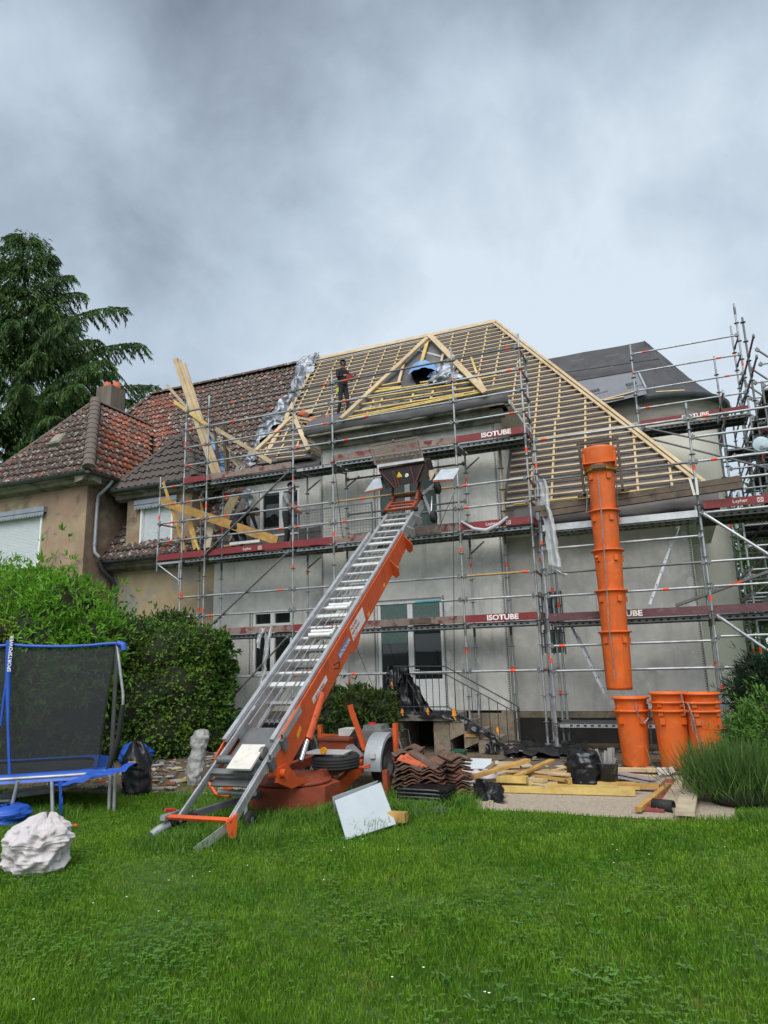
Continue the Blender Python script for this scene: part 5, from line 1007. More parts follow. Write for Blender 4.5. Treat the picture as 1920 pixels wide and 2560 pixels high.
# ---------------------------------------------------------------- black sheet over the railing and the steps
BS = thing('black_tarp', 'black plastic sheet draped over the railing and down the concrete steps', 'tarp', (-5, 13.85, .7))
def drape(pts_top, pts_bot, yo, amp, seed, nu=26, nv=16):
    b = MB()
    def fn(u, v):
        i = u*(len(pts_top)-1); k = min(int(i), len(pts_top)-2); a = pts_top[k].lerp(pts_top[k+1], i-k); c = pts_bot[k].lerp(pts_bot[k+1], i-k); p = a.lerp(c, v)
        return p+Vector((0, yo+.05*math.sin(u*19+seed), 0))
    b.grid(crumple(fn, amp, 4.5, seed), nu, nv); return b
O = lambda pts, Y: [onY(x, y, Y) for x, y in pts]
drape(O(((968, 1672), (985, 1664), (1008, 1664), (1016, 1672)), 14.06), O(((962, 1785), (990, 1788), (1045, 1788), (1085, 1786)), 14.04), 0, .07, 3).build('sheet', black_plastic, BS)
drape(O(((962, 1682), (985, 1668), (1012, 1670)), 13.84), O(((972, 1712), (992, 1718), (1000, 1705)), 13.8), 0, .05, 8, 14, 8).build('sheet', black_plastic, BS)
drape(O(((965, 1776), (1040, 1780), (1128, 1776), (1182, 1806), (1240, 1846), (1300, 1885)), 13.98), O(((970, 1793), (1040, 1793), (1128, 1797), (1180, 1826), (1228, 1856), (1290, 1897)), 13.84), 0, .07, 5, 60, 10).build('sheet', black_plastic, BS)
drape(O(((1212, 1855), (1228, 1850), (1250, 1860)), 13.9), O(((1214, 1880), (1232, 1884), (1250, 1880)), 13.75), 0, .06, 15, 14, 8).build('sheet', black_plastic, BS)
def gsheet(name, poly_px, z, amp, seed, label, cat, m, Zb=.0, nu=28, nv=14):
    a, c, d, e_ = [onZ(x, y, Zb) for x, y in poly_px]; b = MB()
    def fn(u, v): p = a.lerp(c, u).lerp(e_.lerp(d, u), v); return p+Vector((0, 0, z+amp*.9*max(0, nz3(p*2.2, 1, seed)+.25)))
    b.grid(crumple(fn, amp*.6, 5, seed), nu, nv); o = b.build(name, m); return tag(o, label, cat)
gsheet('black_sheet', ((1265, 1862), (1470, 1872), (1450, 1900), (1262, 1896)), .05, .1, 3, 'crumpled black plastic sheet lying along the foot of the wall behind the lumber', 'plastic sheet', black_plastic, 0)
for i, (x, y, lab) in enumerate(((979, 1716, 'small orange clamp holding the black sheet at the left railing post'), (1005, 1783, 'orange clamp low on the railing left of the double door'), (1069, 1781, 'orange clamp at the middle of the landing edge'), (1135, 1790, 'large orange clamp at the top of the stair flight'), (1244, 1829, 'orange clamp on the lower railing near the bottom step'))):
    p = onY(x, y, 13.80); s_ = 1.6 if i == 3 else 1.
    b = MB(); b.prism([p+Vector((-.03*s_, 0, 0)), p+Vector((.03*s_, 0, 0)), p+Vector((.012*s_, 0, .09*s_)), p+Vector((-.012*s_, 0, .09*s_))], (0, .03, 0)); b.beam(p+Vector((-.01, .015, 0)), p+Vector((.02*s_, .015, -.05*s_)), .02, .02); tag(b.build('clamp', mat('orange_clamp', (.75, .30, .03), .5, var=.1)), lab, 'clamp', 'orange clamps on the railing')
# things beneath the landing and on the steps
p = onZ(1147, 1905); GB = thing('green_bucket', 'green rectangular plastic tub standing under the concrete steps', 'bucket', p); b = MB()
def tub(b, p, w0, w1, d0, d1, h, th=.008):
    for s_ in (-1, 1):
        b.add([(p.x+s_*w0, p.y-d0, p.z), (p.x+s_*w0, p.y+d0, p.z), (p.x+s_*w1, p.y+d1, p.z+h), (p.x+s_*w1, p.y-d1, p.z+h)], [(0, 1, 2, 3)]); b.add([(p.x-w0, p.y+s_*d0, p.z), (p.x+w0, p.y+s_*d0, p.z), (p.x+w1, p.y+s_*d1, p.z+h), (p.x-w1, p.y+s_*d1, p.z+h)], [(0, 1, 2, 3)])
        b.beam((p.x-w1-.01, p.y+s_*d1, p.z+h), (p.x+w1+.01, p.y+s_*d1, p.z+h), .025, .02); b.beam((p.x+s_*w1, p.y-d1, p.z+h+.003), (p.x+s_*w1, p.y+d1, p.z+h+.003), .025, .02)
    b.quad((p.x-w0, p.y-d0, p.z+.01), (p.x+w0, p.y-d0, p.z+.01), (p.x+w0, p.y+d0, p.z+.01), (p.x-w0, p.y+d0, p.z+.01)); return b
tub(b, p, .11, .135, .09, .11, .2).build('tub', mat('green_plastic', (.03, .12, .07), .5, var=.15), GB); b = MB(); b.path([p+Vector((-.1, -.05, .15)), p+Vector((-.11, 0, .28)), p+Vector((-.14, .02, .34))], .012, 5); b.build('tool_handle', iron, GB)
p = onY(1088, 1850, 14.3); b = MB(); b.use(0); b.path([(p.x+.02, 14.3, .02), (p.x+.01, 14.3, .3), (p.x-.02, 14.3, .46), (p.x+.0, 14.3, .52), (p.x+.12, 14.3, .53)], .014, 6); b.use(1); b.tube((p.x-.018, 14.3, .36), (p.x-.018, 14.3, .44), .026, 8); tag(b.build('hose_tap', [galv, sticker]), 'hose and tap with orange collar under the landing', 'tap')
p = onY(1003, 1815, 14.05); b = MB(); b.box((p.x, 14.05, p.z), (.1, .06, .14)); b.box((p.x+.02, 14.02, p.z-.06), (.07, .05, .09)); b.path([(p.x+.05, 14.05, p.z-.05), (p.x+.14, 14.1, p.z-.08), (p.x+.16, 14.1, p.z-.3), (p.x+.2, 14.1, p.z-.45)], .007, 5); tag(b.build('electric_box', galv), 'grey electric junction box with cable on the landing wall', 'electric box')
# ---------------------------------------------------------------- lumber and rubbish on the gravel
def plank(px0, px1, w, h, z, label, m, group='loose timber lying on the gravel', name='plank', z1=None, cat='plank', roll=(0, 0, 1)):
    a = onZ(*px0, z); c = onZ(*px1, z if z1 is None else z1); b = MB(); b.beam(a, c, w, h, roll); o = b.build(name, m); return tag(o, label, cat, group)
LP = 'loose timber lying on the gravel'; base = .016
plank((1254, 1972), (1588, 1981), .11, .075, base+.04, 'thick yellow beam in front of the lumber pile', yellow_wood, name='beam', cat='beam')
plank((1235, 1957), (1600, 1971), .06, .03, base+.065, 'thin yellow batten lying on top of the thick front beam', yellow_wood)
plank((1240, 1950), (1590, 1961), .1, .05, base+.03, 'second yellow beam behind the thick front beam', yellow_wood, name='beam', cat='beam')
plank((1244, 1946), (1318, 1949), .16, .08, .16, 'short yellow block lying on the beams at left of the pile', yellow_wood, name='block', cat='block')
plank((1545, 1962), (1648, 1966), .14, .05, base+.06, 'brown board end sticking out behind the plastic bucket', plank_wood)
plank((1400, 1921), (1672, 1926), .15, .05, .05, 'long pine board at the back of the pile by the orange chutes', pine)
plank((1540, 1935), (1640, 1942), .1, .03, .07, 'short pine board below the long back board', pine)
plank((1165, 1948), (1320, 1900), .12, .04, .2, 'wide board sloping up to the right across the pile', plank_wood, z1=.36)
plank((1215, 1925), (1242, 1906), .05, .05, .18, 'short pine stick poking up near the white sheet', pine, z1=.36)
plank((1240, 1925), (1310, 1903), .12, .03, .18, 'pale wide board tilted up in the middle of the pile', pine, z1=.32)
plank((1290, 1940), (1380, 1900), .09, .03, .2, 'narrow brown board sloping to the black bag', plank_wood, z1=.28)
PT = 'jumbled pale offcut in the lumber pile on the gravel'
for i in range(22):
    a = random.uniform(1175, 1410); y = random.uniform(1925, 1958); ln = random.uniform(50, 190); dy = random.uniform(-14, 14)
    plank((a, y), (min(1425, a+ln), y+dy), random.choice((.04, .06, .1)), random.choice((.02, .03, .045)), .05+(1958-y)*.0035+random.uniform(0, .03), PT, random.choice((pine, yellow_wood, pine, pale_board, plank_wood)), 'jumbled offcuts in the lumber pile', z1=.05+(1958-y)*.0035+random.uniform(0, .05))
plank((1595, 2024), (1672, 1962), .07, .05, .06, 'single brown batten lying askew beside the red board', plank_wood, 'boards lying at the path edge')
plank((1628, 2026), (1690, 1950), .28, .03, .03, 'faded red toe board lying flat on the gravel edge', mat('faded_red_board', (.25, .055, .05), .75, var=.2), 'boards lying at the path edge')
plank((1668, 2026), (1716, 1950), .24, .04, .03, 'pale weathered board next to the red toe board', pale_board, 'boards lying at the path edge')
plank((1712, 2034), (1730, 1952), .2, .05, .09, 'pale weathered board nearest the lavender bush, raised on blocks', pale_board, 'boards lying at the path edge')
p = onZ(1658, 2014, .07); b = MB(); b.lathe([(.055, -.12), (.07, -.12), (.07, .12), (.055, .12), (.055, -.12)], p, 14, axis=Matrix(((.35, 0, .94), (.94, 0, -.35), (0, 1, 0)))); tag(b.build('pipe_offcut', rubber), 'short black pipe piece lying at the end of the red board', 'pipe')
gsheet('plastic_film', ((1640, 1935), (1685, 1930), (1692, 1943), (1648, 1950)), .05, .06, 6, 'clear plastic film bunched up by the pale boards', 'plastic film', clear_film, 0, 16, 10)
for i, (a, c, lab) in enumerate((((1545, 1931), (1640, 1950), 'upper bright metal flashing strip behind the bucket'), ((1540, 1941), (1630, 1957), 'lower bright metal flashing strip behind the bucket'))):
    plank(a, c, .2, .012, .09-.03*i, lab, alu, 'metal flashing strips by the bucket', name='flashing_strip', cat='metal strip')
p = onZ(1193, 1925, .05); b = MB(); b.prism([p+Vector((-.22, 0, 0)), p+Vector((.22, 0, 0)), p+Vector((.22, .12, .16)), p+Vector((-.22, .12, .16))], (0, .01, .004)); b.prism([p+Vector((-.22, 0, 0)), p+Vector((.22, 0, 0)), p+Vector((.2, -.2, -.01)), p+Vector((-.2, -.2, -.01))], (0, 0, .008)); tag(b.build('white_sheet', white_panel), 'bent white metal sheet standing behind the roof tile stacks', 'metal sheet')
plank((1130, 1912), (1300, 1912), .5, .04, .05, 'large pale panel lying flat at the back of the lumber pile', pale_board, 'panels lying behind the pile', name='panel', cat='panel')
def bag(name, c, rx, ry, h, seed, label, cat, m, fold=.1, top=.35, n=36, horiz=0., lean=(0, 0), pleat=0., wr=0.):
    b = MB(); c = Vector(c)
    def fn(u, v):
        t = 2*math.pi*u; prof = (1-.12*(1-v))*min(1, (v+.05)*7)**.35 if v < .55 else max(top*.25, 1-(1-top)*((v-.55)/.45)**1.6)
        if v > .985: prof *= .3
        r = prof*(1+fold*1.5*nz3((math.cos(t)*1.3, math.sin(t)*1.3, v*2.2), 1.6, seed)+fold*nz3((math.cos(t)*3, math.sin(t)*3, v*(5+horiz*9)), 1.4, seed+3)+pleat*math.sin(t*9+seed+1.5*math.sin(t*2))*v**1.3+pleat*.5*math.sin(t*17+seed+2*v)*v)
        r += wr*(1-2.2*abs(nz3((math.cos(t)*1.1, math.sin(t)*1.1, v*6+.5*math.cos(t+seed)), 1.6, seed+1)))+wr*.5*(1-2.2*abs(nz3((math.cos(t)*2.3, math.sin(t)*2.3, v*11), 1.5, seed+6)))
        r += fold*.45*(1-abs(nz3((math.cos(t)*2.2+v, math.sin(t)*2.2, v*(3+horiz*6)), 2.3, seed+8)*2.2))*.5
        return c+Vector((rx*r*math.cos(t)+lean[0]*v*v, ry*r*math.sin(t)+lean[1]*v*v, h*v*(1+.10*nz3((math.cos(t), math.sin(t), 0), 1.7, seed))))
    b.grid(fn, n, int(n*1.0)); o = b.build(name, m); return tag(o, label, cat)
p = onZ(1463, 1963); bag('rubbish_bag', p, .24, .2, .47, 3, 'tied black rubbish bag standing on the yellow lumber', 'bag', black_plastic, .16, .75)
p = onZ(1523, 1965); MBK = thing('scrap_bucket', 'dirty black builder bucket full of metal offcuts beside the black bag', 'bucket', p)
b = MB(); b.lathe([(.0, .01), (.115, .0), (.15, .3), (.16, .31), (.155, .32), (.14, .31), (.11, .03)], p, 22); b.build('bucket', mat('dirty_black_plastic', (.03, .03, .03), .6, var=.3, col2=(.2, .19, .17), mix2=(.55, .7), scale2=9), MBK)
for i in range(9):
    a = p+Vector((random.uniform(-.1, .1), random.uniform(-.08, .08), .2)); d = Vector((random.uniform(-.14, .08), random.uniform(-.05, .05), random.uniform(.17, .33))); b = MB(); b.beam(a, a+d, random.uniform(.04, .08), .004, upv=(random.uniform(-1, 1), -1, 0)); b.build('metal_offcut', alu, MBK)
# black polythene and white sack at the end of the pile
gsheet('black_sheet', ((1175, 1945), (1230, 1955), (1262, 2012), (1195, 2005)), .05, .2, 12, 'black plastic sheet heaped at the corner of the lawn beside the tile stacks', 'plastic sheet', black_plastic, 0, 26, 18)
p = onZ(1205, 1968); bag('white_sack', p+Vector((-.05, .1, 0)), .36, .2, .22, 11, 'white fabric sack lying behind the black sheet', 'sack', sack_white, .16, .8)
# ---------------------------------------------------------------- stacks of old roof tiles
st_mesh, _, _ = tile_mesh(.26, .36, tile_dirty, .05, 'tile')
def thick_tile(w, l, m, hg=.05, th=.016):
    xs = np.linspace(-w/2, w/2, 9); z = hg*.5*(1-np.cos(2*np.pi*(xs+w/2)/w*1.15)); V = []; F = []
    for y in (-l/2, l/2):
        for dz in (0, th): V += [(x, y, zz+dz) for x, zz in zip(xs, z)]
    for i in range(8): F += [(9+i, 10+i, 28+i, 27+i), (i+1, i, 18+i, 19+i), (i, i+1, 10+i, 9+i), (19+i, 18+i, 27+i, 28+i)]
    F += [(0, 9, 27, 18), (8, 26, 35, 17)]; me = bpy.data.meshes.new('tile'); me.from_pydata(V, [], F); me.materials.append(m); return me
stk_m = mat('stacked_tile_clay', (.115, .07, .05), .9, var=.4, scale=7, bump=.3, col2=(.20, .085, .05), mix2=(.52, .66), scale2=5, col3=(.2, .19, .175), mix3=(.58, .7), scale3=9)
TT = [thick_tile(.30, .40, mat('stacked_tile_red', (.21, .085, .05), .9, var=.35, scale=7, bump=.3, col2=(.11, .075, .06), mix2=(.45, .6), scale2=6)), thick_tile(.30, .40, stk_m)]
stacks = [((1014, 1985), 13, .35, 'stack of weathered roof tiles nearest the lift wheel, tallest at its left'), ((1052, 1990), 9, -.1, 'leaning stack of weathered roof tiles second from the lift wheel'), ((1088, 1992), 11, .1, 'widest stack of weathered roof tiles in the front middle of the group'), ((1140, 1986), 12, .9, 'neat stack of grey brown roof tiles nearest the white sack'), ((1120, 1955), 10, .5, 'low stack of roof tiles with pale tile on top at the back of the group'), ((1040, 1957), 12, .2, 'back stack of roof tiles beneath the orange tiles')]
for i, (px, n, rz, lab) in enumerate(stacks):
    p = onZ(*px); T = thing('tile_stack', lab, 'tile stack', p, 'stacks of old roof tiles on the grass')
    for k in range(n):
        me = TT[0] if random.random() < .25 else TT[1]; a = rz+random.gauss(0, .09); q = p+Vector((random.gauss(0, .016)-.006*k*(i == 1), random.gauss(0, .016), .005+k*.043))
        M_ = Matrix.Translation(q) @ Matrix.Rotation(a, 4, 'Z') @ Matrix.Rotation(random.gauss(0, .03), 4, 'X'); place('tile', me, q, T, mw=M_)
p = onZ(1040, 1916, .5); T = thing('tile_stack', 'bright orange roof tiles standing on edge on top of the stacks', 'tile stack', p)
om = thick_tile(.26, .3, new_tile)
for k in range(4): q = p+Vector((-.06+.05*k, .03*k, .04)); place('tile', om if k < 3 else TT[1], q, T, mw=Matrix.Translation(q) @ Matrix.Rotation(.3, 4, 'Z') @ Matrix.Rotation(.25+.1*k, 4, 'Y') @ Matrix.Rotation(1.2, 4, 'Z'))
p = onZ(1045, 2025); BT = thing('black_tray', 'stacked black plastic trays lying in the grass in front of the tile stacks', 'tray', p)
for k in range(5):
    b = MB(); z = .04+.045*k; b.box((p.x+.05+.01*k, p.y+.28, z), (.62-.02*k, .42, .02)); b.path([(p.x-.3, p.y+.08, z), (p.x+.2, p.y+.06, z), (p.x+.3, p.y+.1, z-.02), (p.x+.33, p.y+.2, z-.05)], .022, 6); b.build('tray', black_plastic, BT)
b = MB(); a, c = onZ(1030, 2030, .06), onZ(1112, 2022, .06); b.beam(a, c, .12, .05); tag(b.build('dark_board', mat('slate_board', (.09, .092, .095), .8, var=.2)), 'short dark grey board lying in the grass in front of the black trays', 'board')
# ---------------------------------------------------------------- leaning white metal hood
TL, TRr, BRr, BLl = onY(837, 2001, 7.32), onY(951, 1956, 8.02), onZ(989, 2060, .03), onZ(866, 2099, .02)
BRr = onP(989, 2060, TL, (TRr-TL).cross(BLl-TL).normalized())
HD = thing('metal_hood', 'pale white sheet metal hood propped askew in the grass before the lift', 'metal sheet', (BRr+BLl)/2)
nn = (TRr-TL).cross(BLl-TL).normalized(); nn = nn if nn.y < 0 else -nn
b = MB(); b.prism([TL, TRr, BRr, BLl], -nn*.012); b.build('front_sheet', white_panel, HD)
bkv = -nn*.34+Vector((0, 0, .06)); b = MB(); b.prism([TL+Vector((-.03, 0, .03)), TRr+Vector((-.03, 0, .015)), TRr+bkv*.5, TL+bkv*.62+Vector((.06, 0, 0))], Vector((0, 0, .008))); b.build('top_flap', white_panel, HD)
b = MB(); b.prism([TRr, BRr, BRr+bkv*.7, TRr+bkv*.5], Vector((.008, 0, 0))); b.build('side_sheet', galv, HD)
b = MB(); b.box(BRr+Vector((-.02, .12, .05)), (.2, .1, .1)); b.build('wood_prop', plank_wood, HD)
# ---------------------------------------------------------------- trampoline
TZ_ = .48; cA, cB, cC, cD = Vector((-9.2, 5.80, 0)), Vector((-7.02, 7.45, 0)), Vector((-8.35, 8.85, 0)), Vector((-10.5, 7.2, 0))
TP = thing('trampoline', 'blue trampoline with black safety net enclosure at the left of the lawn', 'trampoline', (cA+cC)/2)
def rr(cs, rad, n=6):
    out = []
    for i in range(4):
        p, a, c = cs[i], cs[i-1], cs[(i+1) % 4]; p0 = p+(a-p).normalized()*rad; p1 = p+(c-p).normalized()*rad
        for k in range(n+1): t = k/n; out.append(p0.lerp(p, t).lerp(p.lerp(p1, t), t))
    return out
Zv = lambda z: Vector((0, 0, z))
loop = rr([cA, cB, cC, cD], .5); b = MB(); b.path([p+Zv(TZ_) for p in loop+loop[:1]], .022, 8); b.build('frame', galv, TP)
cen = (cA+cB+cC+cD)/4; inner = [cen+(p-cen)*.84 for p in loop]
b = MB(); b.add([cen+Zv(TZ_)]+[p+Zv(TZ_-.005) for p in inner], [(0, i+1, (i+1) % len(inner)+1) for i in range(len(inner))]); b.build('jumping_mat', mat('black_mat', (.02, .021, .023), .85, var=.1), TP)
b = MB(); n = len(loop)
def padfn(u, v):
    i = u*n; k = int(i) % n; p = loop[k].lerp(loop[(k+1) % n], i-int(i)); q = cen+(p-cen)*(1.03-.2*v); return q+Zv(TZ_+.03+.02*math.sin(v*3.1)-(.08 if v < .15 else 0))+Zv(.02*nz3((q.x*3, q.y*3, 0), 2))
b.grid(padfn, n, 5); b.build('edge_pad', blue_pvc, TP)
b = MB(); fl_ = [onY(x, y, 7.15) for x, y in ((128, 1950), (310, 1912), (305, 1930), (150, 1965))]
b.grid(crumple(lambda u, v: fl_[0].lerp(fl_[1], u).lerp(fl_[3].lerp(fl_[2], u), v)+Vector((0, -.12*v+.2*u, 0)), .06, 4, 4), 24, 6); b.build('pad_flap', blue_pvc, TP)
a_ = onY(150, 1955, 6.85); b = MB(); b.grid(crumple(lambda u, v: a_+Vector((.05*u, 0, -.44*v)), .03, 6, 2), 4, 14); b.build('hanging_strap', blue_pvc, TP)
mA = onY(22, 1700, 6.68); mA.z = 0
for (fx, fy), tp in (((20, 2055), (45, 1950)), ((132, 2058), (130, 1945)), ((272, 2030), (275, 1945)), ((285, 2032), (287, 1940))):
    f = onZ(fx, fy); Y_ = f.y; t_ = onY(*tp, Y_); b = MB(); b.tube(f, (t_.x, t_.y, TZ_), .022, 8); b.build('leg', galv, TP)
b = MB(); f1, f2 = onZ(-60, 2005, .15), onZ(24, 2002, .2); b.tube(f1, f2, .02, 8); b.build('leg', galv, TP)
TN = 2.15; poles = [mA, cB, cC, cD, cA]; tops = [Vector((p.x, p.y, TN+.02)) for p in poles]
b = MB(); pp = onY(307, 1752, 7.45); b.path([Vector((cB.x-.02, cB.y, TN)), Vector((pp.x, pp.y, pp.z+.08)), Vector((pp.x+.005, pp.y, pp.z-.05))], .019, 8); b.build('pole', galv, TP)
b = MB(); b.path([Vector((pp.x+.005, pp.y, pp.z-.05)), Vector((pp.x-.04, pp.y, .9)), Vector((cB.x-.06, cB.y, TZ_))], .034, 8); b.build('foam_sleeve', rubber, TP)
for p in (cC, cD): b = MB(); b.tube(Zv(TZ_)+p, Zv(TN)+p, .03, 8); b.build('pole', galv_dark, TP)
b = MB()
ring = [mA, cB*.985+cen*.015, cC, cD, cA]
edges = [(ring[i], ring[(i+1) % 5]) for i in range(5)]
for i, (p, q) in enumerate(edges):
    def nf(u, v, p=p, q=q):
        pt = p.lerp(q, u); inn = cen+(pt-cen)*(.89+.08*v**1.5); inn = inn.lerp(cen+(pt-cen)*.98, v**3); return Vector((inn.x, inn.y, TZ_+(TN-TZ_-.03*math.sin(math.pi*u))*v))+Vector((.015*nz3((u*5, v*4, i), 2), 0, 0))
    b.grid(nf, 18, 14)
b.build('safety_net', net_mat, TP)
b = MB()
for p, q in edges[:2]+edges[4:]:
    P1, P2 = Vector((p.x, p.y, TN)), Vector((q.x, q.y, TN)); b.path([P1.lerp(P2, k/8)+Zv(-.03*math.sin(math.pi*k/8)+.01*nz3((k, p.x, 0), 3)) for k in range(9)], .024, 6)
b.path([Vector((cB.x, cB.y, TN)), Vector((cB.x+.07, cB.y+.02, TN-.02)), Vector((cB.x+.09, cB.y+.02, TN-.1))], .045, 6); b.build('top_sleeve', blue_pvc, TP)
sl0, sl1, sl2 = onY(24, 1600, 6.62), onY(20, 1690, 6.62), onY(24, 1935, 6.62)
b = MB(); b.path([sl0, sl1, onY(20, 1815, 6.62), sl2], .03, 8, rs=[.042, .038, .02, .02]); b.build('pole_sleeve', blue_pvc, TP); b = MB(); b.path([onY(17, 1690, 6.6), onY(8, 1760, 6.6), onY(2, 1815, 6.6)], .018, 6); b.build('pole_sleeve', blue_pvc, TP)
lp = TP.children[-2]; xd = Vector((rt.x, rt.y, 0)).normalized(); s0_ = onY(27, 1679, 6.55)
lettering('SPORTSPOWER', s0_, (0, 0, 1), -xd, .048, white_letter, lp, squash=1.02, font_bold=.02)
# ladder under the trampoline
LD = thing('ladder', 'aluminium ladder lying on the grass beneath the trampoline', 'ladder', onZ(60, 1990)); a, c = onZ(-60, 2000, .1), onZ(135, 1975, .1); off = Vector((.1, .33, .03))
b = MB()
for o_ in (Vector(), off): b.beam(a+o_, c+o_, .03, .07)
b.build('stile', alu, LD)
for k in range(9): p = a.lerp(c, (k+.5)/9); b = MB(); b.tube(p, p+off, .014, 6); b.build('rung', alu, LD)
# sacks, bags and odds near the hedge
p = onZ(66, 2185); bag('rubble_sack', p+Vector((.0, .1, 0)), .31, .26, .5, 21, 'crumpled white woven rubble sack in the left foreground', 'sack', sack_white, .19, .14, 120, .0, lean=(.10, 0), pleat=.11, wr=.04)
p = onZ(0, 2075); bag('blue_sack', p+Vector((-.2, .2, 0)), .3, .3, .22, 29, 'blue sheet bundle at the left edge behind the white sack', 'bundle', blue_pvc, .1, .7)
p = onZ(318, 1998); bag('rubbish_bag', p+Vector((-.02, .2, 0)), .22, .22, .74, 5, 'tall black rubbish bag behind the trampoline corner', 'bag', black_plastic, .10, .30, lean=(-.14, .1))
p = onZ(335, 1915); bag('blue_bag', p+Vector((-.05, .1, 0)), .32, .25, .42, 8, 'crumpled bright blue bag near the hedge foot', 'bag', blue_pvc, .2, .35)
plank((366, 1918), (330, 1905), .1, .02, .05, 'thin brown board leaning on the bright blue bag', plank_wood, None, z1=.55)
for a, c, lab in (((335, 1920), (405, 1912), 'long grey steel tube on the bare soil beside the black bag'), ((335, 1932), (378, 1924), 'short grey steel tube nearest the black bag')): pa, pc = onZ(*a, .05), onZ(*c, .05); b = MB(); b.tube(pa, pc, .03, 8); tag(b.build('steel_tube', galv), lab, 'tube', 'steel tubes on the soil')
p = onZ(185, 2066, .015); b = MB(); b.lathe([(.03, 0), (.055, 0), (.055, .02), (.03, .02), (.03, 0)], p, 14); tag(b.build('orange_ring', sticker), 'tiny orange plastic ring lying in the grass', 'ring')
plank((462, 1950), (480, 1938), .1, .04, .05, 'short yellow wood offcut on the rubble', yellow_wood, None)
# wrapped young plant
p = onZ(482, 1962); WP = thing('wrapped_plant', 'tall slim plant wrapped in clear plastic film beside the lift', 'wrapped plant', p); dtop = onY(505, 1822, p.y+.25); b = MB()
def wf(u, v):
    t = 2*math.pi*u; c_ = p.lerp(Vector((dtop.x, dtop.y, dtop.z)), v); r = np.interp(v, [0, .1, .3, .55, .62, .7, .85, .97, 1], [.09, .12, .13, .12, .10, .125, .14, .10, .02]); r *= .92+.3*nz3((math.cos(t)*1.5, math.sin(t)*1.5, v*5), 1.8, 3)+.2*(1-2.2*abs(nz3((math.cos(t)*2, math.sin(t)*2, v*9), 1.6, 5)))
    return c_+Vector((r*math.cos(t), r*math.sin(t), .0))
b.grid(wf, 26, 40); b.build('film_wrap', mat('milky_film', (.42, .43, .42), .3, var=.3, scale=9, bump=.8, bscale=26, alpha=.72), WP); b = MB(); b.path([p, p.lerp(dtop, .5)+Vector((.02, 0, 0)), dtop+Vector((0, 0, -.06))], .03, 6); b.build('stem', MATS['dark_old_wood'], WP); b = MB(); b.box((dtop.x, dtop.y-.05, dtop.z-.03), (.06, .04, .05)); b.build('tag', plank_wood, WP)
# ---------------------------------------------------------------- things on the scaffold decks
def stick(pa, pc, Ya, Yc, w, h, lab, m, name='board', group='boards stacked upright on the upper left deck', upv=(0, 1, 0), cat='board'):
    b = MB(); b.beam(onY(*pa, Ya), onY(*pc, Yc), w, h, upv); return tag(b.build(name, m), lab, cat, group)
stick((436, 896), (540, 1198), 15.25, 14.7, .13, .03, 'longest pine board of the bundle rising above the upper left deck', pine); stick((448, 902), (552, 1195), 15.3, 14.75, .13, .03, 'second pine board of the upright bundle, right beside the longest', pine)
stick((462, 908), (546, 1180), 15.35, 14.8, .06, .04, 'narrow pine batten at the right side of the upright bundle', pine); stick((442, 898), (532, 1165), 15.35, 14.85, .12, .03, 'pine board at the back of the upright bundle', plank_wood)
stick((417, 962), (600, 1170), 15.2, 15.0, .07, .05, 'grey batten crossing behind the upright board bundle', pale_board); stick((436, 1004), (520, 1064), 15.1, 14.8, .09, .04, 'short yellow board leaning left of the upright bundle', yellow_wood)
stick((540, 1072), (680, 1156), 14.75, 14.75, .1, .05, 'long pine plank sloping down to the right on the upper deck', pine); stick((575, 1130), (625, 1170), 14.9, 14.8, .05, .04, 'thin old batten by the sloping plank', old_wood); stick((548, 1095), (612, 1172), 15.0, 14.9, .05, .04, 'second thin old batten by the sloping plank', pale_board)
WLd = thing('wooden_ladder', 'short dark wooden ladder standing on the upper left deck', 'ladder', onY(550, 1180, 14.95)); b = MB()
for pa, pc in (((536, 1068), (548, 1180)), ((565, 1062), (572, 1178))): b.beam(onY(*pa, 15.05), onY(*pc, 14.95), .05, .04)
b.build('stile', old_wood, WLd)
for y, dx in ((1078, 0), (1105, 2), (1132, 4), (1160, 6)): b = MB(); b.beam(onY(536+dx, y, 15), onY(569+dx*.6, y-3, 15), .03, .04); b.build('rung', old_wood, WLd)
stick((558, 1062), (566, 1178), 14.9, 14.85, .06, .05, 'dark post beside the wooden ladder', old_wood, 'post', None, cat='post')
b = MB(); bt = [onY(x, y, 15.05) for x, y in ((508, 1090), (530, 1088), (572, 1178), (545, 1184))]; b.grid(crumple(lambda u, v: bt[0].lerp(bt[1], u).lerp(bt[3].lerp(bt[2], u), v), .1, 3.5, 7), 10, 18); tag(b.build('blue_tarp', pale_blue), 'pale blue tarp hanging behind the upright boards', 'tarp')
BG2 = 'boards on the middle left deck'
stick((400, 1252), (694, 1352), 14.75, 14.75, .05, .22, 'wide ochre plank sloping across the middle left deck', plank_wood, 'plank', BG2, (0, 0, 1), 'plank'); stick((408, 1205), (462, 1375), 14.9, 14.65, .08, .03, 'thin board leaning steeply at the left scaffold end', plank_wood, 'board', BG2)
stick((475, 1300), (490, 1372), 15.05, 14.7, .16, .04, 'short wide ochre board standing under the sloping plank', plank_wood, 'board', BG2); stick((500, 1242), (514, 1310), 15.0, 14.95, .05, .05, 'narrow ochre post standing by the second scaffold upright', plank_wood, 'board', BG2)
stick((478, 1330), (498, 1375), 14.85, 14.66, .05, .03, 'small stick leaning against the short ochre board', yellow_wood, 'stick', BG2, cat='stick'); stick((528, 1308), (518, 1370), 15.0, 14.8, .22, .04, 'pale plywood piece standing on the middle left deck', pale_board, 'board', BG2)
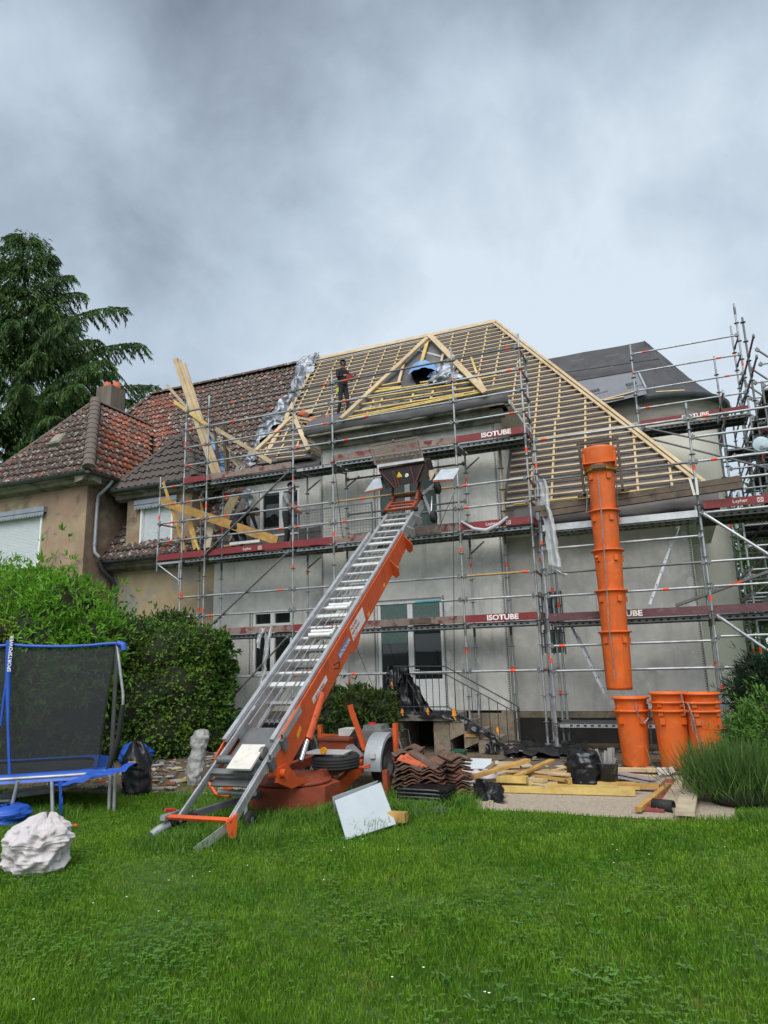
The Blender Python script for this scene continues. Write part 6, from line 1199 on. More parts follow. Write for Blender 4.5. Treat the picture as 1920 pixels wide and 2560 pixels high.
stick((575, 1360), (650, 1352), 14.75, 14.75, .07, .04, 'white edged batten lying on the middle deck behind the red board', filler, 'batten', BG2, cat='batten'); stick((560, 1365), (650, 1355), 14.9, 14.9, .04, .03, 'thin brown batten lying on the middle deck', plank_wood, 'batten', BG2, cat='batten')
b = MB(); q0 = [onY(x, y, 15.75) for x, y in ((548, 1292), (575, 1242), (600, 1236), (570, 1300))]; b.prism(q0, (0, .02, .01)); tag(b.build('roof_board', pine), 'pale pine board lying against the slope behind the bending worker', 'board', BG2)
b = MB(); f0 = [onY(x, y, 15.5) for x, y in ((608, 1225), (635, 1222), (628, 1265), (612, 1260))]; b.grid(crumple(lambda u, v: f0[0].lerp(f0[1], u).lerp(f0[3].lerp(f0[2], u), v), .1, 5, 3), 12, 12); tag(b.build('foil_scrap', foil), 'scrap of silver foil hanging under the upper deck', 'foil')
b = MB(); p = onY(1288, 1284, 14.8); b.use(0); b.lathe([(0, .1), (.05, .1), (.05, .22), (0, .22)], (p.x, 14.8, 4.6), 12); b.use(1); b.lathe([(.2, 0), (.2, .05), (.12, .1), (0, .11)], (p.x, 14.8, 4.6), 16); tag(b.build('red_vent', [mat('red_plastic', (.55, .03, .02), .5), rubber]), 'black roof vent with red cap lying on the bay deck', 'vent')
for i, (x, y) in enumerate(((690, 1348), (780, 1335), (800, 1332))): 
    p = onY(x, y, 14.8); b = MB(); b.box((p.x, 14.8, 4.62+.01*i), (.5, .25, .02), rz=.2*i); tag(b.build('tile_scrap', MATS['faded_red_board']), ('red sheet offcut on the middle deck by the standing worker', 'lower red sheet offcut on the deck before the mesh guard', 'upper red sheet offcut on the deck before the mesh guard')[i], 'offcut')
# foil along the party line
b = MB(); FL = [((788, 890), .45), ((768, 915), .62), ((755, 940), .4), ((742, 965), .3), ((738, 985), .42), ((715, 1005), .25), ((706, 1022), .5), ((690, 1035), .5), ((690, 1052), .7), ((665, 1072), .45), ((655, 1092), .5), ((635, 1130), .2), ((622, 1160), .3), ((606, 1180), .45)]
fp = [(on_main(x, y, .2), w) for (x, y), w in FL]
def ff(u, v):
    i = v*(len(fp)-1); k = min(int(i), len(fp)-2); t = i-k; p = fp[k][0].lerp(fp[k+1][0], t); w = fp[k][1]*(1-t)+fp[k+1][1]*t
    return p+Vector(((u-.62)*w*1.25, 0, 0))+NM*(.16*math.sin(math.pi*u)+.1*nz3((p.x*2, u*3, p.z*2), 1.7, 4)-.05)
b.grid(crumple(ff, .17, 2.9, 17), 26, 130); tag(b.build('foil_membrane', foil), 'rolled back silver foil strip running down the roof between tiles and battens', 'foil')
for pts, lab, seed, m in ((((880, 905), (900, 900), (0, 0), (0, 0)), '', 1, foil),): pass
b = MB(); s4 = [onB(x, y, .16) for x, y in ((1092, 912), (1128, 905), (1158, 948), (1070, 960))]; b.grid(crumple(lambda u, v: s4[0].lerp(s4[1], u).lerp(s4[3].lerp(s4[2], u), v)+NM*.16*math.sin(math.pi*u)*math.sin(math.pi*v), .13, 4.5, 6), 22, 20); tag(b.build('foil_membrane', foil), 'crumpled silver foil beside the opening in the bay roof', 'foil')
OP = thing('roof_opening', 'opening in the bay roof with its dark inside painted black under a bright blue tarp hood', 'roof opening', onB(1055, 950)); b = MB(); b.add([onB(x, y, .09) for x, y in ((1026, 930), (1042, 915), (1085, 918), (1086, 925), (1063, 952), (1043, 964), (1034, 950))], [(0, 1, 2, 3, 4, 5, 6)]); b.build('gap_shade_sheet', interior_shade, OP)  # flat black sheet laid on the slope; the unlit inside is only its colour
b = MB(); hT = [(1026, 920), (1036, 909), (1050, 901), (1064, 899), (1076, 905), (1092, 915)]; hB = [(1021, 935), (1036, 926), (1050, 920), (1064, 919), (1078, 921), (1090, 926)]
def hood(u, v):
    i = min(4, int(u*5)); t = u*5-i; L2 = lambda A: (A[i][0]*(1-t)+A[i+1][0]*t, A[i][1]*(1-t)+A[i+1][1]*t); a_, c_ = L2(hT), L2(hB); return onB(a_[0]*(1-v)+c_[0]*v, a_[1]*(1-v)+c_[1]*v, .12+.30*v*math.sin(math.pi*(.1+.8*u)))
b.grid(crumple(hood, .035, 4, 2), 24, 10); b.build('tarp_hood', pale_blue, OP)
b = MB(); h5 = [onB(x, y, .12) for x, y in ((1095, 918), (1103, 915), (1076, 945), (1070, 945))]; b.grid(crumple(lambda u, v: h5[0].lerp(h5[1], u).lerp(h5[3].lerp(h5[2], u), v)+NM*.05, .03, 5, 2), 6, 10); b.build('tarp_edge', pale_blue, OP)
# plastic film hanging on the scaffold
def film(name, top, bot, Y_, amp, seed, lab, m=clear_film):
    b = MB(); tp = [onY(x, y, Y_) for x, y in top]; bo = [onY(x, y, Y_-.05) for x, y in bot]; b.grid(crumple(lambda u, v: tp[0].lerp(tp[1], u).lerp(bo[0].lerp(bo[1], u), v)+Vector((0, .1*math.sin(u*6), 0)), amp, 4, seed), 10, 30); return tag(b.build(name, m), lab, 'plastic film')
film('plastic_film', ((1346, 1202), (1366, 1198)), ((1372, 1412), (1404, 1418)), 14.0, .035, 4, 'long sleeve of cloudy plastic film hanging where the two scaffolds meet'); film('plastic_film', ((1380, 1418), (1388, 1418)), ((1405, 1440), (1420, 1436)), 14.0, .05, 9, 'small rag of plastic film tied to a rail beside the orange chute')
film('plastic_film', ((648, 1568), (662, 1570)), ((640, 1610), (650, 1622)), 14.3, .05, 2, 'short strip of plastic film hanging from the worn toe board at left'); film('plastic_film', ((668, 1568), (684, 1566)), ((640, 1765), (652, 1768)), 14.35, .05, 6, 'long strip of plastic film hanging over the left ground floor window')
b = MB(); lp_ = [onY(x, y, 14.3) for x, y in ((1152, 1303), (1185, 1322), (1215, 1326), (1245, 1312), (1270, 1292))]; b.path(lp_, .03, 6, rs=[.02, .04, .045, .04, .03]); tag(b.build('plastic_film', clear_film), 'twisted plastic film looped over the red board of the bay scaffold', 'plastic film')
p = onY(1802, 1768, 15.2); b = MB(); b.box(p, (.02, .5, .34), M=Matrix.Rotation(.8, 3, 'Y') @ Matrix.Rotation(.4, 3, 'Z')); tag(b.build('grey_crate', galv), 'grey slotted panel leaning against the wall at the right scaffold foot', 'panel')
# ---------------------------------------------------------------- vegetation
def leafmat(name, a, b_, c=None, scale=1.2, trans=.25, rough=.55, spec=.35):
    return mat(name, a, rough, var=.38, scale=9, col2=b_, mix2=(.40, .64), scale2=scale, col3=c, mix3=(.58, .74), scale3=scale*3.3, trans=trans, spec=spec)
def unit(a): return a/np.maximum(np.linalg.norm(a, axis=1, keepdims=True), 1e-6)
def leaf_arrays(pos, d, nrm, Ln, W, fold=.25, droop=0.):
    d = unit(d); s = unit(np.cross(d, nrm)); n = np.cross(s, d); Ln = Ln[:, None]; W = W[:, None]
    tip = pos+d*Ln-np.array([0, 0, 1.])*droop*Ln; mid = pos+d*Ln*.45; r = mid+s*W/2+n*W*fold; l_ = mid-s*W/2+n*W*fold
    V = np.stack([pos, r, tip, l_], 1).reshape(-1, 3); i = np.arange(len(pos))[:, None]*4
    return V, np.concatenate([i+np.array([[0, 1, 2]]), i+np.array([[0, 2, 3]])], 0)
def blob_leaves(blobs, n, Ln, W, outward=.8, rough=.25, shell=(.72, 1.04), seed=0, flat=.25, cluster=1):
    """leaves through the outer volume of a union of uneven ellipsoids; clustered in whorls"""
    g = np.random.default_rng(seed); B = np.array([[*b[0], b[1], b[2] if len(b) > 2 else b[1]] for b in blobs]); w = B[:, 3]**2; k = g.choice(len(B), n, p=w/w.sum())
    u = unit(g.normal(size=(n, 3))); q = B[k]; rad = g.uniform(*shell, n)
    bump = 1+rough*(np.sin(u[:, 0]*5.1+k*1.7)*np.sin(u[:, 1]*4.3+k*2.1)+.6*np.sin(u[:, 2]*9+u[:, 0]*7+k))
    r = (rad*bump)[:, None]; P = q[:, :3]+u*r*np.stack([q[:, 3], q[:, 3], q[:, 4]], 1); keep = P[:, 2] > .03
    P, u = P[keep], u[keep]; m = len(P); P = np.repeat(P, cluster, 0); u = np.repeat(u, cluster, 0); M_ = len(P)
    d = u*outward+g.normal(size=(M_, 3))*.62+np.array([0, 0, .18]); nr = u+g.normal(size=(M_, 3))*.45+np.array([0, 0, .5])
    return leaf_arrays(P+g.normal(size=(M_, 3))*Ln*.06, d, nr, g.uniform(.45, 1.3, M_)*Ln, g.uniform(.6, 1.25, M_)*W, flat)
def core(parent, blobs, m, f=.74):
    b = MB()
    for i, bl_ in enumerate(blobs):
        c, r = Vector(bl_[0]), bl_[1]; rz = bl_[2] if len(bl_) > 2 else r
        b.grid(lambda u, v: c+Vector((r*f*math.sin(math.pi*v)*math.cos(2*math.pi*u), r*f*math.sin(math.pi*v)*math.sin(2*math.pi*u), max(.02-c.z, rz*f*math.cos(math.pi*v))))*(1+.12*nz3((u*6, v*5, i), 1.3)), 14, 9)
    return b.build('branches', m, parent)  # solid added core; inner shade of the plant put into its dark colour
core_shade = mat('bush_core_shade', (.018, .022, .010), .95, var=.4, scale=9); bark = mat('bark', (.09, .07, .05), .95, var=.35, scale=8, bump=.6, bscale=18)
def pb(px, py, Y, rpx, fz=1.): p = onY(px, py, Y); r = rpx*(p-EYE).dot(fw)/FPX; return (tuple(p), r, r*fz)
def bush(name, label, cat, blobs, n, Ln, W, m, seed, group=None, cluster=1, coref=.74, **kw):
    c = np.mean([b[0] for b in blobs], 0); T = thing(name, label, cat, (c[0], c[1], 0), group); V, F = blob_leaves(blobs, n, Ln, W, seed=seed, cluster=cluster, **kw); V2, F2 = blob_leaves([(q[0], q[1]*1.02, (q[2] if len(q) > 2 else q[1])*1.04) for q in blobs], n//14, Ln*1.1, W, seed=seed+50, cluster=cluster*2, shell=(1., 1.17), rough=.4); F = np.concatenate([F, F2+len(V)]); V = np.concatenate([V, V2])
    npmesh('foliage', V, F, m, T, kind='stuff'); core(T, blobs, core_shade, coref); return T
shrub_m = leafmat('bright_shrub_leaf', (.11, .29, .018), (.19, .40, .035), (.05, .15, .012), trans=.35); ivy_m = leafmat('ivy_leaf', (.055, .14, .015), (.14, .24, .026), (.025, .075, .01)); laurel_m = leafmat('laurel_leaf', (.035, .08, .014), (.085, .115, .02), (.02, .05, .012), scale=1.8)
bush('large_shrub', 'large bright green leafy shrub behind the trampoline', 'shrub', [pb(60, 1545, 10.8, 118), pb(170, 1530, 10.8, 100), pb(238, 1590, 10.7, 74), pb(-40, 1510, 11.2, 110), pb(110, 1620, 10.6, 150), pb(215, 1660, 10.6, 90), pb(90, 1490, 11, 70), pb(20, 1700, 10.6, 150)], 10500, .15, .042, shrub_m, 3, cluster=3, rough=.17)
bush('variegated_shrub', 'small yellow leaved shrub at the left edge above the trampoline', 'shrub', [pb(8, 1580, 9.6, 30), pb(-15, 1600, 9.6, 34)], 900, .06, .03, leafmat('yellow_leaf', (.30, .30, .03), (.16, .22, .03)), 8)
bush('ivy_hedge', 'tall dark green ivy hedge between the trampoline and the scaffold', 'hedge', [pb(320, 1650, 12.0, 85), pb(400, 1640, 12.2, 80), pb(440, 1610, 12.4, 52), pb(350, 1750, 12, 110), pb(425, 1720, 12.2, 80), pb(300, 1820, 11.9, 105), pb(400, 1820, 12.1, 85), pb(450, 1790, 12.3, 60), pb(230, 1760, 11.8, 130), pb(120, 1780, 11.6, 150), pb(0, 1800, 11.6, 160), pb(465, 1860, 12.3, 40), pb(300, 1610, 11.6, 62), pb(340, 1600, 12, 60), pb(505, 1605, 13.4, 42), pb(510, 1850, 13.2, 50), pb(420, 1860, 12.2, 60), pb(474, 1700, 13, 58), pb(470, 1640, 13, 58), pb(480, 1800, 13, 60), pb(486, 1750, 13.3, 50), pb(480, 1860, 13, 45), pb(285, 1600, 12, 70), pb(250, 1680, 11.8, 90)], 46000, .085, .06, ivy_m, 5, rough=.12, coref=.82)
bush('climbing_vine', 'broad leaved climbing vine growing up the left scaffold post', 'vine', [pb(495, 1640, 14.0, 56), pb(535, 1640, 14.2, 44), pb(505, 1720, 13.9, 58), pb(530, 1780, 13.9, 48), pb(550, 1680, 14.2, 30), pb(540, 1605, 14.2, 26), pb(548, 1845, 13.9, 34), pb(480, 1790, 13.9, 50), pb(540, 1725, 14.2, 22), pb(470, 1700, 13.8, 50), pb(500, 1850, 13.9, 40), pb(575, 1715, 14.2, 12)], 6200, .15, .125, leafmat('vine_leaf', (.045, .12, .018), (.08, .17, .025), (.025, .075, .012)), 6, rough=.25, coref=.6)
bush('laurel_shrub', 'dark strap leaved laurel below the yellow plaster wall', 'shrub', [pb(430, 1560, 14.2, 42, .7), pb(395, 1575, 14.0, 36), pb(465, 1580, 14.2, 30)], 1100, .17, .05, leafmat('dark_laurel', (.03, .08, .012), (.05, .12, .015)), 9, coref=.6)
bush('laurel_hedge', 'low clipped laurel hedge with olive tips beside the landing', 'hedge', [pb(830, 1790, 12.6, 62), pb(890, 1775, 12.6, 55), pb(945, 1785, 12.7, 50), pb(800, 1850, 12.5, 60), pb(870, 1850, 12.5, 70), pb(940, 1850, 12.6, 60), pb(835, 1752, 12.8, 34), pb(905, 1748, 12.8, 32), pb(955, 1760, 12.9, 32)], 4200, .125, .05, laurel_m, 12, cluster=2, rough=.1, coref=.8)
bush('leafy_bush', 'light green feathery bush at the right edge', 'bush', [pb(1885, 1850, 10.9, 62), pb(1920, 1810, 11.1, 75), pb(1840, 1905, 10.7, 48), pb(1900, 1920, 10.6, 80), pb(1950, 1860, 10.8, 90)], 9000, .085, .028, leafmat('feathery_leaf', (.06, .15, .02), (.10, .21, .03), (.03, .085, .012)), 14, rough=.25, coref=.6)
bush('dark_conifer', 'dark green conifer shrub against the pale wall at the right edge', 'conifer', [pb(1880, 1660, 13.4, 22, .6), pb(1890, 1690, 13.4, 40, .5), pb(1880, 1725, 13.4, 50, .45), pb(1895, 1755, 13.4, 52, .5), pb(1900, 1790, 13.4, 45, .6), pb(1930, 1700, 13.6, 60)], 6000, .16, .02, leafmat('conifer_leaf', (.012, .032, .014), (.02, .05, .02)), 16, rough=.35, outward=1.3, coref=.7)
# lavender: a dome of thin stalks
g = np.random.default_rng(4); lc = np.array(onZ(1850, 2022)); n = 6500; ctr = lc+np.stack([g.normal(0, .22, n), g.normal(.32, .18, n), np.zeros(n)], 1); ctr[:, 2] = 0.02
off = np.stack([g.normal(0, .62, n), g.normal(-.05, .6, n), g.uniform(.7, 2.2, n)], 1); off = unit(off)*g.uniform(.35, .8, n)[:, None]; LV = thing('lavender_bush', 'rounded green lavender bush with upright stalks at the lawn edge', 'bush', lc)
st_ = ctr+off*g.uniform(.05, .55, n)[:, None]
V, F = leaf_arrays(st_, off+g.normal(size=(n, 3))*.1+np.array([0, 0, .15]), g.normal(size=(n, 3)), np.linalg.norm(off, axis=1)*.62, np.full(n, .011), .0); npmesh('stalks', V, F, leafmat('lavender_stalk', (.065, .14, .03), (.11, .19, .045), (.035, .08, .025), scale=4), LV, kind='stuff')
core(LV, [((lc[0], lc[1]+.25, .12), .42, .35)], core_shade)
# far trees at the right edge
def broad_tree(name, label, base, h, r, n, m, seed, group):
    T = thing(name, label, 'tree', base, group); b = MB(); b.tube(base, Vector(base)+Vector((0, 0, h*.6)), .22, 10, r2=.1); g_ = random.Random(seed)
    bl_ = [((base[0]+g_.uniform(-r, r)*.7, base[1]+g_.uniform(-r, r)*.7, base[2]+h*g_.uniform(.4, .92)), r*g_.uniform(.35, .6)) for _ in range(12)]
    for q in bl_: b.tube(Vector(base)+Vector((0, 0, h*.4)), q[0], .07, 6, r2=.02)
    b.build('trunk', bark, T); V, F = blob_leaves(bl_, n, .22, .13, seed=seed, shell=(.3, 1.05)); npmesh('crown', V, F, m, T, kind='stuff')
ft = leafmat('far_leaf', (.05, .12, .018), (.09, .18, .025), (.025, .07, .012), scale=.5)
for px, Y_, h, r, lab in ((2040, 34, 7.0, 3., 'green broadleaf tree seen through the scaffold at the right edge'), (1975, 44, 6.3, 2.4, 'farther broadleaf tree low behind the right scaffold'), (2140, 28, 8, 3.2, 'broadleaf tree just outside the scaffold at far right')):
    p = onY(px, 1690, Y_); broad_tree('broadleaf_tree', lab, Vector((p.x, Y_, 0)), h, r, 9000, ft, int(px), 'trees behind the right scaffold')
bush('garden_hedge', 'dark garden hedge far behind the scaffold at the right edge', 'hedge', [pb(x_, 1690, 25, 55) for x_ in (1850, 1910, 1970, 2040, 2110)]+[pb(1880, 1640, 25.5, 42), pb(1990, 1630, 25.5, 50)], 7000, .2, .12, ft, 31)
# ---------------------------------------------------------------- cedar
CT = thing('cedar_tree', 'tall dark cedar with drooping branches behind the old house', 'tree', (0, 0, 0)); CYd = 27.
p0 = onY(20, 1150, CYd); tb = Vector((p0.x, CYd, 0)); CT.location = tb; WL[CT] = tb; topz = onY(20, 600, CYd).z
b = MB(); b.path([tb, tb+Vector((.1, 0, topz*.5)), tb+Vector((0, 0, topz*.97))], .3, 10, rs=[.42, .28, .05])
g = random.Random(11); Lp, Ld, Ln_ = [], [], []
tips = [(90, 595, 0), (140, 640, 0), (215, 735, .5), (315, 770, .3), (355, 860, 0), (392, 965, .2), (330, 1000, .5), (185, 690, 0), (250, 850, -1), (120, 760, -1.5), (60, 660, -1), (290, 930, -1), (20, 590, 0), (40, 585, 0), (270, 900, -2), (180, 800, -2), (100, 880, -2.5), (200, 960, -2.5), (60, 960, -3), (140, 1040, -2.5), (250, 1050, -1.5), (300, 1100, 0), (30, 800, -2.6), (-30, 720, -2)]
limbs = []
for x, y, dy in tips: limbs.append(onY(x, y, CYd+dy*1.4))
for _ in range(120):
    z = topz-1-(topz-5)*g.random()**.85; a = g.uniform(0, 2*math.pi); R = (topz-z)*.46+1.5; limbs.append(tb+Vector((R*math.cos(a)*g.uniform(.45, .95), R*math.sin(a)*g.uniform(.4, .9), z-R*.12)))
for tip in limbs:
    v = tip-tb; hr = Vector((v.x, v.y, 0)).length; z0 = min(topz*.97, max(3., tip.z-hr*.12)); P0 = tb+Vector((0, 0, z0)); mid = P0.lerp(tip, .6)+Vector((0, 0, .14*hr+.25)); pts = []
    for k in range(9): t = k/8; pts.append(P0.lerp(mid, t).lerp(mid.lerp(tip, t), t))
    b.path(pts, .05, 5, rs=[.10*(1-k/9)+.012 for k in range(9)])
    nb = int(9+hr*7); hd = Vector((v.x, v.y, 0)); hd.normalize(); sdv = Vector((-hd.y, hd.x, 0))
    for j in range(nb):
        t = .18+.82*(j+g.random())/nb; i = min(7, int(t*8)); base = pts[i].lerp(pts[i+1], t*8-i); s_ = 1 if j % 2 else -1; ln = g.uniform(.45, 1.15)*(1.05-.45*t)*(.65+.06*hr)
        dr = sdv*s_*g.uniform(.25, 1)+hd*g.uniform(.35, 1)+Vector((0, 0, g.uniform(-.5, .05))); dr.normalize(); m_ = max(5, int(ln*15)); prev = base
        for k in range(m_):
            u = (k+.5)/m_; q = base+dr*ln*u+Vector((0, 0, -.75*ln*u*u)); tang = (q-prev).normalized() if k else dr; prev = q
            for e_ in (-1, 1, 0, 0): 
                dd = tang*.8+Vector((g.gauss(0, .35), g.gauss(0, .35), g.gauss(-.38, .3)))+tang.cross(Vector((0, 0, 1)))*e_*.6; Lp.append(q); Ld.append(dd); Ln_.append(g.uniform(.16, .34))
b.build('trunk', bark, CT); Lp, Ld = np.array(Lp), np.array(Ld); Ln_ = np.array(Ln_)
g2 = np.random.default_rng(3); nf = 46000; zz = topz-.3-(topz-4)*g2.random(nf)**.8; aa = g2.uniform(0, 6.283, nf); RR = ((topz-zz)*.46+.9)*np.sqrt(g2.uniform(.02, .9, nf)); Pf = np.stack([tb.x+RR*np.cos(aa), tb.y+RR*np.sin(aa), zz-.35*RR*.2], 1); cl = np.round(Pf/1.1)*1.1; Pf = cl+(Pf-cl)*.8
Lp = np.concatenate([Lp, Pf]); Ld = np.concatenate([Ld, np.stack([np.cos(aa), np.sin(aa), np.full(nf, -.7)], 1)+g2.normal(size=(nf, 3))*.4]); Ln_ = np.concatenate([Ln_, g2.uniform(.2, .4, nf)])
V, F = leaf_arrays(Lp, Ld, rng.normal(size=Lp.shape)+np.array([0, 0, .8]), Ln_, Ln_*.22, .1, .25); npmesh('foliage', V, F, leafmat('cedar_needles', (.03, .08, .016), (.075, .15, .022), (.015, .042, .012), scale=.55, trans=.12), CT, kind='stuff')
# ---------------------------------------------------------------- grass
def project(P):
    v = P-np.array(EYE); w = v@np.array(fw); return 960+FPX*(v@np.array(rt))/w, 1280-FPX*(v@np.array(up))/w, w
def inpoly(x, y, poly):
    r = np.zeros(len(x), bool); n = len(poly)
    for i in range(n):
        x1, y1 = poly[i]; x2, y2 = poly[(i+1) % n]; c = ((y1 > y) != (y2 > y)); r ^= c & (x < (x2-x1)*(y-y1)/((y2-y1) if y2 != y1 else 1e-9)+x1)
    return r
def sample_lawn(n, dens, y0=2.2, y1=9.6, x0=-12.5, x1=5.8, seed=0):
    g_ = np.random.default_rng(seed); x = g_.uniform(x0, x1, n); y = g_.uniform(y0, y1, n); P = np.stack([x, y, np.zeros(n)], 1); px, py, w = project(P)
    edge = np.clip(np.maximum(-px-150, px-2070)/1500, 0, 1); ok = (px > -1650) & (px < 3570) & (py < 2900) & (w > .5) & (g_.random(n) > edge) & ~inpoly(x, y, GRAV) & (g_.random(n) < dens(x, y)); ok &= ~(inpoly(x, y, DIRT) & (g_.random(n) > .05))
    return P[ok]
def patch(x, y, s, o): return np.sin(x*s+o)*np.sin(y*s*1.3+o*2)+.6*np.sin(x*s*2.3+y*s*1.7+o)
def blades(P, h, w, seed, lean=.55):
    g_ = np.random.default_rng(seed); n = len(P); a = g_.uniform(0, 2*np.pi, n); d = np.stack([np.cos(a), np.sin(a), np.zeros(n)], 1); s = np.stack([-np.sin(a), np.cos(a), np.zeros(n)], 1)
    tw = g_.uniform(0, 2*np.pi, n); s = np.stack([np.cos(tw), np.sin(tw), np.zeros(n)], 1); h = h*g_.uniform(.55, 1.3, n); ln = g_.uniform(.1, 1., n)*lean; W = (w*g_.uniform(.7, 1.3, n))[:, None]
    m_ = P+d*(h*ln*.35)[:, None]+np.array([0, 0, 1.])*(h*.6)[:, None]; t = P+d*(h*ln*1.15)[:, None]+np.array([0, 0, 1.])*(h*(1-.35*ln))[:, None]
    V = np.stack([P-s*W/2, P+s*W/2, m_+s*W*.42, m_-s*W*.42, t], 1).reshape(-1, 3); i = np.arange(n)[:, None]*5
    return V, np.concatenate([i+np.array([[0, 1, 2]]), i+np.array([[0, 2, 3]]), i+np.array([[3, 2, 4]])], 0)
grass_m = leafmat('grass_blade', (.082, .205, .010), (.15, .285, .018), (.215, .265, .045), scale=1.1, trans=.3, rough=.5)
P = sample_lawn(980000, lambda x, y: np.clip(1.05-.10*(y-2.5), .36, 1)*(1-.55*np.exp(-((x+4.2)**2/.5+(y-5.2)**2/.25))-.6*np.exp(-((x+2.0)**2/.3+(y-5.4)**2/.03))-.5*np.exp(-((x+3.4)**2/.12+(y-4.4)**2/.05)))*np.clip(.85+.22*patch(x, y, 2.3, 1), .35, 1), seed=1)
hh = .052+.016*patch(P[:, 0], P[:, 1], 1.7, .5)+.008*(P[:, 1] > 7); hh = hh*(1-.4*np.exp(-((P[:, 0]+4.2)**2/.8+(P[:, 1]-5.3)**2/.5))); V, F = blades(P, np.clip(hh, .022, .11), .0052+.0007*(P[:, 1]-2.5), 2); o = npmesh('grass', V, F, grass_m, kind='stuff')
Pt = [];
for x, y, r, n in ((-4.95, 6.3, .35, 1500), (-4.3, 6.6, .3, 700), (-5.5, 7.0, .3, 800), (-4.3, 7.5, .35, 1100), (-3.5, 7.5, .35, 900), (-3.15, 8.3, .35, 1500), (-3.0, 9.0, .3, 900), (-5.6, 7.9, .3, 700), (-4.0, 8.0, .25, 600), (-6.3, 8.3, .4, 600), (-2.75, 8.8, .25, 600), (.55, 8.75, .2, 300), (-3.9, 9.3, .4, 500), (-7.4, 6.9, .3, 500)): Pt.append(np.stack([np.random.default_rng(int(n+x*10)).normal(x, r*.6, n), np.random.default_rng(int(n+y*17)).normal(y, r*.55, n), np.zeros(n)], 1))
Pt = np.concatenate(Pt); V, F = blades(Pt, np.full(len(Pt), .17), .007, 5, .8); npmesh('tall_grass', V, F, leafmat('tall_grass_blade', (.075, .185, .016), (.12, .25, .03), (.17, .23, .05), scale=3), kind='stuff')
Ps = sample_lawn(60000, lambda x, y: .04+.5*np.exp(-((x+4.2)**2/.8+(y-5.3)**2/.5))+.25*np.clip(patch(x, y, 1.2, 4)-.7, 0, 1), seed=12); V, F = blades(Ps, np.full(len(Ps), .038), .005, 14, .95); npmesh('dry_grass', V, F, leafmat('dry_grass_blade', (.22, .19, .07), (.15, .16, .05), scale=4), kind='stuff')
# clover and broad weed leaves
Pc = sample_lawn(150000, lambda x, y: np.clip(.16+.34*patch(x, y, 1.9, 2.2), .02, .5)*np.clip(1.3-.14*y, .2, 1), seed=3, y1=8.5); n = len(Pc); g_ = np.random.default_rng(9); z = g_.uniform(.03, .06, n); VV, FF = [], []
for k in range(3):
    a = g_.uniform(0, .5, n)+k*2.094+Pc[:, 0]*40; d = np.stack([np.cos(a), np.sin(a), g_.uniform(-.15, .2, n)], 1); p = Pc.copy(); p[:, 2] = z; V, F = leaf_arrays(p, d, np.tile(np.array([[0, 0, 1.]]), (n, 1)), g_.uniform(.014, .024, n), g_.uniform(.013, .022, n), .1); FF.append(F+sum(len(v) for v in VV)); VV.append(V)
npmesh('clover', np.concatenate(VV), np.concatenate(FF), leafmat('clover_leaf', (.07, .185, .022), (.11, .24, .035), scale=3), kind='stuff')
VV, FF = [], []; g_ = np.random.default_rng(21)
for i in range(46):
    pxw, pyw = (g_.normal(1330, 170), g_.uniform(2200, 2550)) if i < 45 else (g_.uniform(100, 1850), g_.uniform(2150, 2550)); c_ = np.array(onZ(float(pxw), float(pyw))); k = int(g_.integers(5, 9)); a = g_.uniform(0, 6.3)+np.arange(k)*6.28/k+g_.normal(0, .5, k)
    V, F = leaf_arrays(np.tile(c_+[0, 0, .03], (k, 1)), np.stack([np.cos(a), np.sin(a), g_.uniform(.2, .7, k)], 1), np.tile([[0, 0, 1.]], (k, 1)), g_.uniform(.02, .075, k), g_.uniform(.014, .03, k), .15, .2); FF.append(F+sum(len(v) for v in VV)); VV.append(V)
npmesh('weeds', np.concatenate(VV), np.concatenate(FF), leafmat('weed_leaf', (.085, .20, .04), (.12, .25, .06), scale=4), kind='stuff')
VV, FF = [], []; cn = 0
for i in range(34):
    q = [(1500, 2150), (1870, 2130), (560, 2200), (860, 2100), (90, 2500), (250, 2280), (950, 2090), (1200, 2480)][i % 8]; c_ = np.array(onZ(q[0]+g_.normal(0, 110), q[1]+g_.normal(0, 30))); a = np.arange(6)*1.047; V = np.concatenate([[c_+[0, 0, .062]], np.stack([c_[0]+.008*np.cos(a), c_[1]+.008*np.sin(a), np.full(6, .066)], 1)]); VV.append(V); FF.append(np.array([[0, 1+k, 1+(k+1) % 6] for k in range(6)])+cn); cn += 7
npmesh('daisies', np.concatenate(VV), np.concatenate(FF), mat('white_petals', (.75, .75, .7), .8, var=0), kind='stuff')
# rubble on the bare soil
b = MB(); rr_ = random.Random(5); rub = [mat('slate_chip', (.11, .11, .115), .9, var=.3), mat('mortar_chip', (.33, .30, .25), .9, var=.2), MATS['old_clay_tile'], pale_board]
for i in range(620):
    if i < 480: x, y = rr_.uniform(-9.6, -5.3), rr_.uniform(8.6, 13)
    else: x, y = rr_.uniform(-3.3, 2), rr_.uniform(11.8, 14.5)
    s = rr_.choice((.04, .06, .09, .14, .2)); b.use(rr_.choice((0, 0, 1, 1, 2, 3))); M_ = (Matrix.Rotation(rr_.uniform(0, 6.3), 3, 'Z') @ Matrix.Rotation(rr_.gauss(0, .25), 3, 'X')); b.box((x, y, .012+rr_.uniform(0, .03)), (s, s*rr_.uniform(.3, .8), rr_.uniform(.008, .03)), M=M_)
b.build('rubble', rub, kind='stuff')
P = np.stack([rng.uniform(-11, -5.4, 2600), rng.uniform(8.4, 13.5, 2600), np.zeros(2600)], 1); k = patch(P[:, 0], P[:, 1], 2.1, 3) > .45; V, F = blades(P[k], np.full(k.sum(), .07), .008, 8); npmesh('sparse_grass', V, F, grass_m, kind='stuff')
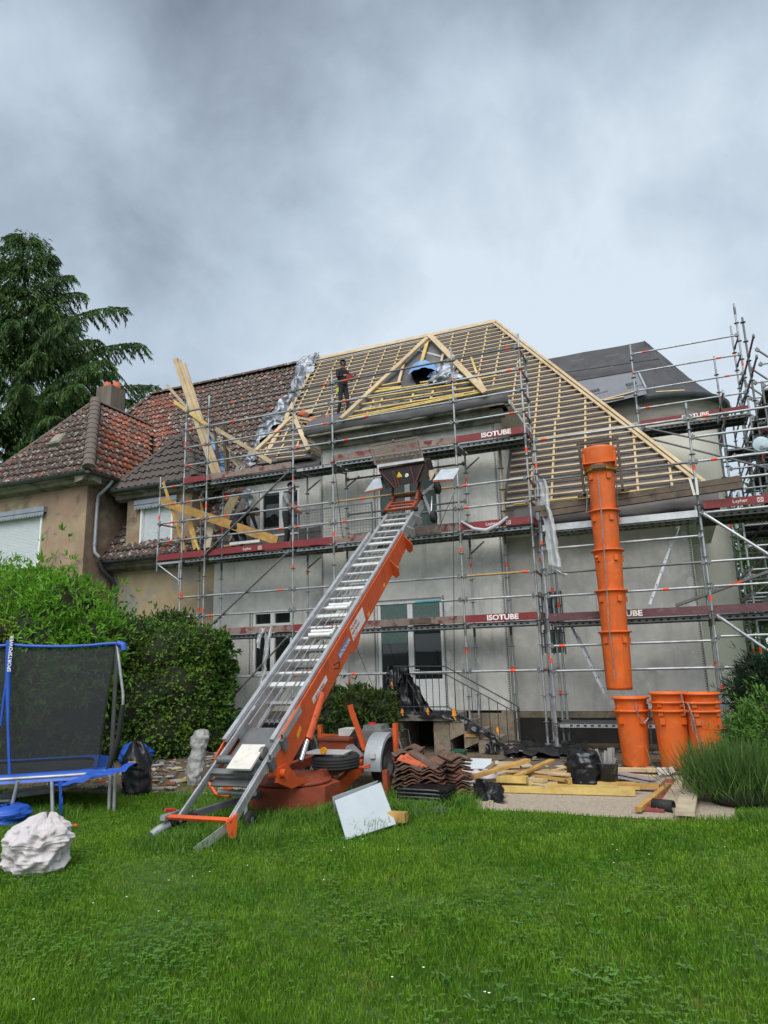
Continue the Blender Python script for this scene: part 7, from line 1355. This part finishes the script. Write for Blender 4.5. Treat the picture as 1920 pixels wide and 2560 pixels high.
# ---------------------------------------------------------------- people
skin = mat('skin', (.42, .235, .16), .55, var=.08, scale=20); hair = mat('dark_hair', (.012, .010, .009), .6, var=.2)
def person(label, loc, yaw, J, edges, regions, mats, scale=1., extras=()):
    """J: joint -> (x, y, z, radius) in metres, figure facing +y; regions: bone -> material index"""
    T = thing('person', label, 'person', loc); names = list(J); M_ = Matrix.Translation(Vector(loc)) @ Matrix.Rotation(yaw, 4, 'Z') @ Matrix.Scale(scale, 4)
    me = bpy.data.meshes.new('body'); me.from_pydata([J[k][:3] for k in names], [(names.index(a), names.index(c)) for a, c in edges], []); tmp = bpy.data.objects.new('body', me); COL.objects.link(tmp)
    tmp.modifiers.new('Skin', 'SKIN'); sv = me.skin_vertices[0].data
    for i, k in enumerate(names): sv[i].radius = (J[k][3], J[k][4] if len(J[k]) > 4 else J[k][3]); sv[i].use_root = (k == 'pelvis')
    ss = tmp.modifiers.new('Sub', 'SUBSURF'); ss.levels = 2; ss.render_levels = 2; bpy.context.view_layer.update()
    out = bpy.data.meshes.new_from_object(tmp.evaluated_get(bpy.context.evaluated_depsgraph_get())); bpy.data.objects.remove(tmp)
    out.materials.clear()
    for m in mats: out.materials.append(m)
    segs = [(Vector(J[a][:3]), Vector(J[c][:3]), regions.get((a, c), 0)) for a, c in edges]
    for p in out.polygons:
        c = p.center; best = (9, 0)
        for a, d, r in segs:
            q = d-a; t = max(0, min(1, (c-a).dot(q)/max(q.length_squared, 1e-9))); ds = (c-(a+q*t)).length
            if ds < best[0]: best = (ds, r)
        p.material_index = best[1]; p.use_smooth = True
    out.transform(M_); c = Vector(loc); out.transform(Matrix.Translation(-c)); out.name = 'body'; place('body', out, c, T)
    def sphere(ctr, r, sc, u0=0, u1=1, v0=0, v1=1):
        b = MB(M=M_); b.grid(lambda u, v: Vector(ctr)+Vector((r*sc[0]*math.sin(math.pi*(v0+(v1-v0)*v))*math.cos(2*math.pi*u), r*sc[1]*math.sin(math.pi*(v0+(v1-v0)*v))*math.sin(2*math.pi*u), r*sc[2]*math.cos(math.pi*(v0+(v1-v0)*v)))), 18, 12); return b
    return T, M_, sphere
def base_joints(**kw):
    J = dict(pelvis=(0, 0, .95, .15, .11), waist=(0, .0, 1.1, .145, .105), chest=(0, .01, 1.32, .175, .12), neck0=(0, .0, 1.47, .075), neck=(0, .015, 1.53, .055), head0=(0, .03, 1.60, .075, .085), head=(0, .03, 1.68, .085, .10), crown=(0, .02, 1.755, .06, .075),
             shL=(-.18, .0, 1.41, .068), elL=(-.24, .05, 1.14, .046), wrL=(-.2, .25, 1.05, .032), haL=(-.18, .32, 1.04, .03, .02), shR=(.18, .0, 1.41, .068), elR=(.24, .05, 1.14, .046), wrR=(.2, .25, 1.05, .032), haR=(.18, .32, 1.04, .03, .02),
             hiL=(-.09, 0, .88, .095), knL=(-.10, .03, .49, .062), anL=(-.10, -.01, .10, .045), toL=(-.11, .15, .04, .038), hiR=(.09, 0, .88, .095), knR=(.10, .03, .49, .062), anR=(.10, -.01, .10, .045), toR=(.11, .15, .04, .038))
    for k, v in kw.items(): J[k] = tuple(v)+J[k][3:] if len(v) == 3 else v
    for s_, sg in (('L', -1), ('R', 1)):                        # five unequal bent fingers rooted in the palm
        h = Vector(J['ha'+s_][:3]); d = (h-Vector(J['wr'+s_][:3])).normalized(); side = d.cross(Vector((0, 0, 1))).normalized()
        for i, (o, l_) in enumerate(((-.028, .062), (-.009, .074), (.010, .07), (.027, .055))): r0_ = h+side*o; J[f'f{s_}{i}a'] = (*(r0_+d*.03), .0095); J[f'f{s_}{i}b'] = (*(r0_+d*l_+Vector((0, 0, -.028))), .008)
        J[f'f{s_}4a'] = (*(h+side*sg*-.035-d*.005), .010); J[f'f{s_}4b'] = (*(h+side*sg*-.05+d*.03+Vector((0, 0, -.01))), .0085)
    return J
EDGES = [('pelvis', 'waist'), ('waist', 'chest'), ('chest', 'neck0'), ('neck0', 'neck'), ('neck', 'head0'), ('head0', 'head'), ('head', 'crown')]
for s_ in 'LR':
    EDGES += [('chest', 'sh'+s_), ('sh'+s_, 'el'+s_), ('el'+s_, 'wr'+s_), ('wr'+s_, 'ha'+s_), ('pelvis', 'hi'+s_), ('hi'+s_, 'kn'+s_), ('kn'+s_, 'an'+s_), ('an'+s_, 'to'+s_)]
    for i in range(5): EDGES += [('ha'+s_, f'f{s_}{i}a'), (f'f{s_}{i}a', f'f{s_}{i}b')]
def regs(short=False):
    r = {}
    for e_ in EDGES:
        a, c = e_
        if c in ('neck', 'head0', 'head', 'crown') or a[:2] in ('wr', 'ha') or a[0] == 'f' and a[1] in 'LR': r[e_] = 0
        elif c[:2] in ('hi', 'kn', 'an') : r[e_] = 2
        elif c[:2] == 'to': r[e_] = 3
        elif short and a[:2] == 'el': r[e_] = 0
        else: r[e_] = 1
    return r
def face(T, M_, hd, yaw_h, beard=False, m=skin):
    R3 = Matrix.Rotation(yaw_h, 3, 'Z'); hc = Vector(hd)
    b = MB(M=M_); F_ = lambda x, y, z: hc+R3@Vector((x, y, z))
    b.prism([F_(-.012, .085, -.015), F_(.012, .085, -.015), F_(.004, .09, .03), F_(-.004, .09, .03)], R3@Vector((0, .022, -.004))); b.build('nose', m, T)
    for s_ in (-1, 1): b = MB(M=M_); b.grid(lambda u, v: F_(s_*.082+.012*math.cos(6.28*u)*math.sin(3.14*v), .0+.018*math.sin(6.28*u)*math.sin(3.14*v), .0+.03*math.cos(3.14*v)), 8, 6); b.build('ear', m, T)
    for s_ in (-1, 1): b = MB(M=M_); b.use(0); b.box(F_(s_*.033, .087, .03), (.026, .012, .012), M=R3); b.use(1); b.box(F_(s_*.033, .093, .03), (.010, .006, .010), M=R3); b.build('eye', [filler, hair], T)
    b = MB(M=M_); b.use(1); b.box(F_(0, .084, -.05), (.05, .012, .014), M=R3); b.use(0); b.box(F_(0, .088, -.048), (.036, .01, .006), M=R3); b.build('mouth', [filler, mat('lips', (.30, .10, .08), .5)], T)
    if beard:
        b = MB(M=M_); b.grid(lambda u, v: F_(.083*math.sin((u-.5)*3.0), .012+.083*math.cos((u-.5)*3.0)*(1-.15*v), -.03-.065*v+.03*abs(u-.5)*2), 12, 5); b.build('beard', hair, T)
black_cloth = mat('black_sweater', (.010, .011, .016), .9, var=.25, scale=10, bump=.3, bscale=20); trousers = mat('dark_work_trousers', (.022, .022, .025), .9, var=.3, scale=12, bump=.3, bscale=22); blue_shoe = mat('blue_shoe', (.03, .07, .16), .6)
# worker standing on the roof
fp_ = on_main(858, 1041, .14)
J = base_joints(elR=(.25, .12, 1.16), wrR=(.16, .34, 1.13), haR=(.13, .41, 1.12), elL=(-.25, .1, 1.16), wrL=(-.12, .33, 1.1), haL=(-.08, .4, 1.1), knL=(-.1, .1, .5), anL=(-.1, .12, .12), toL=(-.12, .28, .07), anR=(.12, -.1, .08), toR=(.16, .06, .02))
zh = 1.68; T, M_, sph = person('person in black sweater and cap standing on the roof battens holding a tool', fp_, R_(-122), J, EDGES, regs(), [skin, black_cloth, trousers, blue_shoe], scale=1.06)
face(T, M_, (0, .03, 1.665), R_(-30), True)
b = sph((0, .025, 1.70), .1, (.95, 1.02, 1), v1=.55); b.grid(lambda u, v: Vector((0, .025, 1.705))+Matrix.Rotation(R_(-30), 3, 'Z')@Vector((.075*(u-.5)*2*(1-.3*v), .085+.08*v, .02-.01*v)), 6, 4); b.build('cap', hair, T)
b = MB(M=M_); b.lathe([(.158, .96), (.162, .99), (.158, 1.02)], (0, .0, 0), 18, axis=Matrix(((1, 0, 0), (0, .76, 0), (0, 0, 1)))); b.build('tool_belt', hair, T)
b = MB(M=M_); b.box((.165, -.02, .80), (.03, .09, .14)); b.build('pouch', mat('lime_pouch', (.42, .75, .06), .6), T); b = MB(M=M_); b.box((.16, -.02, .90), (.03, .08, .09)); b.build('pouch', mat('red_pouch', (.3, .03, .02), .6), T)
b = MB(M=M_); b.box((.03, .45, 1.06), (.2, .07, .14)); b.tube((-.06, .46, 1.1), (-.1, .62, 1.14), .015, 6); b.build('red_tool', mat('red_tool', (.35, .02, .02), .5), T)
# worker in grey shirt on the middle deck
fp_ = onY(716, 1300, 14.86); fp_.z = 4.59
J = base_joints(elR=(.27, .08, 1.17), wrR=(.2, .3, 1.0), haR=(.18, .37, .97), elL=(-.27, .02, 1.17), wrL=(-.25, .22, 1.05), haL=(-.23, .29, 1.03), chest=(0, .05, 1.31), neck0=(0, .08, 1.46), neck=(0, .1, 1.52), head0=(0, .13, 1.585), head=(0, .14, 1.665), crown=(0, .13, 1.74))
T, M_, sph = person('person in grey t-shirt and dark trousers standing on the middle scaffold deck', fp_, R_(-70), J, EDGES, regs(True), [mat('tanned_skin', (.32, .14, .085), .55, var=.1), mat('grey_tshirt', (.30, .305, .325), .9, var=.15, scale=9, bump=.3, bscale=15), trousers, hair], scale=1.0)
face(T, M_, (0, .14, 1.65), 0, True, MATS['tanned_skin']); sph((0, .115, 1.69), .1, (.93, 1.0, .98), v1=.52).build('hair', hair, T)
# worker bending over at the slope
fp_ = onY(592, 1300, 14.9); fp_.z = 4.59
J = base_joints(pelvis=(0, -.1, .78, .16, .13), waist=(0, .02, .95, .16, .13), chest=(0, .2, 1.12, .19, .14), neck0=(0, .36, 1.19, .075), neck=(0, .41, 1.2, .055), head0=(0, .46, 1.18, .075, .085), head=(0, .52, 1.13, .085, .1), crown=(0, .58, 1.08, .06, .07), shL=(-.19, .26, 1.14), elL=(-.28, .34, .88), wrL=(-.2, .5, .72), haL=(-.18, .56, .68), shR=(.19, .26, 1.14), elR=(.28, .32, .86), wrR=(.24, .42, .66), haR=(.23, .46, .6),
                hiL=(-.1, -.1, .74), knL=(-.16, .1, .42), anL=(-.14, -.12, .1), toL=(-.16, .06, .04), hiR=(.1, -.1, .74), knR=(.2, .14, .42), anR=(.22, -.1, .1), toR=(.25, .08, .04))
T, M_, sph = person('person in black jacket bending over by the old tiles on the middle deck', fp_, R_(-32), J, EDGES, regs(), [skin, black_cloth, trousers, hair], scale=1.08)
face(T, M_, (0, .50, 1.1), 0, False); sph((0, .49, 1.16), .105, (.92, 1., .95), v1=.6).build('hair', hair, T)
